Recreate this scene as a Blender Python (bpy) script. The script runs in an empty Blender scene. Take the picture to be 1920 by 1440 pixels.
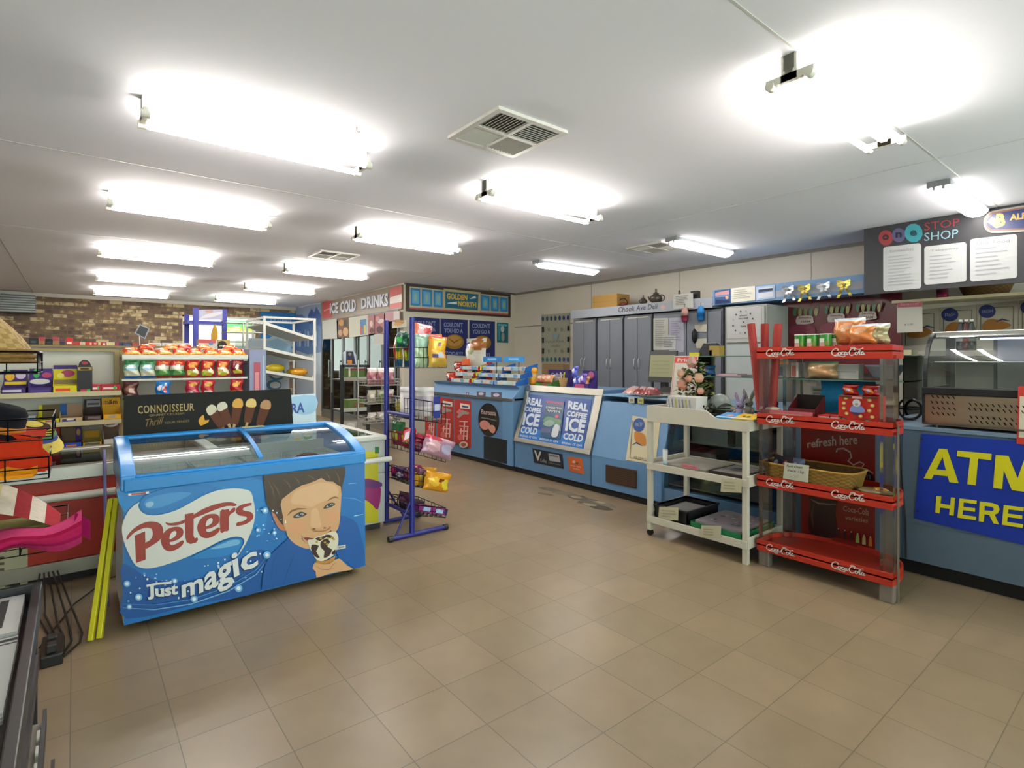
import bpy, math, random
from mathutils import Vector as V, Matrix
from mathutils.geometry import tessellate_polygon
random.seed(7)
S = bpy.context.scene
COL = S.collection
R = math.radians

# ---------------------------------------------------------------- camera, world, exposure
F_PX, HOR, YAW, EYE = 1025.0, 673.0, 0.675, 1.37      # focal length and horizon row for a 1920x1440 frame
cam_d = bpy.data.cameras.new('camera'); cam = bpy.data.objects.new('camera', cam_d); COL.objects.link(cam)
cam.location = (0, 0, EYE); cam.rotation_euler = (R(90), 0, -YAW)
cam_d.sensor_width = 36; cam_d.sensor_fit = 'HORIZONTAL'
cam_d.lens = F_PX / 1920 * 36; cam_d.shift_y = (HOR - 720) / 1920
cam_d.clip_start = 0.05; cam_d.clip_end = 200
S.camera = cam
w = bpy.data.worlds.new('world'); S.world = w; w.use_nodes = True
w.node_tree.nodes['Background'].inputs[0].default_value = (1, 0.97, 0.93, 1)
w.node_tree.nodes['Background'].inputs[1].default_value = 6.0
S.view_settings.view_transform = 'Standard'; S.view_settings.look = 'None'
S.view_settings.gamma = 1; S.view_settings.use_curve_mapping = False
S.view_settings.exposure = 0.42
TUBE = 47.0            # radiance of the bare fluorescent tubes
DIFF = 17.0             # radiance of the wrap-around diffusers

CA, SA = math.cos(YAW), math.sin(YAW)
H = 2.74
FX, FY, RX, LX, BY = 4.15, 15.0, 7.2, -3.2, -2.6

def ray(px, py):
    u = (px - 960) / F_PX; v = (HOR - py) / F_PX
    return V((CA * u + SA, -SA * u + CA, v))
EYEP = V((0, 0, EYE))
def onz(px, py, z): r = ray(px, py); return EYEP + r * ((z - EYE) / r.z)
def xa(px, y): r = ray(px, 0); return y * r.x / r.y       # x of a sight line where it reaches depth y
def ya(px, x): r = ray(px, 0); return x * r.y / r.x
def za(py, x, y): return EYE - (py - HOR) / F_PX * (SA * x + CA * y)

# ---------------------------------------------------------------- colour
def lin(c):
    if isinstance(c, str):
        c = c.lstrip('#'); c = [int(c[i:i + 2], 16) / 255 for i in (0, 2, 4)]
    return tuple((x / 12.92 if x <= 0.04045 else ((x + 0.055) / 1.055) ** 2.4) for x in c[:3]) + (1.0,)

# ---------------------------------------------------------------- materials
MATS = {}
def node_mat(name):
    m = bpy.data.materials.new(name); m.use_nodes = True
    nt = m.node_tree; b = nt.nodes['Principled BSDF']
    return m, nt, b
def mat(kind):
    if kind in MATS: return MATS[kind]
    rough, metal, spec, noise, coat = dict(matte=(0.75, 0, 0.3, .05, 0), paper=(0.6, 0, 0.35, .02, 0), gloss=(0.28, 0, 0.5, .03, 0), paint=(0.42, 0, 0.45, .05, 0),
        plastic=(0.35, 0, 0.5, .02, 0), foil=(0.22, 0.15, 0.5, .06, 0), metal=(0.33, 1, 0.5, .08, 0), dark=(0.5, 0, 0.4, .05, 0), cloth=(0.95, 0, 0.1, .14, 0),
        wicker=(0.8, 0, 0.2, .25, 0))[kind]
    m, nt, b = node_mat(kind)
    at = nt.nodes.new('ShaderNodeAttribute'); at.attribute_name = 'Col'
    tc = nt.nodes.new('ShaderNodeTexCoord'); nz = nt.nodes.new('ShaderNodeTexNoise')
    nz.inputs['Scale'].default_value = {'cloth': 60, 'wicker': 45}.get(kind, 9); nz.inputs['Detail'].default_value = 3
    nt.links.new(tc.outputs['Object'], nz.inputs['Vector'])
    mr = nt.nodes.new('ShaderNodeMapRange'); mr.inputs['To Min'].default_value = 1 - noise * 1.4; mr.inputs['To Max'].default_value = 1 + noise * 1.4
    nt.links.new(nz.outputs['Fac'], mr.inputs['Value'])
    mx = nt.nodes.new('ShaderNodeVectorMath'); mx.operation = 'SCALE'
    nt.links.new(at.outputs['Color'], mx.inputs[0]); nt.links.new(mr.outputs[0], mx.inputs['Scale'])
    nt.links.new(mx.outputs[0], b.inputs['Base Color'])
    b.inputs['Roughness'].default_value = rough; b.inputs['Metallic'].default_value = metal
    b.inputs['Specular IOR Level'].default_value = spec
    MATS[kind] = m; return m
def glass(name, tint='#e9f3f0', refl=1.0, rough=0.02):
    if name in MATS: return MATS[name]
    m = bpy.data.materials.new(name); m.use_nodes = True; nt = m.node_tree; nt.nodes.clear()
    o = nt.nodes.new('ShaderNodeOutputMaterial'); t = nt.nodes.new('ShaderNodeBsdfTransparent'); g = nt.nodes.new('ShaderNodeBsdfGlossy')
    fr = nt.nodes.new('ShaderNodeFresnel'); fr.inputs['IOR'].default_value = 1.45
    ml = nt.nodes.new('ShaderNodeMath'); ml.operation = 'MULTIPLY'; ml.inputs[1].default_value = refl
    mx = nt.nodes.new('ShaderNodeMixShader')
    t.inputs[0].default_value = lin(tint); g.inputs['Roughness'].default_value = rough
    nt.links.new(fr.outputs[0], ml.inputs[0]); nt.links.new(ml.outputs[0], mx.inputs[0])
    nt.links.new(t.outputs[0], mx.inputs[1]); nt.links.new(g.outputs[0], mx.inputs[2]); nt.links.new(mx.outputs[0], o.inputs[0])
    MATS[name] = m; return m
def film(name, tint, op):          # clear plastic film: partly diffuse, partly see-through
    if name in MATS: return MATS[name]
    m = bpy.data.materials.new(name); m.use_nodes = True; nt = m.node_tree; nt.nodes.clear(); N = nt.nodes.new
    o = N('ShaderNodeOutputMaterial'); t = N('ShaderNodeBsdfTransparent'); d = N('ShaderNodeBsdfDiffuse'); mx = N('ShaderNodeMixShader')
    nz = N('ShaderNodeTexNoise'); nz.inputs['Scale'].default_value = 3; mr = N('ShaderNodeMapRange'); mr.inputs['To Min'].default_value = op * .8; mr.inputs['To Max'].default_value = op * 1.2
    nt.links.new(nz.outputs['Fac'], mr.inputs[0]); nt.links.new(mr.outputs[0], mx.inputs[0])
    d.inputs[0].default_value = lin(tint); nt.links.new(t.outputs[0], mx.inputs[1]); nt.links.new(d.outputs[0], mx.inputs[2]); nt.links.new(mx.outputs[0], o.inputs[0])
    MATS[name] = m; return m
def emit(name, col, st):
    if name in MATS: return MATS[name]
    m = bpy.data.materials.new(name); m.use_nodes = True; nt = m.node_tree; nt.nodes.clear()
    o = nt.nodes.new('ShaderNodeOutputMaterial'); e = nt.nodes.new('ShaderNodeEmission')
    e.inputs[0].default_value = lin(col); e.inputs[1].default_value = st; nt.links.new(e.outputs[0], o.inputs[0])
    MATS[name] = m; return m
def getm(m): return m if isinstance(m, bpy.types.Material) else mat(m)

# ---------------------------------------------------------------- mesh builder
class G:
    def __init__(s): s.v = []; s.f = []; s.c = []; s.sm = []; s.M = None
    def add(s, pts, faces, col, sm=False):
        n = len(s.v); s.v += [(s.M @ V(p) if s.M else V(p)) for p in pts]
        l = None if isinstance(col, list) else lin(col)
        for i, f in enumerate(faces):
            s.f.append([n + k for k in f]); s.c.append(l if l else lin(col[i])); s.sm.append(sm)
        return s
    def poly(s, pts, col, sm=False): return s.add(pts, [list(range(len(pts)))], col, sm)
    def box(s, x0, x1, y0, y1, z0, z1, col):
        p = [(x, y, z) for z in (z0, z1) for y in (y0, y1) for x in (x0, x1)]
        return s.add(p, [(0, 2, 3, 1), (4, 5, 7, 6), (0, 1, 5, 4), (2, 6, 7, 3), (0, 4, 6, 2), (1, 3, 7, 5)], col)
    def prism(s, pts, d, col, sm=False):      # extrude a polygon (3D points) by vector d
        d = V(d); n = len(pts); P = [V(p) for p in pts]; a = P + [p + d for p in P]
        return s.add(a, [list(range(n)), list(range(2 * n - 1, n - 1, -1))] + [(i, i + n, (i + 1) % n + n, (i + 1) % n) for i in range(n)], col, sm)
    def tube(s, path, r, col, n=8, sm=True, cap=True):
        P = [V(p) for p in path]; rings = []; rr = r if isinstance(r, (list, tuple)) else [r] * len(P)
        up = None
        for i, p in enumerate(P):
            t = (P[min(i + 1, len(P) - 1)] - P[max(i - 1, 0)]).normalized()
            if up is None: up = V((0, 0, 1)) if abs(t.z) < .9 else V((1, 0, 0))
            a = t.cross(up); a = a.normalized() if a.length > 1e-6 else V((1, 0, 0)); b = a.cross(t).normalized(); up = b
            rings.append([p + (a * math.cos(k * 2 * math.pi / n) + b * math.sin(k * 2 * math.pi / n)) * rr[i] for k in range(n)])
        pts = [q for g in rings for q in g]; fs = []
        for i in range(len(P) - 1):
            for k in range(n): fs.append((i * n + k, i * n + (k + 1) % n, (i + 1) * n + (k + 1) % n, (i + 1) * n + k))
        s.add(pts, fs, col, sm)
        if cap: s.poly(rings[0][::-1], col); s.poly(rings[-1], col)
        return s
    def bar(s, a, b, w, h, col):              # square bar between two points
        a, b = V(a), V(b); t = (b - a).normalized(); up = V((0, 0, 1)) if abs(t.z) < .95 else V((1, 0, 0))
        x = t.cross(up).normalized() * w / 2; y = x.cross(t).normalized() * h / 2
        return s.prism([a - x - y, a + x - y, a + x + y, a - x + y], b - a, col)
    def lathe(s, c, prof, col, n=20, sm=True, sx=1, sy=1):   # prof: (r, z)
        c = V(c); pts = [c + V((r * math.cos(k * 2 * math.pi / n) * sx, r * math.sin(k * 2 * math.pi / n) * sy, z)) for r, z in prof for k in range(n)]
        fs = []; cs = []
        for i in range(len(prof) - 1):
            for k in range(n): fs.append((i * n + k, i * n + (k + 1) % n, (i + 1) * n + (k + 1) % n, (i + 1) * n + k)); cs.append(col[i] if isinstance(col, list) else col)
        return s.add(pts, fs, cs, sm)
    def ball(s, c, r, col, n=10, sc=(1, 1, 1)):
        prof = [(math.sin(math.pi * i / (n // 2 + 1)) or 1e-4, -math.cos(math.pi * i / (n // 2 + 1))) for i in range(n // 2 + 2)]
        c = V(c); rs = r if not isinstance(r, tuple) else 1
        pts = [c + V((a * math.cos(k * 2 * math.pi / n) * r * sc[0], a * math.sin(k * 2 * math.pi / n) * r * sc[1], z * r * sc[2])) for a, z in prof for k in range(n)]
        fs = [(i * n + k, i * n + (k + 1) % n, (i + 1) * n + (k + 1) % n, (i + 1) * n + k) for i in range(len(prof) - 1) for k in range(n)]
        return s.add(pts, fs, col, True)
    def grid(s, fn, nu, nv, col, sm=True):    # fn(u,v)->point, col colour or fn(u,v)
        pts = [fn(i / nu, j / nv) for j in range(nv + 1) for i in range(nu + 1)]; fs = []; cs = []
        for j in range(nv):
            for i in range(nu):
                a = j * (nu + 1) + i; fs.append((a, a + 1, a + nu + 2, a + nu + 1)); cs.append(col((i + .5) / nu, (j + .5) / nv) if callable(col) else col)
        return s.add(pts, fs, cs, sm)

def mesh_of(g, name, off=V((0, 0, 0))):
    me = bpy.data.meshes.new(name)
    me.from_pydata([tuple(p - off) for p in g.v], [], g.f)
    ca = me.color_attributes.new('Col', 'FLOAT_COLOR', 'CORNER'); buf = []
    for f, c in zip(g.f, g.c): buf += list(c) * len(f)
    ca.data.foreach_set('color', buf); me.polygons.foreach_set('use_smooth', g.sm); me.update()
    return me
def origin(o):
    p = V((0, 0, 0))
    while o: p += o.location; o = o.parent
    return p
def tag(o, label, cat, group=None):
    if label: o['label'] = label
    if cat: o['category'] = cat
    if group: o['group'] = group
    return o
def finish(o, m, bev):
    o.data.materials.append(getm(m))
    if bev:
        b = o.modifiers.new('edge', 'BEVEL'); b.width = bev; b.segments = 2; b.limit_method = 'ANGLE'; b.harden_normals = False
def thing(name, label, cat, loc, group=None, rz=0):
    o = bpy.data.objects.new(name, None); COL.objects.link(o); o.location = loc; o.rotation_euler.z = rz; o.empty_display_size = .05
    return tag(o, label, cat, group)
def part(par, name, g, m='matte', label=None, bev=0, world=True):
    o = bpy.data.objects.new(name, mesh_of(g, name, origin(par) if world else V((0, 0, 0)))); COL.objects.link(o); o.parent = par
    finish(o, m, bev)
    if label: o['label'] = label
    return o
def single(name, label, cat, g, m='matte', group=None, bev=0, at=None, rz=0):
    if at is None:
        xs = [p.x for p in g.v]; ys = [p.y for p in g.v]; zs = [p.z for p in g.v]
        off = V(((min(xs) + max(xs)) / 2, (min(ys) + max(ys)) / 2, min(zs))); loc = off
    else: off = V((0, 0, 0)); loc = V(at)
    o = bpy.data.objects.new(name, mesh_of(g, name, off)); COL.objects.link(o); o.location = loc; o.rotation_euler.z = rz
    finish(o, m, bev); return tag(o, label, cat, group)
def struct(name, g, m='matte', bev=0):
    o = bpy.data.objects.new(name, mesh_of(g, name)); COL.objects.link(o); finish(o, m, bev); o['kind'] = 'structure'; return o
def dup(root, loc, rz=None, label=None, rot=None):
    def cp(o, par):
        c = o.copy(); COL.objects.link(c); c.parent = par
        for ch in o.children: cp(ch, c)
        return c
    r = cp(root, None); r.location = loc
    if rz is not None: r.rotation_euler.z = rz
    if rot: r.rotation_euler = rot
    if label: r['label'] = label
    return r

# ---------------------------------------------------------------- lettering and flat print
_tc = {}
def letters(s, bold=0, shear=0, sp=1.0):
    k = (s, bold, shear, sp)
    if k in _tc: return _tc[k]
    cu = bpy.data.curves.new('t', 'FONT'); cu.body = s; cu.offset = bold; cu.shear = shear; cu.resolution_u = 2; cu.space_character = sp; cu.space_line = .85; cu.align_x = 'CENTER'
    ob = bpy.data.objects.new('t', cu); COL.objects.link(ob)
    dg = bpy.context.evaluated_depsgraph_get(); ev = ob.evaluated_get(dg); me = ev.to_mesh()
    vs = [(p.co.x, p.co.y) for p in me.vertices]; fs = [list(p.vertices) for p in me.polygons]
    ev.to_mesh_clear(); bpy.data.objects.remove(ob); bpy.data.curves.remove(cu)
    x0 = min(a for a, b in vs); x1 = max(a for a, b in vs); y0 = min(b for a, b in vs); y1 = max(b for a, b in vs)
    r = ([((a - x0) / (x1 - x0), (b - y0) / (y1 - y0)) for a, b in vs], fs); _tc[k] = r; return r
def smooth(pts, n=4):
    out = []; N = len(pts)
    for i in range(N):
        p0, p1, p2, p3 = pts[i - 1], pts[i], pts[(i + 1) % N], pts[(i + 2) % N]
        for k in range(n):
            t = k / n
            out.append(tuple(.5 * (2 * p1[j] + (p2[j] - p0[j]) * t + (2 * p0[j] - 5 * p1[j] + 4 * p2[j] - p3[j]) * t * t + (3 * p1[j] - p0[j] - 3 * p2[j] + p3[j]) * t ** 3) for j in (0, 1)))
    return out
COKE = [[(.62, .66), (.64, .84), (.48, .96), (.26, .84), (.08, .5), (.12, .18), (.34, .06), (.56, .2), (.66, .36)],
        [(.8, .5), (.68, .42), (.68, .2), (.8, .12), (.92, .28), (.86, .46), (.98, .44)],
        [(1.16, .44), (1.06, .5), (.98, .32), (1.02, .15), (1.16, .16), (1.24, .26)],
        [(1.42, .46), (1.3, .48), (1.22, .3), (1.28, .13), (1.4, .24), (1.47, .48), (1.44, .2), (1.56, .2)],
        [(1.5, .4), (1.66, .4)],
        [(.3, -.04), (.7, .02), (1.1, -.1), (1.3, .02)],
        [(2.14, .66), (2.14, .84), (1.98, .94), (1.8, .8), (1.66, .46), (1.72, .16), (1.9, .04), (2.08, .18)],
        [(1.75, .98), (2.05, 1.08), (2.3, .86), (2.6, .82), (2.95, .98)],
        [(2.32, .48), (2.2, .38), (2.2, .18), (2.32, .12), (2.42, .28), (2.36, .46)],
        [(2.48, .3), (2.56, .6), (2.68, .86), (2.6, .4), (2.6, .16), (2.72, .16)],
        [(2.96, .46), (2.84, .48), (2.76, .3), (2.82, .13), (2.94, .24), (3.0, .48), (2.98, .2), (3.1, .2)]]
class A:
    """flat print on a plane: fn(x, y, lift) -> 3D point"""
    def __init__(s, fn, g=None, l0=.001, dl=.0002): s.fn = fn; s.g = g or G(); s.l = l0; s.dl = dl; s.t = lambda x, y: (x, y)
    def crop(s, ox, oy, k): s.t = lambda x, y: (ox + x / k, oy + y / k); return s
    def m(s, x, y, l=None): a, b = s.t(x, y); return s.fn(a, b, s.l if l is None else l)
    def up(s): s.l += s.dl; return s
    def poly(s, pts, col):
        s.up(); tri = tessellate_polygon([[V((p[0], p[1], 0)) for p in pts]])
        s.g.add([s.m(*p) for p in pts], tri, col); return s
    def sp(s, pts, col, n=4): return s.poly(smooth(pts, n), col)
    def rect(s, x0, y0, x1, y1, col): return s.poly([(x0, y0), (x1, y0), (x1, y1), (x0, y1)], col)
    def ell(s, cx, cy, rx, ry, col, n=24, a=0):
        ca, sa = math.cos(a), math.sin(a)
        return s.poly([(cx + rx * math.cos(t) * ca - ry * math.sin(t) * sa, cy + rx * math.cos(t) * sa + ry * math.sin(t) * ca) for t in [k * 2 * math.pi / n for k in range(n)]], col)
    def line(s, pts, wd, col, map2=None):
        s.up(); L = []; N = len(pts)
        for i in range(N):
            a = pts[max(i - 1, 0)]; b = pts[min(i + 1, N - 1)]; dx, dy = b[0] - a[0], b[1] - a[1]; q = math.hypot(dx, dy) or 1
            ww = wd[i] if isinstance(wd, list) else wd
            L.append(((pts[i][0] - dy / q * ww / 2, pts[i][1] + dx / q * ww / 2), (pts[i][0] + dy / q * ww / 2, pts[i][1] - dx / q * ww / 2)))
        f2 = map2 or (lambda x, y: (x, y))
        P = [s.m(*f2(*q)) for ab in L for q in ab]
        s.g.add(P, [(2 * i, 2 * i + 1, 2 * i + 3, 2 * i + 2) for i in range(N - 1)], col); return s
    def text(s, body, bot, top, col, bold=0, shear=0, sp=1.0):
        s.up(); vs, fs = letters(body, bold, shear, sp)
        def ev(P, t):
            k = min(int(t * (len(P) - 1)), len(P) - 2); u = t * (len(P) - 1) - k
            return (P[k][0] * (1 - u) + P[k + 1][0] * u, P[k][1] * (1 - u) + P[k + 1][1] * u)
        P = []
        for x, y in vs:
            a = ev(bot, x); b = ev(top, x); P.append(s.m(a[0] * (1 - y) + b[0] * y, a[1] * (1 - y) + b[1] * y))
        s.g.add(P, fs, col); return s
    def coke(s, bot, top, col='#e8e4e0', wd=.085):
        (ax, ay), (bx, by) = bot; (cx, cy), (dx, dy) = top
        def q(x, y):
            t = x / 3.1; ex, ey = ax + (bx - ax) * t, ay + (by - ay) * t; gx, gy = cx + (dx - cx) * t, cy + (dy - cy) * t
            return ex * (1 - y) + gx * y, ey * (1 - y) + gy * y
        for st in COKE:
            if len(st) > 3:
                n = 4; out = []
                for i in range(len(st) - 1):
                    p0 = st[max(i - 1, 0)]; p1 = st[i]; p2 = st[i + 1]; p3 = st[min(i + 2, len(st) - 1)]
                    for k in range(n):
                        t = k / n
                        out.append(tuple(.5 * (2 * p1[j] + (p2[j] - p0[j]) * t + (2 * p0[j] - 5 * p1[j] + 4 * p2[j] - p3[j]) * t * t + (3 * p1[j] - p0[j] - 3 * p2[j] + p3[j]) * t ** 3) for j in (0, 1)))
                st = out + [st[-1]]
            s.line(st, wd, col, q)
        return s
def plane(p, n):          # image (px,py) -> point on the world plane, lifted toward the viewer
    p, n = V(p), V(n).normalized()
    def fn(px, py, l):
        r = ray(px, py); q = p + n * l; return EYEP + r * ((q - EYEP).dot(n) / r.dot(n))
    return fn
def PX(x): return plane((x, 0, 0), (-1, 0, 0))
def PY(y): return plane((0, y, 0), (0, -1, 0))
def PZ(z): return plane((0, 0, z), (0, 0, 1))
def local(o, u, v):       # local flat frame in metres
    o, u, v = V(o), V(u).normalized(), V(v).normalized(); n = u.cross(v)
    return lambda x, y, l: o + u * x + v * y + n * l
def slab(g, fn, pts, th, col, front=0.0):   # solid board traced on a plane: front face + thickness behind it
    a = [fn(x, y, front) for x, y in pts]; n = (fn(pts[0][0], pts[0][1], 0) - fn(pts[0][0], pts[0][1], 0))
    c1 = (a[1] - a[0]).cross(a[2] - a[1]).normalized()
    if c1.dot(EYEP - a[0]) > 0: c1 = -c1
    g.prism(a, c1 * th, col)
def board(name, label, cat, fn, pts, col, th=.004, art=None, m='paper', group=None, front=0.0, bev=0, l0=.001, dl=.0002):
    g = G(); slab(g, fn, pts, th, col, front)
    if art: a = A(fn, g, l0=front + l0, dl=dl); art(a)
    return single(name, label, cat, g, m, group, bev)
def fake_lines(a, x0, y0, x1, y1, n, col, slope=0, th=.35):   # rows of fine print
    h = (y1 - y0) / n
    for i in range(n):
        e = x0 + (x1 - x0) * random.uniform(.55, 1); yy = y0 + h * i
        a.poly([(x0, yy), (e, yy + slope * (e - x0)), (e, yy + slope * (e - x0) + h * th), (x0, yy + h * th)], col)
# ---------------------------------------------------------------- room shell
def m_floor():
    m, nt, b = node_mat('vinyl_tiles'); L = nt.links.new; N = nt.nodes.new
    geo = N('ShaderNodeNewGeometry'); sp = N('ShaderNodeSeparateXYZ'); L(geo.outputs['Position'], sp.inputs[0]); T = .305
    def M(op, a, b_=None):
        n = N('ShaderNodeMath'); n.operation = op
        for i, x in enumerate((a, b_)):
            if x is None: continue
            if isinstance(x, (int, float)): n.inputs[i].default_value = x
            else: L(x, n.inputs[i])
        return n.outputs[0]
    gx = M('DIVIDE', M('ADD', sp.outputs['X'], .012), T); gy = M('DIVIDE', M('ADD', sp.outputs['Y'], 2.915 % T), T)
    def edge(c): f = M('FRACT', c); return M('MINIMUM', f, M('SUBTRACT', 1.0, f))
    e = M('MINIMUM', edge(gx), edge(gy)); jn = N('ShaderNodeMapRange'); L(e, jn.inputs[0]); jn.inputs['From Min'].default_value = .003; jn.inputs['From Max'].default_value = .008
    cb = N('ShaderNodeCombineXYZ'); L(M('FLOOR', gx), cb.inputs[0]); L(M('FLOOR', gy), cb.inputs[1]); wn = N('ShaderNodeTexWhiteNoise'); L(cb.outputs[0], wn.inputs['Vector'])
    rp = N('ShaderNodeValToRGB'); q = rp.color_ramp.elements; q[0].color = lin('#7f7058'); q[1].color = lin('#89775f'); z = q.new(.6); z.color = lin('#83725a'); L(wn.outputs['Value'], rp.inputs[0])
    mx = N('ShaderNodeMix'); mx.data_type = 'RGBA'; mx.inputs['A'].default_value = lin('#5d5340'); L(jn.outputs[0], mx.inputs['Factor']); L(rp.outputs[0], mx.inputs['B'])
    nz = N('ShaderNodeTexNoise'); nz.inputs['Scale'].default_value = 7; nz.inputs['Detail'].default_value = 6; L(geo.outputs['Position'], nz.inputs['Vector'])
    n2 = N('ShaderNodeTexNoise'); n2.inputs['Scale'].default_value = .9; n2.inputs['Detail'].default_value = 3; L(geo.outputs['Position'], n2.inputs['Vector'])
    ad = N('ShaderNodeMath'); ad.operation = 'ADD'; L(nz.outputs['Fac'], ad.inputs[0]); L(n2.outputs['Fac'], ad.inputs[1])
    mr = N('ShaderNodeMapRange'); mr.inputs['From Min'].default_value = .6; mr.inputs['From Max'].default_value = 1.4; mr.inputs['To Min'].default_value = .86; mr.inputs['To Max'].default_value = 1.1
    L(ad.outputs[0], mr.inputs[0]); sc = N('ShaderNodeVectorMath'); sc.operation = 'SCALE'; L(mx.outputs['Result'], sc.inputs[0]); L(mr.outputs[0], sc.inputs['Scale'])
    L(sc.outputs[0], b.inputs['Base Color'])
    b.inputs['Roughness'].default_value = .3
    b.inputs['Specular IOR Level'].default_value = .45
    return m
def m_plain(name, col, amp=.04, scale=1.2, rough=.8):
    m, nt, b = node_mat(name); L = nt.links.new; N = nt.nodes.new
    geo = N('ShaderNodeNewGeometry'); nz = N('ShaderNodeTexNoise'); nz.inputs['Scale'].default_value = scale; nz.inputs['Detail'].default_value = 4; L(geo.outputs['Position'], nz.inputs['Vector'])
    cr = N('ShaderNodeMapRange'); cr.inputs['To Min'].default_value = 1 - amp; cr.inputs['To Max'].default_value = 1 + amp; L(nz.outputs['Fac'], cr.inputs[0])
    rgb = N('ShaderNodeRGB'); rgb.outputs[0].default_value = lin(col); sc = N('ShaderNodeVectorMath'); sc.operation = 'SCALE'
    L(rgb.outputs[0], sc.inputs[0]); L(cr.outputs[0], sc.inputs['Scale']); L(sc.outputs[0], b.inputs['Base Color'])
    b.inputs['Roughness'].default_value = rough; b.inputs['Specular IOR Level'].default_value = .3
    return m
def m_brick():
    m, nt, b = node_mat('dark_brick'); L = nt.links.new; N = nt.nodes.new
    geo = N('ShaderNodeNewGeometry'); sx = N('ShaderNodeSeparateXYZ'); cb = N('ShaderNodeCombineXYZ'); L(geo.outputs['Position'], sx.inputs[0]); L(sx.outputs['X'], cb.inputs['X']); L(sx.outputs['Z'], cb.inputs['Y'])
    br = N('ShaderNodeTexBrick'); br.inputs['Scale'].default_value = 1; br.inputs['Brick Width'].default_value = .24; br.inputs['Row Height'].default_value = .086; br.inputs['Mortar Size'].default_value = .008
    br.inputs['Color1'].default_value = (0, 0, 0, 1); br.inputs['Color2'].default_value = (1, 1, 1, 1); br.inputs['Mortar'].default_value = (0, 0, 0, 1); L(cb.outputs[0], br.inputs['Vector'])
    nz = N('ShaderNodeTexNoise'); nz.inputs['Scale'].default_value = 9; nz.inputs['Detail'].default_value = 5; L(cb.outputs[0], nz.inputs['Vector'])
    ad = N('ShaderNodeMath'); ad.operation = 'MULTIPLY_ADD'; ad.inputs[1].default_value = .55; L(br.outputs['Color'], ad.inputs[0]); L(nz.outputs['Fac'], ad.inputs[2])
    cr = N('ShaderNodeValToRGB'); e = cr.color_ramp.elements; e[0].position = .35; e[0].color = lin('#4f4238'); e[1].position = .62; e[1].color = lin('#69574a')
    for p, c in ((.84, '#7a654c'), (.93, '#9c8763'), (1.0, '#b9aa86')): q = e.new(p); q.color = lin(c)
    L(ad.outputs[0], cr.inputs[0]); mx = N('ShaderNodeMix'); mx.data_type = 'RGBA'; mx.inputs['B'].default_value = lin('#6b6056'); L(br.outputs['Fac'], mx.inputs['Factor']); L(cr.outputs[0], mx.inputs['A'])
    L(mx.outputs['Result'], b.inputs['Base Color']); b.inputs['Roughness'].default_value = .9
    return m
CEIL = m_plain('ceiling_paint', '#eeeef6', .012, .5, .85)
CREAM = m_plain('cream_wall_paint', '#d8d0c2', .03, .8, .5)
BRICK = m_brick()
struct('floor', G().box(LX, RX, BY, FY, -.1, 0, '#888888'), m_floor())
struct('ceiling', G().box(LX, RX, BY, FY, H, H + .1, '#bbbbbb'), CEIL)
# far brick wall with the window opening
wx0, wx1, wz0, wz1 = 2.0, 3.62, 1.0, 2.42
g = G(); th = .2
g.box(LX, wx0, FY, FY + th, 0, H, '#777777').box(wx1, RX, FY, FY + th, 0, H, '#777777').box(wx0, wx1, FY, FY + th, 0, wz0, '#777777').box(wx0, wx1, FY, FY + th, wz1, H, '#777777')
struct('wall_far', g, BRICK)
struct('wall_right', G().box(RX, RX + .15, BY, FY, 0, H, '#bbbbbb'), CREAM)
struct('wall_left', G().box(LX - .15, LX, BY, FY, 0, H, '#bbbbbb'), m_plain('white_wall_paint', '#d9d7d2', .02, .8, .6))
g = G(); g.box(LX, -2.9, BY - .15, BY, 0, H, '#bbbbbb').box(6.9, RX, BY - .15, BY, 0, H, '#bbbbbb').box(-2.9, 6.9, BY - .15, BY, 2.5, H, '#bbbbbb').box(-2.9, 6.9, BY - .15, BY, 0, .12, '#bbbbbb')
struct('wall_front', g, CREAM)
def window(n, x0, x1, y, z0, z1, bars, d=.08, col='#d8d6cf'):
    o = bpy.data.objects.new('window_%d' % n, None); COL.objects.link(o); o.location = (x0, y, z0); o['kind'] = 'structure'
    g = G(); t = .045
    g.box(x0, x1, y, y + d, z0, z0 + t, col).box(x0, x1, y, y + d, z1 - t, z1, col).box(x0, x0 + t, y, y + d, z0, z1, col).box(x1 - t, x1, y, y + d, z0, z1, col)
    for b in bars: g.box(b - t / 2, b + t / 2, y, y + d, z0, z1, col)
    part(o, 'window_frame', g, 'paint', bev=.003)
    part(o, 'window_pane', G().box(x0 + t, x1 - t, y + d * .45, y + d * .55, z0 + t, z1 - t, '#ffffff'), glass('clear_glass'))
window(1, wx0, wx1, FY + .02, wz0, wz1, [2.85])
window(2, -2.9, 6.9, BY - .1, .12, 2.5, [-1.2, .5, 2.2, 3.9, 5.4])  # unseen front glazing behind the camera, widened to let in more fill daylight
# pale cornice strip over the brick, cooler room walls
struct('trim_1', G().box(LX, 4.63, FY - .05, FY, 2.66, H, '#bdb9b0'), 'paint', .004)
CW = 4.63; CY = 8.9
GREY = m_plain('warm_white_panel', '#c2bcac', .03, .8, .6)
struct('wall_cooler_side', G().box(CW, RX, CY, CY + .08, 0, H, '#aaaaaa'), GREY)
g = G(); g.box(CW, CW + .1, CY + .08, FY, 2.3, H, '#aaaaaa').box(CW, CW + .1, CY + .08, CY + .16, 0, 2.3, '#aaaaaa').box(CW, CW + .1, 13.05, FY, 0, 2.3, '#aaaaaa')
struct('wall_cooler_front', g, GREY)
struct('trim_2', G().box(RX - .02, RX, BY, CY, 2.70, H, '#8c877c').box(CW, RX, CY - .02, CY, 2.715, H, '#5c564d'), 'paint')
for i, zz in enumerate((2.02,)): struct('trim_3', G().box(RX - .006, RX, 6.7, CY, zz, zz + .02, '#97928a'), 'paint')
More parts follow.
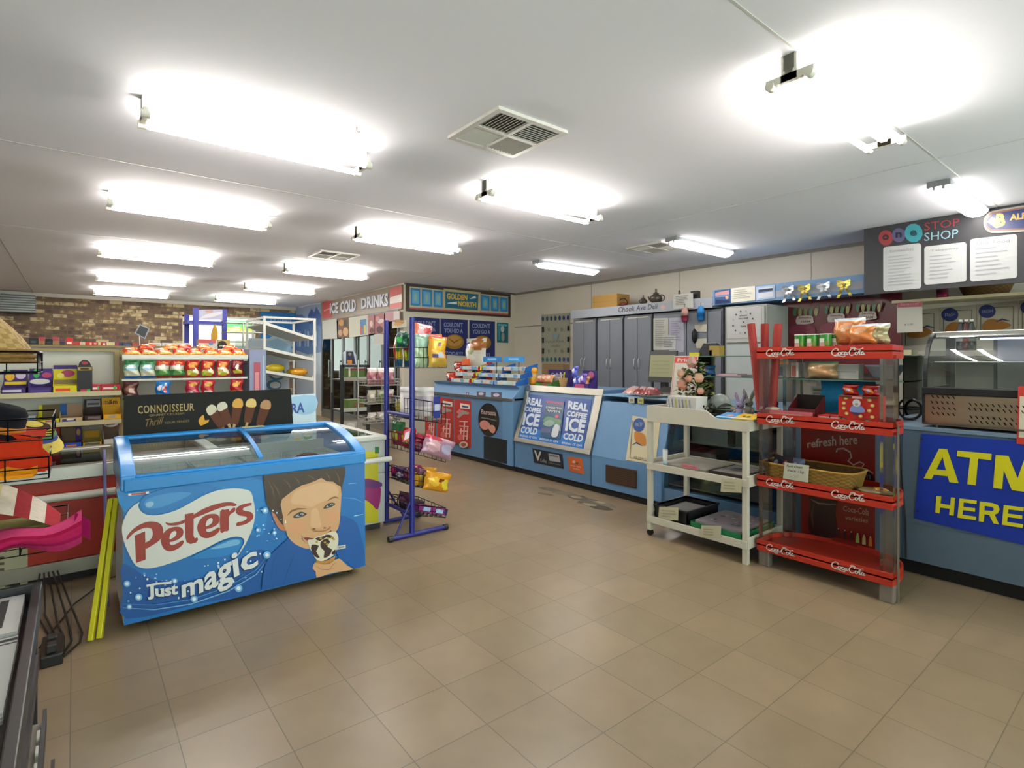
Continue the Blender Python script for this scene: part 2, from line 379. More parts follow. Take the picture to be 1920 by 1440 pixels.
struct('trim_4', G().box(RX - .006, RX, 3.0, 3.012, 2.2, 2.7, '#bfb7a8').box(RX - .006, RX, 4.9, 4.912, 2.2, 2.7, '#bfb7a8').box(RX - .006, RX, 6.72, 6.732, 1, 2.7, '#a8a296'), 'paint')
# ceiling joints
g = G(); g.box(LX, RX, onz(400, 335, H).y - .006, onz(400, 335, H).y + .006, H - .002, H, '#cfcecb')
g.box(LX, RX, 7.6, 7.612, H - .002, H, '#cfcecb').box(LX, RX, 1.1, 1.11, H - .002, H, '#cfcecb')
xq = onz(20, 480, H).x; g.box(xq - .008, xq + .008, 4, FY, H - .003, H, '#b9b7b3').box(4.6, 4.612, BY, CY, H - .002, H, '#cfcecb')
struct('trim_5', g, 'paint')
# cove shadow gap strip and skirting behind counters
struct('baseboard_right', G().box(RX - .012, RX, BY, CY, 0, .1, '#6f6a60'), 'paint')

# ---------------------------------------------------------------- ceiling lights
LT = emit('fluorescent_tube', '#fff8ee', TUBE); LD = emit('lit_diffuser', '#fff9f2', DIFF)
t = thing('ceiling_light', 'bare twin tube batten', 'ceiling light', (0, 0, H), 'bare twin fluorescent battens')
L0 = 1.23
part(t, 'batten_channel', G().box(-L0 / 2, L0 / 2, -.024, .024, H - .07, H, '#c9c7c1').box(-L0 / 2 + .0, L0 / 2, -.017, .017, H - .098, H - .07, '#bdbbb5'), 'paint', world=False)
for k in t.children: k.data.transform(Matrix.Translation((0, 0, -H)))
for sgn in (-1, 1):
    g = G(); x = sgn * (L0 / 2 - .012)
    g.box(x - .012, x + .012, -.105, .105, -.118, -.085, '#d6d2c6').box(x - .012, x + .012, -.035, .035, -.118, 0, '#d6d2c6')
    for q in (-1, 1): g.tube([(x - .02, q * .085, -.115), (x + .02, q * .085, -.115)], .021, '#d6d2c6', 10)
    part(t, 'lamp_holder', g, 'plastic', world=False)
for q in (-1, 1):
    part(t, 'fluorescent_tube', G().tube([(-L0 / 2 + .03, q * .085, -.115), (L0 / 2 - .03, q * .085, -.115)], .017, '#ffffff', 10), LT, world=False)
fix = [(.91, 3.53, 'nearest in the left row of ceiling lights'), (.85, 5.68, 'second from the front in the left row'), (.86, 8.43, 'third from the front in the left row'),
       (.9, 11.05, 'fourth from the front in the left row'), (.92, 13.5, 'last of the left row, by the brick wall'),
       (3.2, 1.17, 'at the upper right, grey channel between tubes'), (3.15, 3.5, 'second of the middle row, beyond the big square vent'),
       (2.96, 5.56, 'third of the middle row, right of the small far vent'), (3.03, 8.33, 'fourth of the middle row, beyond the small far vent'), (3.07, 10.9, 'fifth of the middle row'), (3.04, 13.4, 'last of the middle row, over the blue poster')]
for i, (x, y, lb) in enumerate(fix):
    x, y = x * .975, y * .975
    lb = 'bare twin tube ceiling light, ' + lb
    if i == 0: t.location = (x, y, H); t['label'] = lb
    else: dup(t, (x, y, H), 0, lb)
t = thing('diffuser_light', '', 'ceiling light', (5.86, 3.68, H), 'ceiling lights with a wrap-around diffuser')
part(t, 'light_base', G().box(-.63, .63, -.075, .075, -.045, 0, '#8f9296'), 'paint', bev=.004, world=False)
def wrap(u, v):
    x = -.61 + 1.22 * u; e = min(1, (min(u, 1 - u) * 1.22 / .05)) ** .5; a = math.pi * v
    return V((x, -.085 * math.cos(a) * (.8 + .2 * e), -.04 - .055 * math.sin(a) * e))
part(t, 'light_diffuser', G().grid(wrap, 16, 10, '#ffffff'), LD, world=False)
for y in (-.03, .03): part(t, 'end_clip', G().box(-.625, -.612, y - .008, y + .008, -.07, -.03, '#9a9a98'), 'plastic', world=False)
t['label'] = 'ceiling light with rounded white diffuser, beside the small vent over the counters'
dup(t, (5.63, 5.72, H), 0, 'ceiling light with rounded white diffuser, farthest one, near the blue framed freezer sign')
dup(t, (5.8, 1.23, H), 0, 'ceiling light with rounded white diffuser, over the black menu board')
# air vents
def vent(x, y, lb):
    t = thing('air_vent', lb, 'air vent', (x, y, H), 'square ceiling air vents'); g = G(); a = .26; z0, z1 = H - .018, H
    for (p, q, r, s_) in ((-a, a, -a, -a + .035), (-a, a, a - .035, a), (-a, -a + .035, -a + .035, a - .035), (a - .035, a, -a + .035, a - .035), (-.012, .012, -a + .035, a - .035), (-a + .035, -.012, -.012, .012), (.012, a - .035, -.012, .012)): g.box(x + p, x + q, y + r, y + s_, z0, z1, '#cfccc5')
    part(t, 'vent_frame', g, 'paint')
    part(t, 'vent_backing', G().box(x - a + .03, x + a - .03, y - a + .03, y + a - .03, H - .004, H - .001, '#6d6b66'), 'matte')
    g = G(); n = 9; c = .212 / n
    for qx in (-1, 1):
        for qy in (-1, 1):
            for k in range(n):
                o = .014 + c * (k + .5)
                if qx * qy > 0: g.prism([(x + qx * o, y + qy * .012, H - .016), (x + qx * (o - .012), y + qy * .012, H - .006), (x + qx * (o - .010), y + qy * .012, H - .004), (x + qx * (o + .002), y + qy * .012, H - .014)], (0, qy * .216, 0), '#c4c1ba')
                else: g.prism([(x + qx * .012, y + qy * o, H - .016), (x + qx * .012, y + qy * (o - .012), H - .006), (x + qx * .012, y + qy * (o - .010), H - .004), (x + qx * .012, y + qy * (o + .002), H - .014)], (qx * .216, 0, 0), '#c4c1ba')
    part(t, 'louvre', g, 'paint')
vent(2.05, 2.61, 'large square ceiling vent with four louvred quarters, nearest')
vent(2.67, 7.1, 'small looking far ceiling vent between the two rows of tubes')
vent(5.56, 4.12, 'ceiling vent beside the rounded diffuser light over the counters')
g = G(); g.lathe((0, 0, 0), [(.001, -.05), (.02, -.045), (.035, -.03), (.045, -.028), (.05, -.01), (.05, 0)], '#a8926a', 16)
single('ceiling_sensor', 'small brass coloured sensor on the ceiling above the golden north sign', 'sensor', g, 'plastic', at=onz(921, 541, H))
for px, py, lb in ((669, 238, 'tiny hook in the ceiling right of the nearest left light'), (898 + 0, 0, None)):
    if lb:
        p = onz(px, py, H); single('ceiling_hook', lb, 'hook', G().tube([(0, 0, 0), (0, 0, -.02), (.012, 0, -.03), (.02, 0, -.02)], .003, '#77736a', 6), 'metal', at=p)
# ================================================================ blue ice cream freezer
def fridge():
    x0, x1, y0, y1 = .19, 1.455, 3.345, 3.98; zb, zf, zt = .045, .765, .895
    B = '#1478bd'; W = '#d9dcdb'
    t = thing('chest_freezer', 'blue chest freezer with curved sliding glass lids and a smiling boy on its front', 'freezer', ((x0 + x1) / 2, (y0 + y1) / 2, 0))
    part(t, 'cabinet', G().box(x0, x1, y0, y1, zb, .50, '#cdd6dc').box(x0, x1, y0, y0 + .05, .5, zf - .04, '#cdd6dc').box(x0, x1, y1 - .05, y1, .5, zf, '#cdd6dc').box(x0, x0 + .05, y0, y1, .5, zf, '#cdd6dc').box(x1 - .05, x1, y0, y1, .5, zf, '#cdd6dc'), 'gloss', bev=.006)
    def prof(v):     # curve of the lid from the front rim to the back rim
        y = y0 + .015 + (y1 - .03 - y0) * v; return y, zf + .0 + (zt - zf) * math.sin(math.pi / 2 * min(1, v * 1.02)) ** .8
    n = 14
    for nm, xa_, xb_ in (('end_cap', x0 - .012, x0 + .055), ('end_cap', x1 - .055, x1 + .012)):
        pts = [(xa_, y0 - .012, zf - .055)] + [(xa_, prof(k / n)[0] - (.012 if k == 0 else 0), prof(k / n)[1] + .018) for k in range(n + 1)] + [(xa_, y1 + .01, zf - .055)]
        part(t, nm, G().prism(pts, (xb_ - xa_, 0, 0), B), 'gloss', bev=.006)
    g = G(); g.box(x0, x1, y0 - .022, y0 + .04, zf - .062, zf + .004, B)
    g.box(x0 + .05, x1 - .05, y0 - .012, y0 + .05, zf, zf + .014, B)
    part(t, 'front_rim', g, 'gloss', bev=.012)
    part(t, 'back_rim', G().box(x0, x1, y1 - .07, y1 + .01, zt - .03, zt + .02, B), 'gloss', bev=.008)
    xm = (x0 + x1) / 2 + .0
    def lid(a, b, dz, nm):
        def f(u, v): y, z = prof(.06 + v * .86); return V((a + (b - a) * u, y, z + dz))
        part(t, nm, G().grid(f, 4, 14, '#ffffff'), glass('lid_glass', '#dfeef0', 1.3))
    lid(x0 + .05, xm + .03, .010, 'glass_lid'); lid(xm - .01, x1 - .05, .002, 'glass_lid')
    def strip(a, b, dz, col):
        P = []
        for k in range(n + 1):
            y, z = prof(.05 + .88 * k / n); P.append((y, z + dz))
        g = G()
        g.prism([(a, y, z + .005) for y, z in P] + [(a, y, z - .005) for y, z in P[::-1]], (b - a, 0, 0), col)
        return g
    part(t, 'lid_frame', strip(xm + .01, xm + .035, .014, B), 'gloss')
    # inside: white liner and wire baskets
    L = '#dcded8'
    g = G().box(x0 + .055, x1 - .055, y0 + .055, y1 - .055, .59, .60, L)
    g.box(x0 + .052, x0 + .06, y0 + .05, y1 - .05, .5, .74, L).box(x1 - .06, x1 - .052, y0 + .05, y1 - .05, .5, .74, L).box(x0 + .05, x1 - .05, y0 + .05, y0 + .058, .5, .70, L).box(x0 + .05, x1 - .05, y1 - .058, y1 - .05, .5, .80, L)
    part(t, 'liner', g, 'paint')
    for i in range(4):
        a = x0 + .08 + i * .28; b = a + .265; c, d = y0 + .09, y1 - .09; g = G(); zt_, zb_ = .735, .61
        g.tube([(a, c, zt_), (b, c, zt_), (b, d, zt_), (a, d, zt_), (a, c, zt_)], .0035, '#dfe0dc', 6)
        for k in range(7):
            x = a + (b - a) * k / 6; g.tube([(x, c, zt_), (x, c, zb_), (x, d, zb_), (x, d, zt_)], .002, '#d5d6d2', 5)
        for k in range(8):
            y = c + (d - c) * k / 7; g.tube([(a, y, zt_), (a, y, zb_), (b, y, zb_), (b, y, zt_)], .002, '#d5d6d2', 5)
        part(t, 'wire_basket', g, 'metal')
    for x in (x0 + .1, x1 - .07):
        for y in (y0 + .06, y1 - .07):
            g = G().box(x - .03, x + .03, y - .02, y + .02, .04, .052, '#777777'); g.tube([(x - .012, y, .028), (x + .012, y, .028)], .028, '#2b2b2b', 14); g.box(x - .018, x + .018, y - .01, y + .01, .02, .05, '#3c3c3c')
            part(t, 'caster', g, 'dark')
    # printed front
    a = A(PY(y0), l0=.0012, dl=.00012)
    c0, c1 = '#1a72b4', '#0f5a9e'
    a.poly([(230, 907), (684, 868), (685, 1061), (232, 1173)], '#1567ab')
    a.crop(220, 900, 5.76)
    a.sp([(40, 60), (600, 40), (1100, 20), (1590, 10), (1600, 500), (1450, 600), (900, 300), (300, 420), (60, 330)], '#1c78bb', 3)
    a.sp([(60, 900), (400, 1080), (900, 1060), (1450, 780), (1600, 800), (1590, 1180), (900, 1330), (100, 1500), (60, 1200)], '#104f93', 3)
    rnd = random.Random(3)
    for _ in range(60):
        x = rnd.uniform(50, 1600); y = 1010 + rnd.uniform(0, 330) - max(0, (x - 700)) * .35
        if y < 1440 - (x + 0) * .25: a.ell(x, y, rnd.uniform(4, 14), rnd.uniform(4, 14), rnd.choice(['#b9cfe2', '#8fb6dc', '#dfe9ef', '#5d97cc']), 8)
    a.line([(60, 1380), (400, 1400), (800, 1340), (1200, 1200), (1500, 1020), (1610, 880)], [3, 10, 12, 12, 10, 3], '#6ea5d2')
    a.line([(60, 1340), (400, 1350), (800, 1290), (1200, 1150), (1500, 970), (1610, 830)], [3, 6, 8, 8, 6, 3], '#4b8dc6')
    for (x, y, q) in ((105, 1120, 36), (230, 1265, 40), (830, 1285, 38), (1310, 1170, 42), (620, 1090, 30), (1525, 540, 26), (1590, 330, 30), (130, 1370, 28)):
        a.ell(x, y, q, q, '#6fa6d6', 14).ell(x, y, q * .55, q * .55, '#d7e4ec', 12)
    a.sp([(235, 240), (225, 275), (245, 325), (295, 365), (380, 382), (500, 368), (650, 320), (800, 240), (950, 160), (1100, 108), (1250, 92), (1370, 100), (1440, 128), (1470, 220), (1488, 340), (1478, 450), (1445, 560), (1385, 690), (1300, 820), (1340, 735), (1372, 670), (1362, 635), (1325, 615), (1250, 615), (1130, 650), (950, 740), (780, 820), (600, 890), (450, 935), (330, 955), (230, 940), (180, 900), (120, 790), (70, 660), (50, 540), (70, 430), (140, 310)], '#c9c9c4', 4)
    a.sp([(245, 240), (300, 170), (450, 110), (650, 70), (900, 60), (1080, 90), (930, 150), (790, 225), (640, 305), (500, 352), (380, 365), (300, 350), (252, 305)], '#1a6fb2', 4)
    a.sp([(290, 240), (360, 190), (520, 150), (700, 130), (800, 150), (640, 230), (480, 290), (350, 310), (300, 285)], '#3f87c0', 4)
    a.ell(350, 262, 46, 30, '#87b2d0', 16, -.3)
    a.sp([(1340, 640), (1250, 632), (1130, 668), (960, 755), (800, 835), (900, 850), (1100, 830), (1260, 790), (1340, 715), (1352, 668)], '#1c76b8', 4)
    a.sp([(1320, 650), (1240, 648), (1130, 690), (1000, 745), (1130, 735), (1260, 710), (1318, 690)], '#6aa3cb', 4)
    RD = '#8e2c20'
    a.sp([(100, 640), (105, 608), (150, 550), (210, 500), (280, 465), (350, 448), (425, 455), (475, 485), (497, 545), (485, 610), (440, 665), (370, 710), (306, 742), (303, 680), (345, 655), (375, 615), (383, 570), (368, 530), (330, 515), (270, 525), (195, 562), (150, 600), (112, 642)], RD, 3)
    a.poly([(188, 600), (300, 553), (306, 860), (202, 896)], RD)
    for dx, dy in ((0, 0), (392, -140)):
        a.sp([(x + dx, y + dy) for x, y in ((476, 690), (472, 640), (495, 580), (545, 530), (615, 507), (680, 510), (712, 545), (705, 600), (660, 640), (600, 665), (568, 672), (575, 698), (610, 700), (660, 675), (700, 652), (718, 665), (700, 705), (640, 750), (570, 770), (510, 750))], RD, 3)
        a.sp([(x + dx, y + dy) for x, y in ((566, 640), (572, 590), (600, 557), (628, 552), (638, 575), (620, 612))], '#c9c9c4', 3)
    a.poly([(730, 370), (825, 352), (822, 600), (838, 632), (862, 617), (873, 642), (850, 677), (790, 692), (748, 672), (735, 620)], RD)
    a.sp([(520, 458), (570, 465), (650, 455), (730, 425), (830, 370), (930, 310), (1060, 262), (1170, 240), (1250, 243), (1290, 268), (1265, 282), (1180, 282), (1060, 320), (900, 385), (830, 415), (740, 458), (650, 488), (570, 492), (535, 482)], RD, 3)
    a.sp([(1110, 338), (1160, 322), (1205, 315), (1212, 340), (1242, 305), (1275, 300), (1268, 340), (1235, 362), (1206, 400), (1205, 540), (1160, 553), (1114, 565)], RD, 2)
    a.sp([(1450, 247), (1440, 275), (1385, 290), (1355, 312), (1372, 332), (1440, 345), (1470, 382), (1455, 430), (1390, 475), (1300, 498), (1284, 480), (1300, 457), (1362, 443), (1398, 418), (1388, 395), (1320, 383), (1280, 350), (1290, 300), (1340, 268), (1400, 253)], RD, 3)
    sh = '#0b3564'
    for dx, dy, c in ((-8, 14, sh), (0, 0, '#cdd0cf')):
        a.text('Just', [(330 + dx, 1290 + dy), (500 + dx, 1300 + dy), (655 + dx, 1270 + dy)], [(322 + dx, 1140 + dy), (500 + dx, 1130 + dy), (655 + dx, 1105 + dy)], c, .04)
        a.text('magic', [(700 + dx, 1330 + dy), (880 + dx, 1300 + dy), (1080 + dx, 1240 + dy), (1290 + dx, 1130 + dy), (1530 + dx, 990 + dy)], [(690 + dx, 1090 + dy), (880 + dx, 1010 + dy), (1060 + dx, 880 + dy), (1250 + dx, 790 + dy), (1500 + dx, 700 + dy)], c, .025)
    a.line([(315, 1145), (430, 1120), (585, 1108)], 24, '#cdd0cf')
    a.poly([(115, 148), (340, 122), (345, 146), (120, 172)], '#d8d3cc').poly([(150, 147), (310, 130), (312, 150), (152, 165)], '#a84a3c')
    # the boy
    a.crop(480, 860, 5.76)
    SK = '#c2966c'; HR = '#3a291b'
    a.sp([(905, 640), (1000, 640), (1090, 700), (1150, 900), (1178, 1140), (1050, 1180), (980, 1110), (900, 1080), (860, 960), (880, 800)], '#0d5198', 2)
    a.poly([(350, 860), (300, 905), (240, 960), (150, 1050), (100, 1150), (80, 1250), (60, 1424), (645, 1284), (645, 1050), (570, 970), (440, 920), (380, 880)], '#0c4e93')
    a.line([(420, 1000), (380, 1120), (330, 1250), (300, 1360)], [4, 10, 10, 4], '#0a3f7a').line([(250, 980), (190, 1100), (160, 1300)], [3, 8, 3], '#0a427f')
    a.sp([(168, 580), (205, 600), (255, 650), (300, 720), (322, 778), (275, 772), (235, 735), (205, 680)], '#b0704c', 3)
    a.sp([(250, 420), (280, 560), (290, 680), (325, 780), (345, 840), (400, 905), (470, 948), (550, 972), (640, 960), (800, 850), (870, 780), (900, 700), (912, 560), (922, 400), (930, 260), (880, 160), (700, 150), (450, 200), (290, 290)], SK, 3)
    a.sp([(420, 360), (560, 300), (700, 260), (860, 290), (880, 400), (700, 470), (600, 520), (500, 500), (380, 480)], '#cba27c', 3)
    a.sp([(600, 560), (660, 540), (690, 640), (700, 740), (600, 740), (590, 680)], '#cba27b', 3)
    a.ell(450, 740, 90, 70, '#c9926c', 18).ell(820, 620, 62, 60, '#c9926c', 18)
    a.poly([(80, 182), (250, 160), (400, 143), (700, 112), (960, 88), (968, 150), (950, 230), (935, 290), (925, 400), (915, 300), (880, 285), (835, 250), (765, 245), (705, 208), (640, 240), (570, 268), (490, 290), (400, 345), (335, 395), (280, 440), (262, 520), (292, 620), (292, 722), (245, 665), (205, 592), (160, 570), (112, 480), (98, 350), (84, 260)], HR)
    for q in ((130, 230, 200, 430), (180, 260, 260, 420), (300, 220, 380, 330), (420, 200, 470, 290), (560, 180, 640, 235), (750, 150, 800, 240), (860, 140, 900, 270)):
        a.line([(q[0], q[1]), ((q[0] + q[2]) / 2 + 14, (q[1] + q[3]) / 2), (q[2], q[3])], [3, 16, 3], '#5c452d')
    a.line([(340, 612), (385, 565), (450, 542), (545, 540)], [6, 20, 20, 6], '#7a5836').line([(775, 455), (820, 425), (860, 415), (893, 428)], [6, 18, 18, 6], '#7a5836')
    a.sp([(398, 632), (435, 595), (485, 572), (530, 585), (548, 600), (500, 628), (440, 642)], '#463629', 3).sp([(425, 622), (455, 600), (490, 585), (520, 598), (495, 618), (450, 630)], '#8e9396', 3).ell(478, 603, 22, 20, '#2b3440', 12).ell(486, 598, 5, 5, '#e0e0e0', 8)
    a.sp([(728, 540), (750, 505), (790, 480), (830, 475), (858, 488), (830, 512), (790, 530)], '#463629', 3).sp([(755, 525), (775, 500), (800, 490), (832, 488), (820, 506), (785, 522)], '#8e9396', 3).ell(798, 502, 21, 19, '#2b3440', 12).ell(806, 497, 5, 5, '#e0e0e0', 8)
    a.sp([(596, 752), (612, 768), (640, 776), (680, 780), (740, 772), (785, 748), (800, 728), (806, 742), (790, 764), (730, 788), (650, 790), (608, 775)], '#9c6a48', 3)
    a.ell(628, 758, 16, 8, '#6b3f29', 10).ell(742, 748, 18, 8, '#6b3f29', 10)
    a.line([(497, 830), (500, 870), (530, 905)], [4, 8, 4], '#8a5c40')
    a.sp([(515, 855), (560, 850), (620, 860), (700, 840), (780, 800), (810, 770), (800, 830), (700, 880), (600, 895), (545, 882)], '#7c2f35', 3)
    a.sp([(560, 880), (610, 870), (640, 850), (700, 830), (780, 800), (840, 785), (875, 805), (890, 860), (885, 930), (862, 1000), (830, 1050), (760, 1090), (700, 1108), (650, 1085), (610, 1020), (575, 950)], '#c9c3ae', 3)
    for P in ([(600, 930), (680, 940), (650, 1000), (690, 1070), (640, 1060), (600, 1000)], [(700, 900), (760, 860), (800, 900), (770, 950), (820, 980), (790, 1050), (730, 1070), (740, 1000), (700, 960)], [(640, 860), (720, 840), (760, 820), (820, 830), (840, 870), (760, 850), (690, 890)], [(820, 1010), (860, 980), (850, 1030), (820, 1035)]): a.sp(P, '#321a14', 2)
    for x, y in ((655, 900), (700, 860), (745, 905), (780, 860), (840, 870), (770, 925), (820, 850)): a.ell(x, y, 15, 12, '#a98a2c', 7)
    a.poly([(868, 945), (968, 928), (970, 965), (870, 985)], '#b6b6b0').poly([(890, 953), (950, 943), (951, 957), (892, 968)], '#777a70')
    a.poly([(645, 1095), (700, 1112), (780, 1095), (856, 1048), (850, 1095), (790, 1132), (700, 1138), (655, 1125)], '#a9762f')
    a.sp([(640, 1120), (700, 1140), (790, 1135), (850, 1095), (900, 1080), (935, 1105), (985, 1155), (1050, 1196), (900, 1220), (760, 1252), (655, 1284), (645, 1220), (612, 1190), (618, 1160)], SK, 2)
    a.line([(650, 1160), (700, 1195), (780, 1200), (850, 1180)], [3, 7, 7, 3], '#8d6342').line([(860, 1120), (820, 1160), (790, 1200)], [3, 6, 3], '#8d6342')
    for _ in range(26):
        x = rnd.uniform(0, 330); y = rnd.uniform(520, 930); a.ell(x, y, rnd.uniform(3, 12), rnd.uniform(3, 12), rnd.choice(['#b9cfe2', '#7fb0dc', '#dfe9ef']), 8) if x < 700 - y * .55 else None
    for x, y, q in ((100, 560, 34), (20, 770, 22), (200, 800, 24), (120, 1040, 40)): a.ell(x, y, q, q, '#6fa6d6', 12).ell(x, y, q * .5, q * .5, '#dde6ec', 10)
    a.line([(940, 420), (1060, 430), (1178, 480)], [3, 10, 3], '#4d94cc').line([(1060, 620), (1160, 600)], [12, 3], '#9cc3df').line([(1000, 270), (1090, 265)], [6, 3], '#7fb0d8')
    part(t, 'printed_front', a.g, 'gloss')
fridge()

# black ice cream board standing behind it
def conn(a):
    a.text('CONNOISSEUR', [(259, 776), (311, 773), (364, 770)], [(258, 761), (311, 758), (364, 756)], '#a08a58', .01, sp=1.1)
    a.text('GOURMET ICE CREAM', [(280, 781), (345, 777)], [(280, 777), (345, 773)], '#8a774c')
    a.text('Thrill', [(273, 800), (306, 795)], [(273, 786), (307, 781)], '#7d6433', 0, .35)
    a.text('YOUR SENSES', [(308, 795), (355, 791)], [(308, 791), (355, 787)], '#7d6c44')
    a.sp([(372, 789), (378, 780), (382, 779), (384, 788), (392, 787), (390, 792), (382, 796), (376, 798)], '#c18f33', 2)
    for (x, y, x2, y2, c) in ((394, 764, 416, 800, '#b9b49a'), (415, 758, 428, 793, '#bcb5a4'), (447, 752, 440, 793, '#bb8d43'), (472, 752, 464, 790, '#c2a968'), (500, 755, 487, 795, '#9c7a5a')):
        dx, dy = x2 - x, y2 - y; q = math.hypot(dx, dy); nx, ny = -dy / q * 8.5, dx / q * 8.5
        a.sp([(x + nx, y + ny), (x - nx * .2 - dx * .1, y - dy * .12), (x - nx, y - ny), (x2 - nx * .8, y2 - ny * .8), (x2 + dx * .08, y2 + dy * .08), (x2 + nx * .8, y2 + ny * .8)], '#54301f', 3)
        a.sp([(x + nx, y + ny), (x - nx * .2 - dx * .1, y - dy * .12), (x - nx, y - ny), (x + dx * .25 - nx, y + dy * .25 - ny), (x + dx * .3 + nx, y + dy * .3 + ny)], c, 3)
        a.line([(x2 + dx * .05, y2 + dy * .05), (x2 + dx * .3, y2 + dy * .3)], 5, '#a98b62')
board('advertising_board', 'black board showing five chocolate ice creams on sticks behind the blue freezer', 'sign', PY(4.02), [(232, 742), (545, 729), (551, 812), (231, 832)], '#151512', .006, conn, 'matte')
def ra(a):
    a.sp([(547, 745), (592, 742), (592, 770), (570, 778), (547, 770)], '#8fb6d0', 2)
    a.text('RA', [(546, 776), (571, 773)], [(546, 757), (571, 754)], '#1f3e86', .03)
    a.ell(558, 797, 7, 4.5, '#d9c94a', 14).ell(577, 797, 8, 5, '#5e9a52', 14).ell(558, 803, 8, 6, '#e2e0d2', 14).ell(578, 803, 9, 6, '#dfe0d0', 14)
board('advertising_board', 'pale blue board with blue letters RA, right end behind the black ice cream board', 'sign', PY(4.75), [(490, 744), (592, 738), (593, 812), (490, 814)], '#bcd0da', .005, ra, 'paint')

# second, grey freezer with yellow and purple print
def freezer2():
    x0, x1, y0, y1, zt = .72, 1.965, 4.1, 5.28, .755
    t = thing('chest_freezer', 'grey chest freezer with yellow and purple swirl, partly behind the blue freezer', 'freezer', (1.34, 4.7, 0))
    g = G(); c = '#a9adab'; w_ = .07
    g.box(x0, x1, y0, y1, .05, .45, c).box(x0, x1, y0, y0 + w_, .45, zt - .04, c).box(x0, x1, y1 - w_, y1, .45, zt - .04, c).box(x0, x0 + w_, y0 + w_, y1 - w_, .45, zt - .04, c).box(x1 - w_, x1, y0 + w_, y1 - w_, .45, zt - .04, c)
    part(t, 'cabinet', g, 'paint', bev=.008)
    g = G(); c = '#c9c9c2'; g.box(x0 - .01, x1 + .01, y0 - .01, y0 + w_, zt - .04, zt, c).box(x0 - .01, x1 + .01, y1 - w_, y1 + .01, zt - .04, zt, c).box(x0 - .01, x0 + w_, y0 + w_, y1 - w_, zt - .04, zt, c).box(x1 - w_, x1 + .01, y0 + w_, y1 - w_, zt - .04, zt, c)
    part(t, 'top_rim', g, 'plastic', bev=.01)
    part(t, 'glass_lid', G().box(x0 + .05, x1 - .05, y0 + .05, (y0 + y1) / 2 + .03, zt - .008, zt - .002, '#ffffff'), glass('lid_glass'))
    part(t, 'glass_lid', G().box(x0 + .05, x1 - .05, (y0 + y1) / 2 - .03, y1 - .05, zt - .018, zt - .012, '#ffffff'), glass('lid_glass'))
    g = G().tube([(x0, y0 - .045, .565), (x1 + .03, y0 - .045, .565)], .022, '#cfcfc8', 12)
    for x in (x0 + .1, x1 - .05): g.box(x - .02, x + .02, y0 - .04, y0 + .002, .55, .58, '#b9b9b2')
    part(t, 'bumper_rail', g, 'plastic')
    a = A(PY(y0)); a.rect(560, 846, 709, 980, '#b9b228'); a.sp([(560, 905), (640, 900), (709, 902), (709, 955), (690, 940), (650, 930), (560, 945)], '#8c2563', 3).sp([(560, 905), (640, 900), (709, 902), (709, 915), (640, 912), (560, 920)], '#5c2a66', 3).rect(703, 838, 711, 850, '#2f6b3a')
    part(t, 'printed_front', a.g, 'gloss')
    part(t, 'base', G().box(x0 + .03, x1 - .03, y0 + .03, y1 - .03, 0, .05, '#2a2a2a'), 'dark')
freezer2()
# brown ice cream pack lying in the blue freezer, small price card on its back rim
g = G(); g.grid(lambda u, v: V((1.07 + .2 * u + .01 * math.sin(9 * v), 3.47 + .15 * v, .72 + .05 * (math.sin(math.pi * u) * math.sin(math.pi * v)) ** .5)), 10, 8, lambda u, v: '#5a2f26' if (int(u * 10) + int(v * 8)) % 3 else '#6d4034')
g.box(1.07, 1.27, 3.47, 3.62, .601, .72, '#4a271f')
single('ice_cream_box', 'brown ice cream box inside the right end of the blue freezer', 'box', g, 'foil')
single('price_card', 'yellowish price card on the back rim above the freezer middle', 'card', G().box(.86, 1.0, 3.905, 3.965, .9155, .919, '#a7a585').box(.88, .98, 3.915, 3.955, .919, .9195, '#7e8a62'), 'paper')

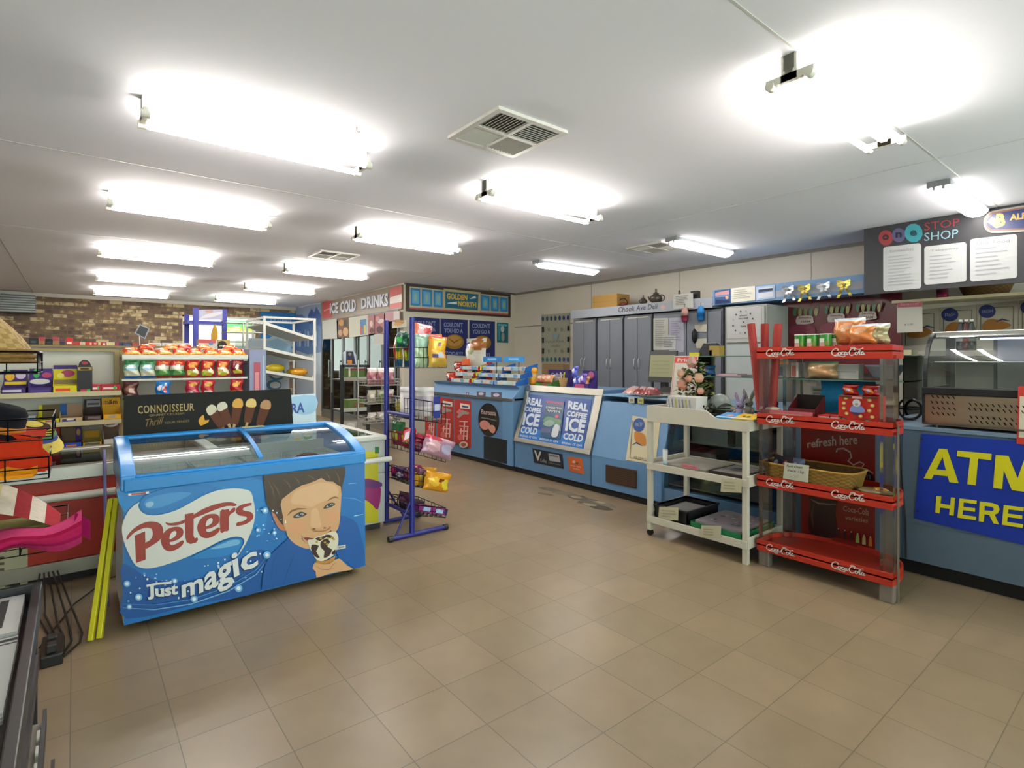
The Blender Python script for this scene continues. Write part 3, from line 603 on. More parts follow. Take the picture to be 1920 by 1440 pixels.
# ================================================================ long red freezer at the left
def redfreezer():
    x0, x1, y0, y1 = -3.15, .215, 4.32, 5.15; zt = .715
    t = thing('chest_freezer', 'long red chest freezer with white bumper rail and grey top edge at the left', 'freezer', (-1.4, 4.7, 0))
    RD = '#982208'
    g = G().box(x0, x1, y0, y1, .14, .5, RD).box(x0, x1, y0, y0 + .06, .5, .63, RD).box(x0, x1, y1 - .06, y1, .5, .63, RD).box(x1 - .06, x1, y0 + .06, y1 - .06, .5, .63, RD).box(x0, x0 + .06, y0 + .06, y1 - .06, .5, .63, RD)
    part(t, 'cabinet', g, 'paint', bev=.004)
    g = G(); c = '#a5a29c'
    g.box(x0 - .01, x1 + .01, y0 - .02, y0 + .07, .63, zt, c).box(x0 - .01, x1 + .01, y1 - .07, y1 + .01, .63, zt - .01, c).box(x0, x1, y1 - .03, y1, zt - .01, zt + .004, '#c9c7c0').box(x1 - .07, x1 + .01, y0 + .07, y1 - .07, .63, zt, c).box(x0 - .01, x0 + .07, y0 + .07, y1 - .07, .63, zt, c)
    part(t, 'top_rim', g, 'metal', bev=.006)
    g = G().tube([(x0, y0 - .05, .535), (x1 + .02, y0 - .05, .535)], .024, '#c9c5ba', 12)
    for k in range(8):
        x = x1 - .1 - k * .43; g.box(x - .02, x + .02, y0 - .045, y0 + .002, .52, .55, '#aaa59a')
    part(t, 'bumper_rail', g, 'plastic')
    part(t, 'kick_rail', G().box(x0, x1, y0 - .012, y0 + .02, .055, .14, '#99958c').box(x0, x1, y1 - .02, y1, .055, .14, '#99958c'), 'metal', bev=.003)
    part(t, 'base', G().box(x0 + .04, x1 - .04, y0 + .06, y1 - .06, 0, .14, '#1d1b1a'), 'dark')
    for a_, b_, z in ((x0 + .06, -.62, .01), (-.66, x1 - .06, 0)):
        part(t, 'glass_lid', G().box(a_, b_, y0 + .06, y1 - .06, zt - .012 + z, zt - .006 + z, '#ffffff'), glass('lid_glass'))
    part(t, 'lid_trim', G().box(-.66, -.62, y0 + .06, y1 - .06, zt - .012, zt + .008, '#c4c2bb'), 'plastic')
    a = A(PY(y0 - .0)); a.poly([(-60, 1040), (52, 1028), (52, 1100), (-60, 1117)], '#9e9a80')
    for k in range(5): a.poly([(-20, 1046 + 11 * k), (8, 1043 + 11 * k), (8, 1048 + 11 * k), (-20, 1051 + 11 * k)], '#4c473a')
    a.poly([(20, 1070), (28, 1069), (28, 1076), (20, 1077)], '#5c5746').poly([(10, 1090), (38, 1087), (38, 1098), (10, 1101)], '#23222a')
    part(t, 'rating_plate', a.g, 'paper', label='cream plate with switches on the red front')
redfreezer()
# frozen packs seen through the glass
fz = [(-.12, '#b7aa3c', '#7f2a3a', 'yellow'), (.06, '#8d3f3b', '#c9b7a6', 'dull red'), (-.45, '#5b5f6a', '#9aa0a5', 'grey')]
for i, (x, c1, c2, nm) in enumerate(fz):
    g = G().box(x - .08, x + .075, 4.78, 5.06, .502, .66, c1); a = A(local((x - .07, 4.78, .51), (1, 0, 0), (0, 0, 1)), g); a.rect(.01, .03, .13, .09, c2)
    single('frozen_food_box', nm + ' frozen food box under the glass of the red freezer', 'box', g, 'foil')

# folded yellow wet-floor stand leaning by the blue freezer
g1 = G().bar((.062, 3.355, .0), (.152, 3.60, .625), .022, .03, '#c4bc10'); g2 = G().bar((.096, 3.355, .0), (.176, 3.60, .625), .022, .03, '#c4bc10')
t = thing('folding_sign', 'folded yellow floor sign standing on edge left of the blue freezer', 'sign', (.08, 3.36, 0))
part(t, 'panel', g1, 'plastic', bev=.003); part(t, 'panel', g2, 'plastic', bev=.003)
part(t, 'hinge', G().tube([(.148, 3.598, .62), (.18, 3.598, .62)], .012, '#a39c10', 8), 'plastic')
single('mop_handle', 'thin pale violet pole upright between the red freezer and the blue freezer', 'pole', G().tube([(.142, 3.75, 0), (.145, 4.245, .80)], .009, '#6f6a9c', 8), 'plastic')

# power leads and plug box under the red freezer
g = G()
for k in range(5): g.tube([(-.16 + .02 * k, 4.26, .10), (-.17 + .05 * k, 3.9 - .12 * k, .02), (-.10 + .03 * k, 3.55 - .05 * k, .008), (-.04, 3.35 - .03 * k, .012)], .005, '#1b1a19', 5)
g.tube([(-.13, 3.4, .01), (.0, 3.9, .008), (.16, 4.2, .01), (.4, 4.3, .01)], .004, '#1b1a19', 5)
single('tangled_leads', 'tangle of black power cords on the floor beside the newspaper stand', 'cord', g, 'dark')
single('power_board', 'black power board with plugs on the floor at far left', 'power board', G().box(-.12, -.04, 3.18, 3.42, 0, .05, '#161616').box(-.1, -.06, 3.2, 3.25, .05, .09, '#222222').box(-.1, -.06, 3.3, 3.35, .05, .085, '#2b2b2b'), 'plastic', bev=.006)

# ================================================================ newspaper stand at bottom left
def news():
    xr, yn, yf, zt = -.095, 1.3, 2.40, .62
    t = thing('newspaper_stand', 'black metal newspaper stand with sloping tiers in the bottom left corner', 'stand', (-.5, 1.85, 0))
    BK = '#2a2a2c'
    g = G().box(xr - .9, xr, yn, yf, zt - .055, zt - .045, BK).box(xr - .012, xr + .012, yn, yf, zt - .06, zt + .01, BK).box(xr - .9, xr, yf - .012, yf + .006, zt - .06, zt + .01, BK).box(xr - .9, xr, yn - .006, yn + .012, zt - .3, zt + .01, BK)
    part(t, 'top_tray', g, 'paint', bev=.003)
    for y in (yn + .01, yf - .03):
        for x in (xr - .88, xr - .03): part(t, 'leg', G().box(x, x + .03, y, y + .03, 0, zt - .05, BK), 'paint', bev=.002)
    for z, dx in ((.40, .0), (.22, .02), (.05, .04)):
        g = G(); g.prism([(xr - .5, yn, z + .02), (xr + dx, yn, z - .02), (xr + dx, yn, z - .012), (xr - .5, yn, z + .028)], (0, yf - yn - .1, 0), '#7d7a6f')
        g.box(xr + dx - .004, xr + dx + .006, yn, yf - .1, z - .03, z + .03, BK)
        for k in range(9): g.box(xr + dx - .012, xr + dx - .005, yn + .15 + k * .085, yn + .19 + k * .085, z - .015, z + .035, '#b8b4aa')
        part(t, 'tier', g, 'paint')
news()
def paper(x0, x1, y0, y1, z, n, lb, art):
    g = G()
    for k in range(n): g.box(x0 + .003 * (k % 3), x1 - .003 * (k % 2), y0 + .002 * (k % 2), y1, z + k * .004, z + k * .004 + .0034, '#b5b5b3')
    a = A(local((x0, y0, z + n * .004), (1, 0, 0), (0, 1, 0)), g); a.rect(0, 0, x1 - x0, y1 - y0, '#bdbdbb'); art(a, x1 - x0, y1 - y0)
    single('newspaper', lb, 'newspaper', g, 'paper', 'newspapers on the black stand')
def pa1(a, w_, h):
    a.rect(.04, .06, w_ * .7, h * .8, '#4c4c50').rect(w_ * .74, .05, w_ - .05, h * .85, '#8d9086').rect(w_ - .055, .05, w_ - .035, h * .9, '#3a3a3a')
    fake_lines(a, w_ * .76, .07, w_ - .07, h * .8, 9, '#55554f')
def pa2(a, w_, h):
    a.rect(.0, h - .03, w_, h - .012, '#2f2f33').rect(.0, h - .05, w_, h - .042, '#3c3c3c'); a.rect(w_ * .2, h * .25, w_ * .72, h * .8, '#a08d76').ell(w_ * .6, h * .3, .04, .05, '#b9ab3c').rect(w_ - .06, h * .3, w_ - .04, h * .8, '#7d2e38')
    fake_lines(a, w_ * .1, .03, w_ * .8, h * .22, 6, '#6a6a68')
paper(-.75, -.125, 2.06, 2.37, .575, 8, 'folded newspaper on the black stand, far end of the top tray', pa1)
paper(-.75, -.122, 1.62, 2.05, .575, 6, 'newspaper with a colour photo in the middle of the black stand', pa2)
paper(-.8, -.135, 1.32, 1.61, .575, 5, 'plain pale newspaper at the near end of the black stand', lambda a, w_, h: fake_lines(a, .05, .03, w_ - .1, h - .03, 10, '#77777a'))
# ================================================================ product makers
def painter(base, ops):
    def f(u, v):
        c = base
        for o in ops:
            k = o[0]
            if k == 'r' and o[1] <= u <= o[3] and o[2] <= v <= o[4]: c = o[5]
            elif k == 'e' and ((u - o[1]) / o[3]) ** 2 + ((v - o[2]) / o[4]) ** 2 <= 1: c = o[5]
        return c
    return f
def bag_geo(w_, h, d, base, ops, nu=14, nv=16, flat=False):
    g = G(); f = painter(base, ops)
    def bul(u, v): return (max(0, 1 - abs(2 * u - 1) ** 2.4) ** .6) * (max(0, 1 - abs(2 * v - 1) ** 3.2) ** .6)
    def sx(u, v): return (u - .5) * w_ * (1 - .05 * math.sin(math.pi * v)) + .006 * math.sin(v * 9)
    g.grid(lambda u, v: V((sx(u, v), -d * .6 * bul(u, v) - (.003 * math.sin(u * 60) if v > .93 or v < .07 else .004 * math.sin(7 * u + 11 * v) * bul(u, v)), v * h)), nu, nv, f)
    g.grid(lambda u, v: V((sx(1 - u, v), d * .4 * bul(1 - u, v) + .001, v * h)), nu // 2, nv // 2, base)
    return g
def bag(label, x, y, z, w_, h, d, base, ops, name='snack_bag', cat='snack bag', group=None, rz=0, rx=0, m='foil', ry=0):
    o = single(name, label, cat, bag_geo(w_, h, d, base, ops), m, group, at=(x, y, z)); o.rotation_euler = (rx, ry, rz); return o
def carton(label, x, y, z, w_, d, h, base, ops=None, front=None, name='carton', cat='box', group=None, rz=0, m='paper', lid=None, rx=0):
    g = G().box(-w_ / 2, w_ / 2, 0, d, 0, h, base)
    a = A(local((-w_ / 2, 0, 0), (1, 0, 0), (0, 0, 1)), g, l0=.0008, dl=.0004)
    for o in ops or []:
        if o[0] == 'r': a.rect(o[1] * w_, o[2] * h, o[3] * w_, o[4] * h, o[5])
        elif o[0] == 'e': a.ell(o[1] * w_, o[2] * h, o[3] * w_, o[4] * h, o[5], 14)
        elif o[0] == 't': a.text(o[1], [(o[2] * w_, o[3] * h), (o[4] * w_, o[3] * h)], [(o[2] * w_, o[5] * h), (o[4] * w_, o[5] * h)], o[6], .02)
    if lid: g.box(-w_ / 2, w_ / 2, 0, d, h, h + .001, lid)
    o = single(name, label, cat, g, m, group, at=(x, y, z)); o.rotation_euler = (rx, 0, rz); return o
def tray(label, x, y, z, w_, d, h, base, hh=None, hcol=None, ops=None, fops=None, inside='#6b563c', group=None, rz=0, fill=None):
    """open display carton: low front, sloping sides, raised printed back card"""
    t = thing('display_box', label, 'display box', (x, y, z), group, rz); q = .003; hb = h * 1.0; hf = h * .45
    g = G().box(-w_ / 2, w_ / 2, 0, d, 0, q, inside).box(-w_ / 2, w_ / 2, 0, q, 0, hf, base).box(-w_ / 2, w_ / 2, d - q, d, 0, hb, inside)
    for sx_ in (-w_ / 2, w_ / 2 - q): g.prism([(sx_, 0, 0), (sx_, d, 0), (sx_, d, hb), (sx_, 0, hf)], (q, 0, 0), base)
    a = A(local((-w_ / 2, 0, 0), (1, 0, 0), (0, 0, 1)), g, l0=.0008, dl=.0004)
    for o in fops or []:
        if o[0] == 'r': a.rect(o[1] * w_, o[2] * hf, o[3] * w_, o[4] * hf, o[5])
        elif o[0] == 'e': a.ell(o[1] * w_, o[2] * hf, o[3] * w_, o[4] * hf, o[5], 14)
        elif o[0] == 't': a.text(o[1], [(o[2] * w_, o[3] * hf), (o[4] * w_, o[3] * hf)], [(o[2] * w_, o[5] * hf), (o[4] * w_, o[5] * hf)], o[6], .02)
    part(t, 'tray', g, 'paper', world=False)
    if hh:
        g = G().box(-w_ / 2, w_ / 2, d - .006, d - .003, 0, hh, hcol or base); a = A(local((-w_ / 2, d - .006, 0), (1, 0, 0), (0, 0, 1)), g, l0=.0008, dl=.0004)
        for o in ops or []:
            if o[0] == 'r': a.rect(o[1] * w_, o[2] * hh, o[3] * w_, o[4] * hh, o[5])
            elif o[0] == 'e': a.ell(o[1] * w_, o[2] * hh, o[3] * w_, o[4] * hh, o[5], 14)
            elif o[0] == 't': a.text(o[1], [(o[2] * w_, o[3] * hh), (o[4] * w_, o[3] * hh)], [(o[2] * w_, o[5] * hh), (o[4] * w_, o[5] * hh)], o[6], .02)
        part(t, 'header_card', g, 'paper', world=False)
    if fill:
        for k in range(fill[1]):
            for r_ in range(2):
                g = G().box(-w_ / 2 + .01 + k * (w_ - .02) / fill[1], -w_ / 2 + .006 + (k + 1) * (w_ - .02) / fill[1], .012 + r_ * d * .45, .012 + r_ * d * .45 + d * .38, q, hf * (1.02 + .25 * r_), fill[0])
                part(t, 'packet', g, 'foil', world=False)
    return t

# ================================================================ shelving in the middle of the shop
GY = 5.3; WOOD = '#8f7c4c'; SHELF = '#b9ab84'; BACK = '#bdbab0'
def P_(px, py, y=GY): return xa(px, y), za(py, xa(px, y), y)
def gondola(label, x0, x1, y0, shelves, ztop, backc=BACK, depth=.33, wood=WOOD, name='shelving_unit'):
    t = thing(name, label, 'shelves', ((x0 + x1) / 2, y0 + depth / 2, 0), 'shop shelving bays')
    part(t, 'back_panel', G().box(x0 + .03, x1 - .03, y0 + depth, y0 + depth + .02, .0, ztop, backc), 'paint')
    for x in (x0, x1 - .035): part(t, 'upright', G().box(x, x + .035, y0 + depth - .05, y0 + depth + .03, 0, ztop, wood), 'paint', bev=.002)
    part(t, 'top_cap', G().box(x0, x1, y0 + depth - .05, y0 + depth + .06, ztop, ztop + .02, wood), 'paint')
    for z, dp in shelves: part(t, 'shelf', G().box(x0 + .005, x1 - .005, y0 + depth - dp, y0 + depth, z - .018, z, SHELF).box(x0, x1, y0 + depth - dp - .012, y0 + depth - dp, z - .032, z + .004, SHELF), 'paint', bev=.002)
    part(t, 'base', G().box(x0, x1, y0, y0 + depth, 0, .12, '#9a917a'), 'paint')
    return t
z1 = P_(228, 733)[1]; z2 = P_(228, 786)[1]; z3 = P_(228, 832)[1]; xL = xa(228, GY)
gondola('cream shelving bay with boxed chocolates at the far left', -.66, xL, GY, [(z1, .32), (z2, .32), (z3, .32), (.45, .32)], 1.43)
gondola('cream shelving bay behind the long red freezer, outer left', -1.62, -.66, GY, [(1.1, .32), (.89, .32), (.7, .32)], 1.43)
gx0, gx1 = xL + .005, xa(466, GY)
t = thing('hanging_display', 'pegboard bay hung with two rows of bright snack bags', 'shelves', ((gx0 + gx1) / 2, GY + .1, 0), 'shop shelving bays')
part(t, 'back_panel', G().box(gx0 + .02, gx1 - .02, GY + .33, GY + .35, 0, 1.44, '#b3aca0'), 'paint')
for x in (gx0, gx1 - .035): part(t, 'upright', G().box(x, x + .035, GY + .28, GY + .36, 0, 1.45, WOOD), 'paint')
part(t, 'shelf', G().box(gx0, gx1, GY + .03, GY + .34, 1.385, 1.4, '#c9c5b8').box(gx0, gx1, GY + .018, GY + .03, 1.37, 1.404, '#d3d0c6'), 'paint')
for zz in (1.365, 1.205): part(t, 'hook_rail', G().box(gx0, gx1, GY + .04, GY + .055, zz - .012, zz + .004, '#cfcbc0').box(gx0, gx0 + .01, GY + .05, GY + .33, zz - .01, zz, '#bbbbbb').box(gx1 - .01, gx1, GY + .05, GY + .33, zz - .01, zz, '#bbbbbb'), 'paint')
part(t, 'base', G().box(gx0, gx1, GY, GY + .33, 0, .7, '#9a917a'), 'paint')
wb = .104; hb = .145
GRN = [('r', 0, .72, 1, 1, '#2f7a48'), ('r', 0, .45, 1, .72, '#7fae94'), ('e', .5, .62, .33, .14, '#dfe6ea'), ('e', .55, .5, .3, .07, '#8fb4d4'), ('r', 0, 0, 1, .13, '#1e5f9b'), ('e', .5, .9, .25, .05, '#174f2c')]
RGR = [('r', 0, .68, 1, 1, '#b8301f'), ('e', .5, .6, .42, .13, '#e2dcd2'), ('r', 0, .12, 1, .45, '#2f7a3e'), ('e', .5, .3, .3, .14, '#6fa05a'), ('r', 0, 0, 1, .12, '#8d1f1a'), ('e', .5, .85, .3, .06, '#d07a2a')]
RYE = [('e', .5, .72, .34, .15, '#d8862a'), ('e', .28, .28, .24, .18, '#e0d270'), ('e', .72, .34, .22, .2, '#e8e2b8'), ('e', .5, .15, .3, .1, '#b8a52a'), ('e', .5, .5, .2, .08, '#8f1420')]
MAR = [('e', .5, .6, .12, .22, '#d9cfc0'), ('e', .5, .3, .36, .12, '#a8a02c'), ('e', .5, .85, .3, .07, '#b0412c')]
top = [(255, 'green and white snack bag, leftmost on the upper hook row', '#c9c6ae', GRN), (277.5, 'green and white snack bag, second from left on the upper hook row', '#c9c6ae', GRN),
       (306, 'red white and green snack bag, left one of its pair on the upper row', '#c4bca8', RGR), (334, 'red white and green snack bag, right one of its pair on the upper row', '#c4bca8', RGR),
       (362, 'red and yellow snack bag beside the red white and green pair', '#b01f22', RYE), (390.5, 'red and yellow snack bag with green corner on the upper hook row', '#b01f22', RYE + [('e', .12, .2, .14, .12, '#8fb02c')]),
       (419, 'red and yellow snack bag with white slanted patch, seventh on the upper row', '#b32027', RYE + [('e', .4, .5, .3, .08, '#e9e2dc')]), (446, 'dark maroon snack bag, rightmost on the upper hook row', '#6e1620', MAR)]
top[0] = (247, ) + top[0][1:]
for px, lb, c, ops in top: bag(lb, xa(px, GY), GY + .03, 1.215, wb, hb, .035, c, ops, group='snack bags hung on the upper row')
low = [(245, 'dark brown snack bag, leftmost on the lower hook row', '#4a2420', [('e', .5, .5, .36, .3, '#7d4a44'), ('e', .6, .5, .2, .15, '#c4a79c'), ('e', .4, .2, .2, .1, '#a3938a')]),
       (306, 'bright blue snack bag hanging alone on the lower hook row', '#1c72bd', [('e', .3, .6, .16, .16, '#e3dfe0'), ('e', .65, .6, .12, .28, '#d9d3d0'), ('e', .7, .5, .1, .2, '#c23a30'), ('e', .3, .2, .2, .06, '#e0e0e4')]),
       (362, 'pinkish red snack bag, left one of the lower middle pair', '#a82236', [('e', .5, .75, .3, .12, '#c88a3a'), ('e', .5, .3, .4, .14, '#c9647c'), ('e', .4, .3, .12, .1, '#eae4e4')]),
       (391, 'pinkish red snack bag with cream sweets, right one of the lower middle pair', '#b02430', [('e', .5, .75, .3, .12, '#d09a40'), ('e', .45, .25, .34, .14, '#dccfc0')]),
       (445, 'red and orange snack bag, rightmost on the lower hook row', '#a82026', [('e', .45, .7, .3, .15, '#d19a3a'), ('r', 0, 0, 1, .3, '#c9852a'), ('e', .5, .2, .2, .1, '#3f6a5c')])]
for px, lb, c, ops in low: bag(lb, xa(px, GY), GY + .03, 1.045, wb, hb, .035, c, ops, group='snack bags hung on the lower row')
# snack bags lying on the top shelf of the peg bay
rnd = random.Random(5)
words_ = ['leftmost', 'second from left', 'third from left', 'fourth from left', 'fifth from left', 'sixth from left', 'seventh from left', 'rightmost']
for i in range(8):
    x = gx0 + .07 + i * (gx1 - gx0 - .13) / 7
    bag('orange red snack bag lying on the shelf over the hanging bags, ' + words_[i], x, GY + .05, 1.407, .11, .14, .03, ['#c4401c', '#b33a1c', '#c9582a', '#a82a1c'][i % 4], [('r', 0, 0, 1, .25, '#d8872c'), ('e', .5, .6, .3, .2, '#e09a48'), ('e', .3, .3, .1, .1, '#cfc4b0')],
        group='snack bags lying over the hanging rows', rx=R(-66) - .1 * rnd.random(), rz=rnd.uniform(-.15, .15))
for i, (x, c) in enumerate(((gx0 + .16, '#c0452a'), (gx0 + .34, '#c4763a'), (gx0 + .44, '#a32018'), (gx0 + .62, '#bf6a30'), (gx0 + .82, '#c2521f'))):
    bag(['red orange', 'amber', 'deep red', 'tan orange', 'bright orange'][i] + ' snack bag on top of the flat bags over the peg bay', x, GY + .13, 1.452, .11, .12, .03, c, [('e', .5, .5, .3, .2, '#d8924a')], group='snack bags lying over the hanging rows', rx=R(-72), rz=rnd.uniform(-.3, .3))

# ---- left bay: top shelf
sy = GY + .03
def S1(px0, px1, py0, py1, y=None): y = y or sy; a, b = xa(px0, y), xa(px1, y); return (a + b) / 2, b - a, za(py1, (a + b) / 2, y), za(py0, (a + b) / 2, y) - za(py1, (a + b) / 2, y)
def shelfbox(kind, label, px0, px1, py0, zb, base, ops, dp=.2, y=None, **k):
    y = y or sy; a, b = xa(px0, y), xa(px1, y); x = (a + b) / 2; h = za(py0, x, y) - zb
    if kind == 'c': return carton(label, x, y, zb, b - a, dp, h, base, ops, **k)
    return tray(label, x, y, zb, b - a, dp, h * .55, base, h, k.pop('hcol', base), ops, **k)
shelfbox('t', 'purple and yellow open chocolate box, leftmost on the top shelf', 2, 49, 694, z1, '#3b2364', [('r', 0, .5, 1, 1, '#3a1f5c'), ('e', .7, .75, .22, .16, '#c9b2cc'), ('e', .25, .7, .2, .18, '#d9a52c'), ('e', .2, .9, .1, .08, '#3f9a3c'), ('r', 0, .35, 1, .48, '#e0bd24')], fops=[('r', .05, .3, .8, .7, '#b9b4c4')])
shelfbox('t', 'purple and white open chocolate box, second on the top shelf', 52, 97, 692, z1, '#38206e', [('e', .3, .8, .15, .2, '#3f9c4c'), ('e', .75, .72, .22, .12, '#b0406a'), ('e', .45, .45, .45, .12, '#d8d3d0'), ('r', 0, 0, 1, .3, '#2e1c60')], hcol='#3b2474', fops=[('r', .1, .2, .9, .6, '#4a3a78')])
shelfbox('t', 'yellow open chocolate box with purple trim, third on the top shelf', 99, 145, 685, z1, '#d4c31e', [('r', 0, .85, 1, 1, '#3c2a6c'), ('e', .6, .68, .3, .14, '#a8446c'), ('e', .3, .6, .15, .1, '#e4dc64'), ('r', 0, .28, 1, .45, '#8d7a58')], hcol='#d6c722', fops=[('r', .1, .2, .7, .6, '#d0442c')])
# tall dark arched box
zb = z1; xx, ww = xa(159, sy), .093
g = G(); pr = [(-ww / 2, 0, 0), (ww / 2, 0, 0), (ww / 2, 0, .19)] + [(ww / 2 * .8 * math.cos(a), 0, .20 + .045 * math.sin(a)) for a in [math.pi * k / 8 for k in range(9)]] + [(-ww / 2, 0, .19)]
g.prism(pr, (0, .12, 0), '#2d2c2e'); a = A(local((-ww / 2, 0, 0), (1, 0, 0), (0, 0, 1)), g, l0=.001, dl=.0005); a.rect(.004, .165, ww - .004, .19, '#a88f5a').rect(.02, .17, .07, .184, '#3c3324').ell(ww / 2, .222, .02, .012, '#a23a3c').rect(.02, .0, .06, .02, '#b53a44').rect(.06, .004, .08, .02, '#2fae3e')
single('chocolate_box', 'tall dark arched box with gold band at right of the top shelf', 'box', g, 'paper', at=(xx, sy, zb))
for px0, px1, lb, c in ((172, 189, 'low red box just right of the tall dark arched box', '#a8303c'), (190, 226, 'wide low red box at the right end of the top shelf', '#a3262c')):
    shelfbox('c', lb, px0, px1, 721, z1, c, [('r', .1, .3, .8, .6, '#d6c8c0'), ('e', .7, .5, .08, .3, '#38a83e')], dp=.15)
# second shelf
shelfbox('t', 'bright yellow open box on the second shelf', 70, 112, 762, z2, '#d8cb1c', [('r', 0, 0, .16, 1, '#ddd024')], hcol='#6c5c3a', fops=[('r', .35, .2, .85, .6, '#b5566a')])
shelfbox('t', 'blue and tan open box beside the bright yellow one', 112, 155, 760, z2, '#c4a67c', [('r', 0, .3, .3, 1, '#1f5fa8'), ('r', .3, .3, 1, 1, '#a8866a')], hcol='#b08c6c', fops=[('r', .1, .1, .7, .7, '#3c3a78'), ('r', .3, .4, .6, .8, '#d9d4d0')])
shelfbox('t', 'dark brown open box, second shelf near its right end', 158, 191, 751, z2, '#33221e', [('r', .15, .6, .95, .95, '#94929a'), ('r', .2, .7, .9, .8, '#5a5054')], hcol='#3a2723', fops=[('r', .2, .3, .9, .8, '#75605a')])
shelfbox('t', 'orange yellow open box lettered m&m, second shelf right end', 193, 228, 748, z2, '#dda018', [('t', 'm&m', .1, .66, .85, .9, '#4a2a12')], hcol='#e0a51c', fops=[('r', .3, .3, .7, .8, '#9a968a')])
shelfbox('c', 'flat white and blue box under the black cap', 24, 66, 782, z2, '#cfcdd0', [('r', .7, .3, .95, .9, '#2f8ac4')], dp=.15)
shelfbox('c', 'flat purplish pink box at the left edge, second shelf', -30, 23, 784, z2, '#8d2f5a', [('r', .3, .4, .8, .7, '#c990a8')], dp=.15)
# third shelf
shelfbox('t', 'red open box with white lettering on the third shelf', 57, 112, 792, z3, '#a02018', [('t', 'KitKat', .22, .72, .85, .93, '#d9d2cc'), ('r', 0, .35, 1, .45, '#7c1812')], hcol='#a51f1c', fops=[('e', .75, .5, .15, .4, '#c9a08a')])
shelfbox('t', 'royal blue open box, third shelf', 114, 153, 806, z3, '#1b43a8', [('r', .7, .1, 1, 1, '#4a2f78'), ('e', .85, .7, .1, .2, '#c98f5a')], hcol='#6b563c', fops=[('r', .25, .2, .75, .6, '#c77a5a')])
shelfbox('t', 'small yellow open box, third shelf', 155, 191, 810, z3, '#cfa416', [('r', .1, .4, .9, .9, '#b98c1a')], hcol='#8c7a3a', fops=[('r', .1, .2, .9, .9, '#54585a')])
shelfbox('t', 'brown and white open box with oval header, third shelf right end', 194, 226, 793, z3, '#c9c4bc', [('e', .5, .85, .45, .16, '#d0ccc6'), ('r', .25, .8, .75, .86, '#8a3c34'), ('r', 0, 0, 1, .55, '#5c4c3c')], hcol='#5a4433')
shelfbox('c', 'tan card box at the left of the third shelf', 22, 52, 796, z3, '#b59b5a', [('r', .2, .5, .8, .6, '#8a7040')], dp=.12)
# fourth level seen over the red freezer
shelfbox('c', 'yellow flat pack below the third shelf', 85, 147, 848, .60, '#a8a03a', [('e', .8, .5, .12, .4, '#a04a5a'), ('r', 0, 0, .5, .4, '#5a5a66')], dp=.12)
shelfbox('c', 'green and pink flat packs below the third shelf', 152, 215, 842, .60, '#8a8478', [('r', 0, .1, .15, .9, '#3c6a4c'), ('r', .3, .1, .6, .9, '#a05a5c'), ('r', .62, .1, .98, .9, '#a88a84')], dp=.12)

# ---- goods on the next aisle behind, seen above the shelf tops
y2 = 6.6
gondola('far shelving bay whose top carries small red and black boxes', -1.0, xa(400, y2), y2 - .1, [(1.25, .32)], za(650, 0, y2) + .0, '#a8a49a')
zt = za(650, 0, y2) + .02
def tops(px0, px1, py0, label, base, ops, cat='box', name='carton', y=None, zb=None, g=None):
    y = y or y2 + .0; y += .17; a, b = xa(px0, y), xa(px1, y); x = (a + b) / 2; zz = zt if zb is None else zb
    carton(label, x, y, zz, b - a, .12, max(.03, za(py0, x, y) - zz), base, ops, name=name, cat=cat, group=g)
tops(54, 71, 634, 'black box at the left of the far shelf top', '#25242a', [('r', .2, .2, .8, .6, '#4a4a52')])
tops(73, 84, 632, 'red topped tan box beside the leftmost black box', '#8e6c48', [('r', 0, .5, 1, 1, '#a03a4c')])
tops(85, 98, 635, 'black box between two red topped boxes', '#1c1b1f', [('r', .2, .2, .8, .5, '#3c3a44')])
tops(99, 110, 632, 'red topped tan box, second one along the far shelf top', '#8e6c48', [('r', 0, .5, 1, 1, '#a23c50')])
tops(112, 122, 637, 'small navy box on the far shelf top', '#33304a', [('r', 0, .6, 1, 1, '#6a3a4c')])
tops(124, 137, 633, 'red and white upright box on the far shelf top', '#c02c24', [('r', .1, .1, .8, .4, '#e0d0cc')])
tops(139, 153, 643, 'low red box followed by cream box', '#b82a2c', [('r', .8, 0, 1, 1, '#cfc0a0')])
tops(154, 160, 643, 'narrow cream box between red boxes', '#cdbf94', [])
tops(161, 173, 643, 'low bright red box in the far row', '#c8321f', [('r', .6, .1, .9, .8, '#e0c0a8')])
tops(174, 183, 643, 'low red box with pale badge in the far row', '#c23a38', [('e', .5, .5, .3, .3, '#d8a8a0')])
tops(184, 189, 643, 'second narrow cream box in the far row', '#c9bb92', [])
tops(190, 199, 643, 'last low red box before the yellow label box', '#c22e22', [('r', .3, .1, .8, .7, '#e3ded8')])
tops(200, 215, 643, 'white box with yellow label in the far row', '#cfccc4', [('r', .1, .3, .9, .8, '#c9c04a')])
tops(217, 229, 645, 'pink and navy box right of the yellow label box', '#9c3f52', [('r', .5, 0, 1, 1, '#2f3a5c')])
tops(230, 247, 645, 'navy box in the far row above the peg bay', '#34405e', [('r', .2, .3, .8, .6, '#5a688c')])
tops(248, 260, 646, 'salmon box in the far row above the peg bay', '#b8564e', [])
tops(261, 275, 646, 'plum box in the far row above the peg bay', '#6a4250', [('r', .2, .3, .8, .6, '#8a6a74')])
for i, (p0, p1) in enumerate(((278, 303), (304, 329), (330, 356))):
    tops(p0, p1, 643, ['left', 'middle', 'right'][i] + ' white card with faint blue writing above the peg bay', '#cdccca', [('r', .15, .45, .85, .6, '#8d92a8')], 'card', 'price_card', g='white cards above the peg bay')
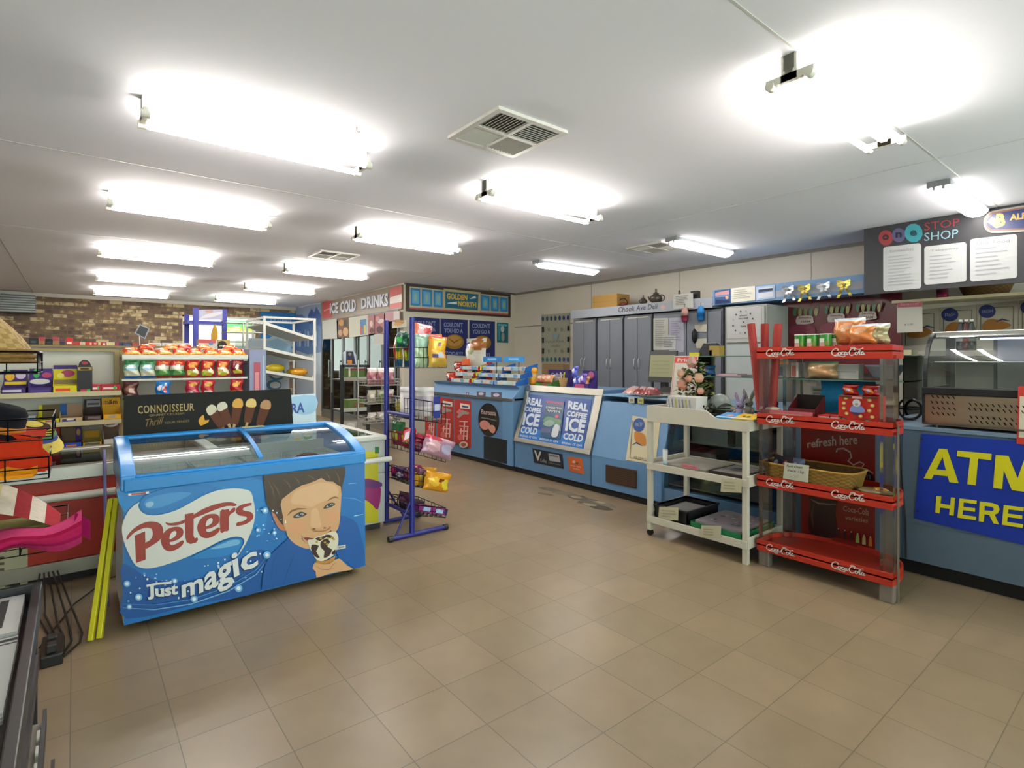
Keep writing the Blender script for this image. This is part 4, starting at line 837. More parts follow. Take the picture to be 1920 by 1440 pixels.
# slate price flag on a stem
t = thing('price_flag', 'small dark slate square tilted on a white stem above the peg bay', 'sign', (xa(262, y2), y2 + .1, zt))
xs_, zs_ = xa(262, y2 + .1), za(642, xa(262, y2 + .1), y2 + .1)
part(t, 'stem', G().tube([(xs_, y2 + .1, zt), (xs_ - .005, y2 + .1, zs_ + .15)], .006, '#c6c6c2', 6), 'plastic')
fn = PY(y2 + .09); g = G(); slab(g, fn, [(262, 607), (281, 616), (272, 636), (252, 625)], .01, '#8c8f90'); a = A(fn, g, dl=.0006); a.poly([(263, 610), (278, 617), (271, 633), (255, 624)], '#3b3f44')
part(t, 'slate', g, 'matte')
# chip cartons at right top of far shelf
tops(372, 408, 636, 'white red and green printed carton on the far shelf top by the blue frame', '#b9b3a8', [('r', 0, .7, .9, 1, '#b04a4c'), ('e', .2, .3, .25, .2, '#b5544e'), ('e', .65, .65, .12, .12, '#4a78a8'), ('e', .6, .2, .1, .1, '#3f7a48')], y=6.0, zb=1.44)
tops(409, 431, 637, 'gold carton with round black badge beside the white printed carton', '#a88c40', [('e', .35, .5, .42, .42, '#26231f'), ('r', .1, .45, .65, .55, '#a8a294')], y=6.0, zb=1.44)
# grey end panel with red card
g = G(); xe = xa(469, GY); g.box(xe, xe + .14, GY + .02, GY + .36, 0, za(655, xe, GY), '#7d83a0'); a = A(local((xe, GY + .02, 0), (1, 0, 0), (0, 0, 1)), g, l0=.001, dl=.0006)
a.rect(.035, 1.02, .09, 1.34, '#a33a4a').rect(.045, 1.05, .08, 1.25, '#c47c84').rect(.115, .9, .125, 1.4, '#a9c0cc')
single('end_panel', 'grey blue shelf end panel with a narrow red card', 'shelf end', g, 'paint')
# ================================================================ walk-in drink cooler
CX = CW
def cooler():
    t = thing('drinks_cooler', 'wall of glass fronted drink cooler doors under the ice cold drinks sign', 'cooler', (CX + .4, 11, 0))
    y0, y1, z0, z1 = CY + .16, 13.05, .12, 2.3; n = 6; w_ = (y1 - y0) / n
    part(t, 'base', G().box(CX - .02, CX + .1, y0, y1, 0, z0, '#6b665c'), 'paint')
    part(t, 'interior', G().box(CX + .75, CX + .77, y0, y1, z0, z1, '#7c8284').box(CX + .1, CX + .77, y0, y1, z0 - .02, z0, '#6d7274').box(CX + .1, CX + .77, y0, y1, z1, z1 + .02, '#8c9092').box(CX + .1, CX + .77, y0 - .02, y0, z0, z1, '#7c8284').box(CX + .1, CX + .77, y1, y1 + .02, z0, z1, '#7c8284'), 'paint')
    for i in range(n):
        a, b = y0 + i * w_, y0 + (i + 1) * w_
        d = part(t, 'cooler_door', G().box(CX - .03, CX + .02, a + .004, a + .05, z0, z1, '#5d6062').box(CX - .03, CX + .02, b - .05, b - .004, z0, z1, '#5d6062').box(CX - .03, CX + .02, a + .05, b - .05, z0, z0 + .07, '#5d6062').box(CX - .03, CX + .02, a + .05, b - .05, z1 - .07, z1, '#5d6062'), 'paint', bev=.003)
        part(d, 'door_glass', G().box(CX - .012, CX - .006, a + .05, b - .05, z0 + .07, z1 - .07, '#ffffff'), glass('cooler_glass', '#dbe6e8'))
        part(d, 'door_handle', G().box(CX - .07, CX - .05, a + .06, a + .085, .95, 1.35, '#9aa0a2').box(CX - .055, CX - .02, a + .065, a + .08, .97, 1.0, '#888888').box(CX - .055, CX - .02, a + .065, a + .08, 1.3, 1.33, '#888888'), 'metal')
        part(t, 'strip_light', G().box(CX + .06, CX + .085, a - .012, a + .03, z0 + .15, z1 - .15, '#ffffff'), emit('cooler_strip', '#dcecff', 2.6))
        for k in range(6):
            part(t, 'shelf', G().box(CX + .2, CX + .7, a + .02, b - .02, .42 + k * .3, .43 + k * .3, '#b9bcbc').box(CX + .19, CX + .2, a + .02, b - .02, .41 + k * .3, .45 + k * .3, '#c6cacc'), 'paint')
cooler()
# bottles on the cooler shelves: the ones that can be made out
def bottle_geo(h=.24, r=.033, c='#3b2015', cap='#c8322a', lab='#a9231f'):
    return G().lathe((0, 0, 0), [(.001, 0), (r * .92, 0), (r, .02), (r, h * .3), (r, h * .3), (r, h * .58), (r, h * .58), (r * .95, h * .66), (r * .42, h * .86), (r * .4, h * .92), (r * .44, h * .92), (r * .44, h), (.001, h)],
        [c, c, c, c, lab, lab, c, c, c, cap, cap, cap], 10)
cols = [('#3b2015', '#b8322a', '#a9231f', 'dark brown'), ('#cf7a22', '#d9d2c8', '#e0c24a', 'orange'), ('#4c8a3c', '#2f6a34', '#cfd8b8', 'green'), ('#c9d2d4', '#3a6ab0', '#7fa8cc', 'clear'), ('#7b2140', '#3a1a28', '#c8a2b0', 'plum')]
pro = {}
lvl = ['bottom', 'second', 'third', 'fourth', 'fifth', 'top']
for d_ in range(6):
    for k in (1, 3, 5):
        ci = (d_ * 2 + k) % 5; c = cols[ci]; yb = CY + .16 + d_ * .6483
        for q in range(3):
            if ci not in pro:
                pro[ci] = single('drink_bottle', '', 'bottle', bottle_geo(c=c[0], cap=c[1], lab=c[2]), 'plastic', 'bottles inside the glass fronted cooler', at=(0, 0, 0)); o = pro[ci]
            else: o = pro[ci].copy(); COL.objects.link(o)
            o.location = (CX + .26, yb + .16 + q * .16, .43 + k * .3 if k < 5 else .43 + 5 * .3)
            o['label'] = '%s bottle, %s of three on the %s shelf behind cooler door %s' % (c[3], ('right', 'middle', 'left')[q], lvl[k], ('nearest', 'second', 'third', 'fourth', 'fifth', 'farthest')[d_])
# fascia sign
def icecold(a):
    fn2 = a.fn
    a.poly([(605, 567), (623, 563.5), (623, 595), (605, 598)], '#b02a26').line([(607, 583), (614, 580), (621, 579)], 2, '#c98a80')
    a.poly([(731, 541), (753, 536), (753, 575), (731, 579)], '#b5342c').poly([(731, 558), (753, 551), (753, 566), (731, 570)], '#d8cdc8')
    for s_, x0, x1, t0, t1, b0, b1 in (('ICE', 618.5, 634, 569, 566, 588.5, 587.5), ('COLD', 638, 667, 565.5, 560, 586, 584), ('DRINKS', 677, 727.5, 558.5, 549, 579.5, 574)):
        a.text(s_, [(x0 + 1.6, b0 + 1.2), (x1 + 1.6, b1 + 1.2)], [(x0 + 1.6, t0 + 1.2), (x1 + 1.6, t1 + 1.2)], '#2c2a3a', .05)
        a.text(s_, [(x0, b0), (x1, b1)], [(x0, t0), (x1, t1)], '#c9ccd8', .04)
fn = PX(CX - .04)
def fasc(y0, y1): return [(0, 0)]
g = G().box(CX - .04, CX, CY + .02, 13.02, 2.27, 2.71, '#7f6b58')
a = A(fn, g, dl=.001); icecold(a)
single('fascia_sign', 'brown fascia sign lettered ICE COLD DRINKS between red squares', 'sign', g, 'paint')
g = G().box(CX - .02, CX, 13.03, 14.98, .3, 2.71, '#a3b0c0'); a = A(PX(CX - .02), g, dl=.001)
a.poly([(551, 577), (603, 566), (603, 650), (551, 652)], '#8f9fb8')
a.sp([(551, 600), (565, 590), (580, 600), (603, 598), (603, 660), (551, 655)], '#4d6b9a', 2)
a.poly([(578, 590), (584, 578), (589, 586), (593, 575), (603, 592), (603, 612), (578, 606)], '#31498c').line([(560, 577), (580, 571), (603, 568)], 2, '#c9d0d8')
for k in range(8): a.poly([(556 + 5 * k, 618 + 3 * (k % 3)), (559 + 5 * k, 618 + 3 * (k % 3)), (559 + 5 * k, 650), (556 + 5 * k, 650)], ['#7d94b8', '#a8b8cc', '#3f5d8c'][k % 3])
single('mural_panel', 'blue mountain mural panel at the far end beyond the cooler', 'mural', g, 'paint')
# paper notices under the fascia
def notice(lb, pts, col, fn_, art=None, cat='poster', name='poster', m='paper', group=None, th=.003, front=.0, dl=.0008):
    return board(name, lb, cat, fn_, pts, col, th, art, m, group, front=front, dl=dl)
fq = PX(CX - .075)
notice('blank white sheet left end under the ice cold drinks sign', [(604, 602), (631, 597), (632, 635), (605, 636)], '#bcbcb4', fq)
notice('brown food photo poster between two white sheets', [(633, 597), (654, 595), (655, 632), (634, 633)], '#6c4a30', fq, lambda a: a.ell(640, 605, 5, 6, '#b5813f').ell(648, 622, 5, 8, '#c59a6c').ell(638, 624, 4, 6, '#b8906a').rect(644, 600, 651, 612, '#3a2a22'))
notice('white poster with a blue red and yellow striped picture', [(654, 596), (690, 590), (690, 628), (655, 633)], '#c4c3b4', fq, lambda a: a.poly([(675, 600), (687, 598), (687, 626), (676, 628)], '#4a7aa6').poly([(676, 612), (679, 612), (679, 626), (676, 627)], '#c24a3a').poly([(682, 610), (686, 609), (686, 625), (682, 626)], '#d0c040'))
notice('pinkish meat poster left of the blue rack top', [(690, 592), (702, 590), (702, 625), (690, 627)], '#a06c6c', fq, lambda a: a.ell(696, 607, 3, 6, '#d0b8b4').ell(697, 620, 4, 5, '#5a3434'))
notice('second pinkish meat poster behind the blue rack post', [(703, 590), (720, 586), (720, 625), (703, 626)], '#9c6264', fq, lambda a: a.ell(714, 602, 6, 4, '#cdbab8', a=-.5).ell(712, 618, 6, 7, '#4c2c30').ell(708, 598, 4, 5, '#b88a8c'))
notice('pale pink strip poster under the right red square', [(722, 586), (750, 582), (750, 600), (722, 604)], '#b08488', fq, lambda a: a.poly([(738, 585), (749, 583), (749, 598), (738, 600)], '#c7c0be'))
notice('white notice low on the cooler door beside the blue rack', [(701, 628), (719, 627), (719, 646), (702, 647)], '#bab8ae', fq)
notice('white poster with a brown pastry above the blue rack basket', [(735, 603), (762, 600), (762, 613), (735, 616)], '#bcb9ad', PX(CX - .085), lambda a: a.ell(749, 604, 9, 4, '#a07a42').ell(746, 608, 7, 3, '#b88d50'))
# ---------------------------------------------------------------- golden north sign and posters on the cooler side wall
fg = PY(CY - .05)
def gold(a):
    a.poly([(768, 537), (953, 556), (953, 590), (768, 578)], '#b0a688')
    a.poly([(768, 576), (953, 588.5), (953, 591), (768, 579)], '#a34a4c')
    def pan(x0, x1, c='#2477b0'):
        t = lambda x: 537 + (x - 768) * .1027 + 2.5; b = lambda x: 576 + (x - 768) * .0676 - 3.5
        a.poly([(x0, t(x0)), (x1, t(x1)), (x1, b(x1)), (x0, b(x0))], c); return t, b
    for x0, x1 in ((770, 788), (791, 810), (813, 830)):
        t, b = pan(x0, x1); a.poly([(x0 + 3, t(x0) + 4), (x1 - 3, t(x1) + 4), (x1 - 3, b(x1) - 4), (x0 + 3, b(x0) - 4)], '#5fa3c4').ell((x0 + x1) / 2, (t(x0) + b(x0)) / 2 + 1, 3, 8, '#88a9a4')
    a.poly([(832, 541), (901, 548), (900, 586), (832, 580)], '#b3a87c'); a.poly([(835, 546), (897, 552), (896, 582), (835, 577)], '#155f7c')
    a.text('GOLDEN', [(838, 561), (876, 563.5)], [(838, 549), (877, 553)], '#c6a22c', .05).text('NORTH', [(859, 574), (893, 577)], [(859, 564), (893, 567)], '#c6a22c', .05)
    a.line([(881, 560), (892, 557)], [1, 5], '#d3d6d2').line([(839, 568.5), (857, 568)], [1, 5], '#d3d6d2')
    for x0, x1 in ((902, 918), (921, 935), (938, 952)):
        t, b = pan(x0, x1); a.poly([(x0 + 3, t(x0) + 4), (x1 - 3, t(x1) + 4), (x1 - 3, b(x1) - 4), (x0 + 3, b(x0) - 4)], '#4b93bb').ell((x0 + x1) / 2, (t(x0) + b(x0)) / 2 + 1, 3, 7, '#7ba392')
board('freezer_sign', 'long dark framed blue sign lettered GOLDEN NORTH with small ice cream pictures', 'sign', fg, [(763, 531), (957.5, 552), (957.5, 595), (763, 583)], '#3a2f28', .05, gold, 'paint', dl=.001)
fp = PY(CY - .012)
def pie(x, y, q, bot=True):
    def f(a):
        a.text("COULDN'T", [(x - 19 * q, y + 13), (x + 17 * q, y + 14)], [(x - 19 * q, y + 4), (x + 17 * q, y + 5)], '#8088ad', .03)
        a.text('YOU GO A', [(x - 18 * q, y + 24), (x + 17 * q, y + 25)], [(x - 18 * q, y + 15.5), (x + 17 * q, y + 16.5)], '#8088ad', .03)
        a.ell(x + 1, y + 41, 18 * q, 14, '#8a6424', 20).ell(x + 1, y + 39, 14 * q, 10, '#a87c34', 18).line([(x - 10 * q, y + 34), (x, y + 42), (x + 12 * q, y + 36)], [1, 3, 1], '#6a4416')
        if bot: a.text('TODAY?', [(x - 16 * q, y + 66), (x + 17 * q, y + 67)], [(x - 16 * q, y + 59), (x + 17 * q, y + 60)], '#8088ad', .03)
    return f
notice('dark blue pie poster behind the blue rack, leftmost of three', [(776, 594), (824, 597), (824, 664), (776, 662)], '#1d2560', fp, pie(798, 597, 1.1))
notice('dark blue pie poster with whole round pie, middle of three', [(826, 597), (877, 600), (877, 668), (826, 665)], '#1c245f', fp, pie(851, 600, 1))
notice('dark blue pie poster half behind a white bag, rightmost of three', [(880, 600), (928, 603), (928, 672), (880, 668)], '#1c245c', fp, pie(903, 602, .95))
notice('small teal poster with a white figure near the wall corner', [(932, 604.5), (953, 606), (953, 643), (932, 642)], '#1d5a68', fp, lambda a: a.poly([(934, 607), (951, 608), (951, 612), (934, 611)], '#4fa0ae').ell(942, 617, 3.5, 6, '#a8aca4').ell(943, 632, 3, 8, '#8a8e88').poly([(934, 612), (938, 612), (938, 638), (934, 638)], '#2c8496'))

# ================================================================ far window area
xg = xa(414, 17.5)
g = G().box(xg, 5.6, 17.5, 17.6, 2.17, 2.5, '#4f9a5c').box(xg, 5.6, 17.48, 17.5, 2.2, 2.30, '#7fbf3a').box(xg, 5.6, 17.48, 17.5, 2.13, 2.2, '#c9cf3a').box(xg, 5.6, 17.48, 17.5, 1.9, 2.12, '#9c9c94').box(xg, 5.0, 17.5, 17.6, .0, 1.9, '#8f8f88').box(xg + .1, 4.8, 17.45, 17.5, 1.45, 1.75, '#4b5158').box(4.1, 4.35, 17.44, 17.46, 1.05, 1.5, '#b06a58')
single('street_sign_board', 'green and yellow striped shopfront seen outside through the far window', 'shopfront', g, 'paint')
g = G().box(3.72, 4.6, FY - .04, FY - .01, 1.6, 2.585, '#1c67a2'); a = A(PY(FY - .04), g, dl=.001)
a.text('ice cream', [(506, 604), (545, 605)], [(506, 592), (545, 593)], '#6f9cc4', .02, .3); a.sp([(500, 640), (520, 625), (545, 630), (549, 650), (500, 652)], '#8fa3b6', 3)
single('poster', 'large blue poster hanging on the brick wall right of the window', 'poster', g, 'paper')
# blue framed display stand with a slanted header
yb = 9.4
def X_(px, y=yb): return xa(px, y)
def Z_(py, px, y=yb): return za(py, xa(px, y), y)
t = thing('display_stand', 'tall blue framed display stand with pale header in front of the far window', 'stand', (X_(385), yb, 0)); BL = '#2a2f92'
for px, py in ((350, 586), (421, 580)): x = X_(px, yb + .35) if px == 350 else X_(px); part(t, 'post', G().box(x - .03, x + .03, yb + (.32 if px == 350 else -.03), yb + (.38 if px == 350 else .03), 0, Z_(py, px), BL), 'paint')
x = X_(367); part(t, 'post', G().box(x - .035, x + .035, yb - .03, yb + .03, 0, Z_(577, 367), BL), 'paint')
part(t, 'shelf', G().box(X_(351), X_(423), yb, yb + .4, Z_(605, 380) - .02, Z_(605, 380) + .03, BL).box(X_(351), X_(423), yb, yb + .4, .9, .93, BL).box(X_(351), X_(423), yb, yb + .4, .4, .43, BL), 'paint')
fn = PY(yb - .02); g = G(); slab(g, fn, [(370, 581), (423, 580), (423, 600), (369, 600)], .02, '#a9aac4'); a = A(fn, g, dl=.001); a.poly([(372, 598), (385, 590), (405, 586), (420, 583), (420, 587), (400, 594)], '#c8c6cc').poly([(384, 582), (400, 582), (398, 586), (386, 586)], '#b08a72')
part(t, 'header_board', g, 'paper')
fn = PY(yb - .0); g = G(); slab(g, fn, [(402, 609), (405, 609), (407, 616), (409, 624), (409, 640), (397, 640), (397, 625), (400, 616)], .06, '#b88d28'); single('bottle_cutout', 'mustard coloured bottle shaped display in front of the far window', 'display', g, 'paper')
# white wire rack behind the peg bay
yw = 8.6
t = thing('wire_rack', 'low white wire rack between the blue stand and the bakery rack', 'rack', (xa(450, yw), yw, 0))
for px in (456, 474): x = xa(px, yw); part(t, 'post', G().tube([(x, yw, 0), (x, yw, za(604, x, yw))], .012, '#c9c9c2', 6), 'metal')
for py in (604, 622, 640): part(t, 'shelf', G().box(xa(425, yw), xa(495, yw), yw, yw + .35, za(py, 1.9, yw) - .01, za(py, 1.9, yw), '#c2c2ba'), 'metal')
# bakery rack with sloping shelves
ya0, ya1 = 7.0, 7.85; x0, x1 = 1.785, 2.385; zt = 1.885; W_ = '#c9c9c4'
t = thing('bakery_rack', 'tall white rack with four sloping empty bread shelves', 'rack', ((x0 + x1) / 2, 7.4, 0))
for x in (x0, x1):
    for y in (ya0, ya1): part(t, 'post', G().box(x - .014, x + .014, y - .014, y + .014, 0, zt, W_), 'paint', bev=.002)
part(t, 'top_frame', G().box(x0, x1, ya0 - .012, ya0 + .012, zt - .025, zt, W_).box(x0, x1, ya1 - .012, ya1 + .012, zt - .025, zt, W_).box(x0 - .012, x0 + .012, ya0, ya1, zt - .025, zt, W_).box(x1 - .012, x1 + .012, ya0, ya1, zt - .025, zt, W_), 'paint')
for k, (za_, zb_) in enumerate(((1.79, 1.61), (1.49, 1.35), (1.21, 1.10), (.93, .80))):
    g = G(); g.prism([(x0, ya0, za_), (x1 - .02, ya0, zb_), (x1 - .02, ya0, zb_ + .012), (x0, ya0, za_ + .012)], (0, ya1 - ya0, 0), '#a8a89e')
    g.bar((x0, ya0 - .005, za_ + .01), (x1 - .01, ya0 - .005, zb_ + .01), .012, .035, W_).bar((x0, ya1 + .005, za_ + .01), (x1 - .01, ya1 + .005, zb_ + .01), .012, .035, W_).box(x1 - .03, x1 - .018, ya0, ya1, zb_, zb_ + .06, W_)
    part(t, 'shelf', g, 'paint')
for i, (x, y, z, c, nm) in enumerate(((1.98, 7.25, 1.20, '#cdb42a', 'yellow'), (2.25, 7.2, 1.15, '#d09426', 'amber'), (2.3, 7.5, 1.14, '#d6c52c', 'bright yellow'))):
    single('bread_bag', nm + ' bread bag on the third sloping shelf of the white rack', 'bread', G().ball((0, 0, .055), .06, c, 10, (2.0, 1.1, .9)), 'foil', at=(x, y, z - .0))
g = G(); g.grid(lambda u, v: V((1.83 + .5 * u, 7.95 + .02 * math.sin(6 * u), .95 + .7 * v)), 4, 4, '#b9bfc6'); g.box(1.8, 2.35, 7.93, 7.96, .0, 1.62, '#aab4be'); a = A(PY(7.925), g, dl=.001)
a.ell(519, 700, 16, 13, '#4a7090').ell(519, 700, 12, 9, '#c3c8ca').ell(514, 722, 14, 10, '#4a7090').ell(516, 722, 10, 6, '#c8cccc').sp([(500, 645), (520, 635), (545, 650), (548, 668), (505, 665)], '#8fb0cc', 3)
single('backing_card', 'pale card with blue rings standing behind the bakery rack', 'card', g, 'paper')
g = G().box(-1.14, -.62, FY - .3, FY - .04, 2.3, 2.66, '#5b5b5b')
for k in range(7): g.box(-1.14, -.60, FY - .32, FY - .3, 2.32 + k * .048, 2.335 + k * .048, '#8e8e8c')
single('wall_heater', 'dark louvred box high on the brick wall at the left edge', 'vent', g, 'metal')
# ================================================================ blue wire basket stand
def wire_basket(t, x0, x1, y0, y1, zb, h, col='#24252b', slope=0, name='basket', nx=7, ny=8, r=.0026):
    g = G(); zf = zb - slope
    def P(x, y, z): q = (x - x0) / (x1 - x0); return (x, y, z - slope * q)
    for zz, rr in ((zb, r), (zb + h, r * 1.5), (zb + h * .5, r)):
        g.tube([P(x0, y0, zz), P(x1, y0, zz), P(x1, y1, zz), P(x0, y1, zz), P(x0, y0, zz)], rr, col, 5)
    for k in range(nx + 1):
        x = x0 + (x1 - x0) * k / nx; g.tube([P(x, y0, zb + h), P(x, y0, zb), P(x, y1, zb), P(x, y1, zb + h)], r, col, 4)
    for k in range(ny + 1):
        y = y0 + (y1 - y0) * k / ny; g.tube([P(x0, y, zb + h), P(x0, y, zb), P(x1, y, zb), P(x1, y, zb + h)], r, col, 4)
    return part(t, name, g, 'metal')
BLU = '#1b2076'
RXX, RY0, RY1 = 2.025, 3.76, 4.20
t = thing('basket_stand', 'blue framed stand holding five wire baskets of sweets beside the grey freezer', 'stand', (RXX, 3.98, 0))
part(t, 'post', G().tube([(RXX, RY0, .02), (RXX, RY0, 1.69)], .021, BLU, 12), 'plastic')
part(t, 'post', G().tube([(RXX, RY1, .02), (RXX, RY1, 1.69)], .021, BLU, 12), 'plastic')
for y in (RY0, RY1):
    part(t, 'foot', G().tube([(RXX - (.17 if y == RY0 else .02), y, .022), (RXX + .29, y, .022)], .018, BLU, 10), 'plastic')
    for x in ((RXX - .18, RXX + .30) if y == RY0 else (RXX + .30,)): part(t, 'foot_cap', G().tube([(x - .018, y, .022), (x + .018, y, .022)], .023, '#161616', 10), 'plastic')
part(t, 'crossbar', G().tube([(RXX, RY0, .93), (RXX, RY1, .93)], .016, BLU, 8), 'plastic'); part(t, 'crossbar', G().tube([(RXX, RY0, .17), (RXX, RY1, .17)], .014, BLU, 8), 'plastic')
part(t, 'brace', G().tube([(RXX - .14, RY0, .03), (RXX, RY0, .3)], .008, BLU, 6), 'plastic'); part(t, 'brace', G().tube([(RXX + .16, RY1, .03), (RXX, RY1, .3)], .008, BLU, 6), 'plastic')
LV = [(1.30, .16, .31, .0), (.90, .16, .30, .05), (.64, .13, .30, .10), (.385, .10, .30, .07), (.165, .08, .30, .07)]
for z, h, dx, sl in LV: wire_basket(t, RXX + .02, RXX + dx, RY0 + .0, RY1, z, h, slope=sl)
# tall sweets in the top basket
gp = 'sweets in the top wire basket'
bag('rainbow striped lolly packet, left of the top basket', RXX + .08, RY1 - .06, 1.305, .13, .25, .05, '#c8b41f', [('r', 0, .75, 1, 1, '#b5b2a0'), ('r', .15, .3, .4, .75, '#b93a22'), ('r', .5, .5, .9, .75, '#2f8a3c'), ('r', 0, 0, 1, .28, '#1f5a78'), ('e', .5, .4, .15, .2, '#d0481f')], group=gp, rz=R(-90))
bag('green and yellow lolly packet in the top basket', RXX + .12, RY1 - .17, 1.305, .13, .27, .05, '#5f8a2a', [('e', .5, .6, .3, .12, '#b8322a'), ('e', .4, .35, .2, .15, '#d6cc2c'), ('r', 0, 0, 1, .2, '#1c4c64'), ('r', 0, .82, 1, 1, '#2a6a3a')], group=gp, rz=R(-80))
bag('shiny green foil packet topping the top basket', RXX + .06, RY1 - .16, 1.46, .14, .13, .05, '#1f5a48', [('e', .5, .5, .3, .2, '#3fae5a'), ('e', .7, .7, .1, .1, '#a9c4bc')], group=gp, rz=R(-80))
bag('pale green tube sweets beside the front post', RXX + .09, RY0 + .03, 1.305, .15, .26, .04, '#8fa58c', [('r', .2, 0, .35, .6, '#b6c9a0'), ('r', .5, 0, .65, .6, '#a9c08c'), ('r', 0, .6, 1, 1, '#7f9c8c')], group=gp)
bag('large yellow and orange cereal snack bag at the right of the top basket', RXX + .225, RY0 - .0, 1.305, .17, .24, .06, '#c9932a', [('e', .5, .72, .36, .2, '#d8ae34'), ('e', .5, .74, .1, .07, '#7a4a8a'), ('e', .6, .4, .2, .1, '#b9b9c4'), ('e', .3, .38, .16, .08, '#584a6a'), ('r', 0, .92, 1, 1, '#c8543a'), ('r', .88, 0, 1, 1, '#b06a3a'), ('r', 0, 0, 1, .22, '#b5943a')], group=gp)
bag('pink and orange packet sticking up behind the blue post', RXX + .12, RY0 + .09, 1.46, .17, .19, .04, '#c96a50', [('r', .2, .55, 1, 1, '#c9a0a6'), ('e', .7, .75, .2, .15, '#b8404a'), ('e', .8, .3, .3, .25, '#8f98a8')], group=gp, ry=.15)
bag('red topped orange packet behind the large yellow bag', RXX + .24, RY0 + .09, 1.42, .16, .15, .05, '#b98a2c', [('r', 0, .6, 1, 1, '#c05a48'), ('e', .5, .8, .2, .1, '#7a2a2a')], group=gp)
# second basket: pale plastic jars and clear bags
gp = 'things in the second wire basket'
def tub(lb, x, y, z, r, h, c, lid, band=None, group=None, m='plastic', nm='jar'):
    g = G().lathe((0, 0, 0), [(.001, 0), (r * .95, 0), (r, .01), (r, h * .35), (r, h * .35), (r, h * .7), (r, h * .7), (r, h * .86)], [c, c, c, c, band or c, c, c], 14)
    o = thing(nm, lb, 'jar', (x, y, z), group)
    part(o, 'body', g, m, world=False); part(o, 'lid', G().lathe((0, 0, 0), [(r * 1.04, h * .86), (r * 1.04, h), (.001, h)], lid, 14), 'plastic', world=False); return o
tub('large pale plastic jar with blue band in the second basket', RXX + .16, RY0 + .09, .915, .075, .23, '#b0a9a8', '#bdb8b8', '#8c8892', gp)
tub('pale lidded tub behind the jar with blue band', RXX + .07, RY0 + .2, .925, .06, .22, '#b5afb0', '#c4c0c0', None, gp)
g = G(); g.box(-.03, .03, -.002, .002, 0, .17, '#1c2574').box(-.022, .022, -.0035, -.002, .06, .11, '#a9adbb'); single('jar_label', 'blue and white label card standing against the pale jar', 'label', g, 'paper', at=(RXX + .22, RY0 - .0, .90))
bag('clear bag of pale sweets beside the pale jar', RXX + .26, RY0 + .12, .87, .14, .13, .06, '#a8a098', [('e', .5, .6, .3, .2, '#c9bf98'), ('e', .4, .3, .2, .15, '#cfc9c0')], group=gp)
bag('small yellow and red packets bag, left of the second basket', RXX + .1, RY1 - .08, .91, .16, .12, .05, '#8a8a60', [('e', .5, .5, .3, .25, '#c0b03a'), ('e', .7, .3, .15, .15, '#a8452a')], group=gp, rz=R(-75))
bag('grey crinkled packet in the middle of the second basket', RXX + .12, RY1 - .2, .91, .14, .13, .05, '#77776a', [('e', .5, .5, .3, .2, '#b5b0a0'), ('r', 0, .8, 1, 1, '#8a3a34')], group=gp, rz=R(-70))
# third basket
gp = 'things in the third wire basket'
bag('green topped lolly bag in the third basket', RXX + .07, RY1 - .08, .655, 0.17, 0.20, 0.06, '#a02c48', [('r', 0, .6, 1, 1, '#2c6a3c'), ('e', .5, .4, .25, .2, '#c9b43a')], group=gp, rz=R(-80))
bag('red and yellow lolly bag in the third basket', RXX + .1, RY1 - .2, .65, 0.18, 0.16, 0.06, '#b5272c', [('e', .5, .5, .3, .25, '#c8b22f'), ('e', .3, .3, .1, .1, '#3a7a4a')], group=gp, rz=R(-80))
bag('wide clear pink sweet bag hanging over the third basket front', RXX + .2, RY0 - .01, .60, 0.29, 0.15, 0.06, '#a07a8c', [('e', .3, .5, .2, .3, '#c49aa4'), ('e', .75, .5, .2, .25, '#a9a4c0'), ('r', 0, .8, .5, 1, '#b03848')], group=gp, ry=.35)
bag('red striped packet leaning out of the third basket', RXX + .16, RY0 + .06, .68, 0.24, 0.07, 0.05, '#a01f38', [('r', .4, .2, .9, .8, '#c46a58')], group=gp, ry=.42)
g = G(); g.prism([(0, 0, 0), (.05, -.01, .02), (.065, -.01, .105), (.015, 0, .085)], (0, .004, 0), '#b9404c'); g.prism([(.012, -.0035, .015), (.045, -.0135, .03), (.054, -.0135, .085), (.022, -.0035, .07)], (0, .002, 0), '#c9c6d2'); single('price_tag', 'red bordered white tag clipped to the blue stand', 'label', g, 'paper', at=(RXX - .09, RY0 - .02, .74))
# fourth and fifth
gp = 'things in the fourth wire basket'
bag('purple foil packet in the fourth basket', RXX + .06, RY1 - .1, .39, 0.20, 0.10, 0.06, '#4c1c5c', [('e', .3, .6, .25, .3, '#b01f58'), ('e', .75, .4, .15, .2, '#cfc0cc')], group=gp, rz=R(-80))
bag('dark maroon packet at the left of the fourth basket', RXX + .1, RY1 - .22, .38, 0.18, 0.09, 0.06, '#5c1c34', [('e', .5, .5, .3, .2, '#8a3a5c')], group=gp, rz=R(-80))
bag('golden orange snack bag leaning out of the fourth basket', RXX + .2, RY0 + .0, .325, 0.24, 0.15, 0.06, '#c98a18', [('e', .35, .5, .2, .25, '#e0b43a'), ('e', .8, .4, .15, .3, '#d8c63a'), ('e', .6, .6, .1, .1, '#7a3a1c')], group=gp, ry=.28)
bag('second golden snack bag behind the leaning one', RXX + .14, RY0 + .08, .36, 0.20, 0.15, 0.06, '#c28c22', [('e', .5, .5, .3, .25, '#b5a03c'), ('e', .2, .8, .2, .2, '#5a2340')], group=gp, ry=.2)
o = carton('long purple box sliding out of the lowest basket', RXX + .18, RY0 - .0, .15, .27, .06, .05, '#7a1f6a', [('r', .15, .2, .4, .85, '#8fa8d0'), ('r', .6, .2, .85, .8, '#8fb8cc'), ('r', .92, 0, 1, 1, '#2a1c4c')]); o.rotation_euler = (0, R(17), 0)
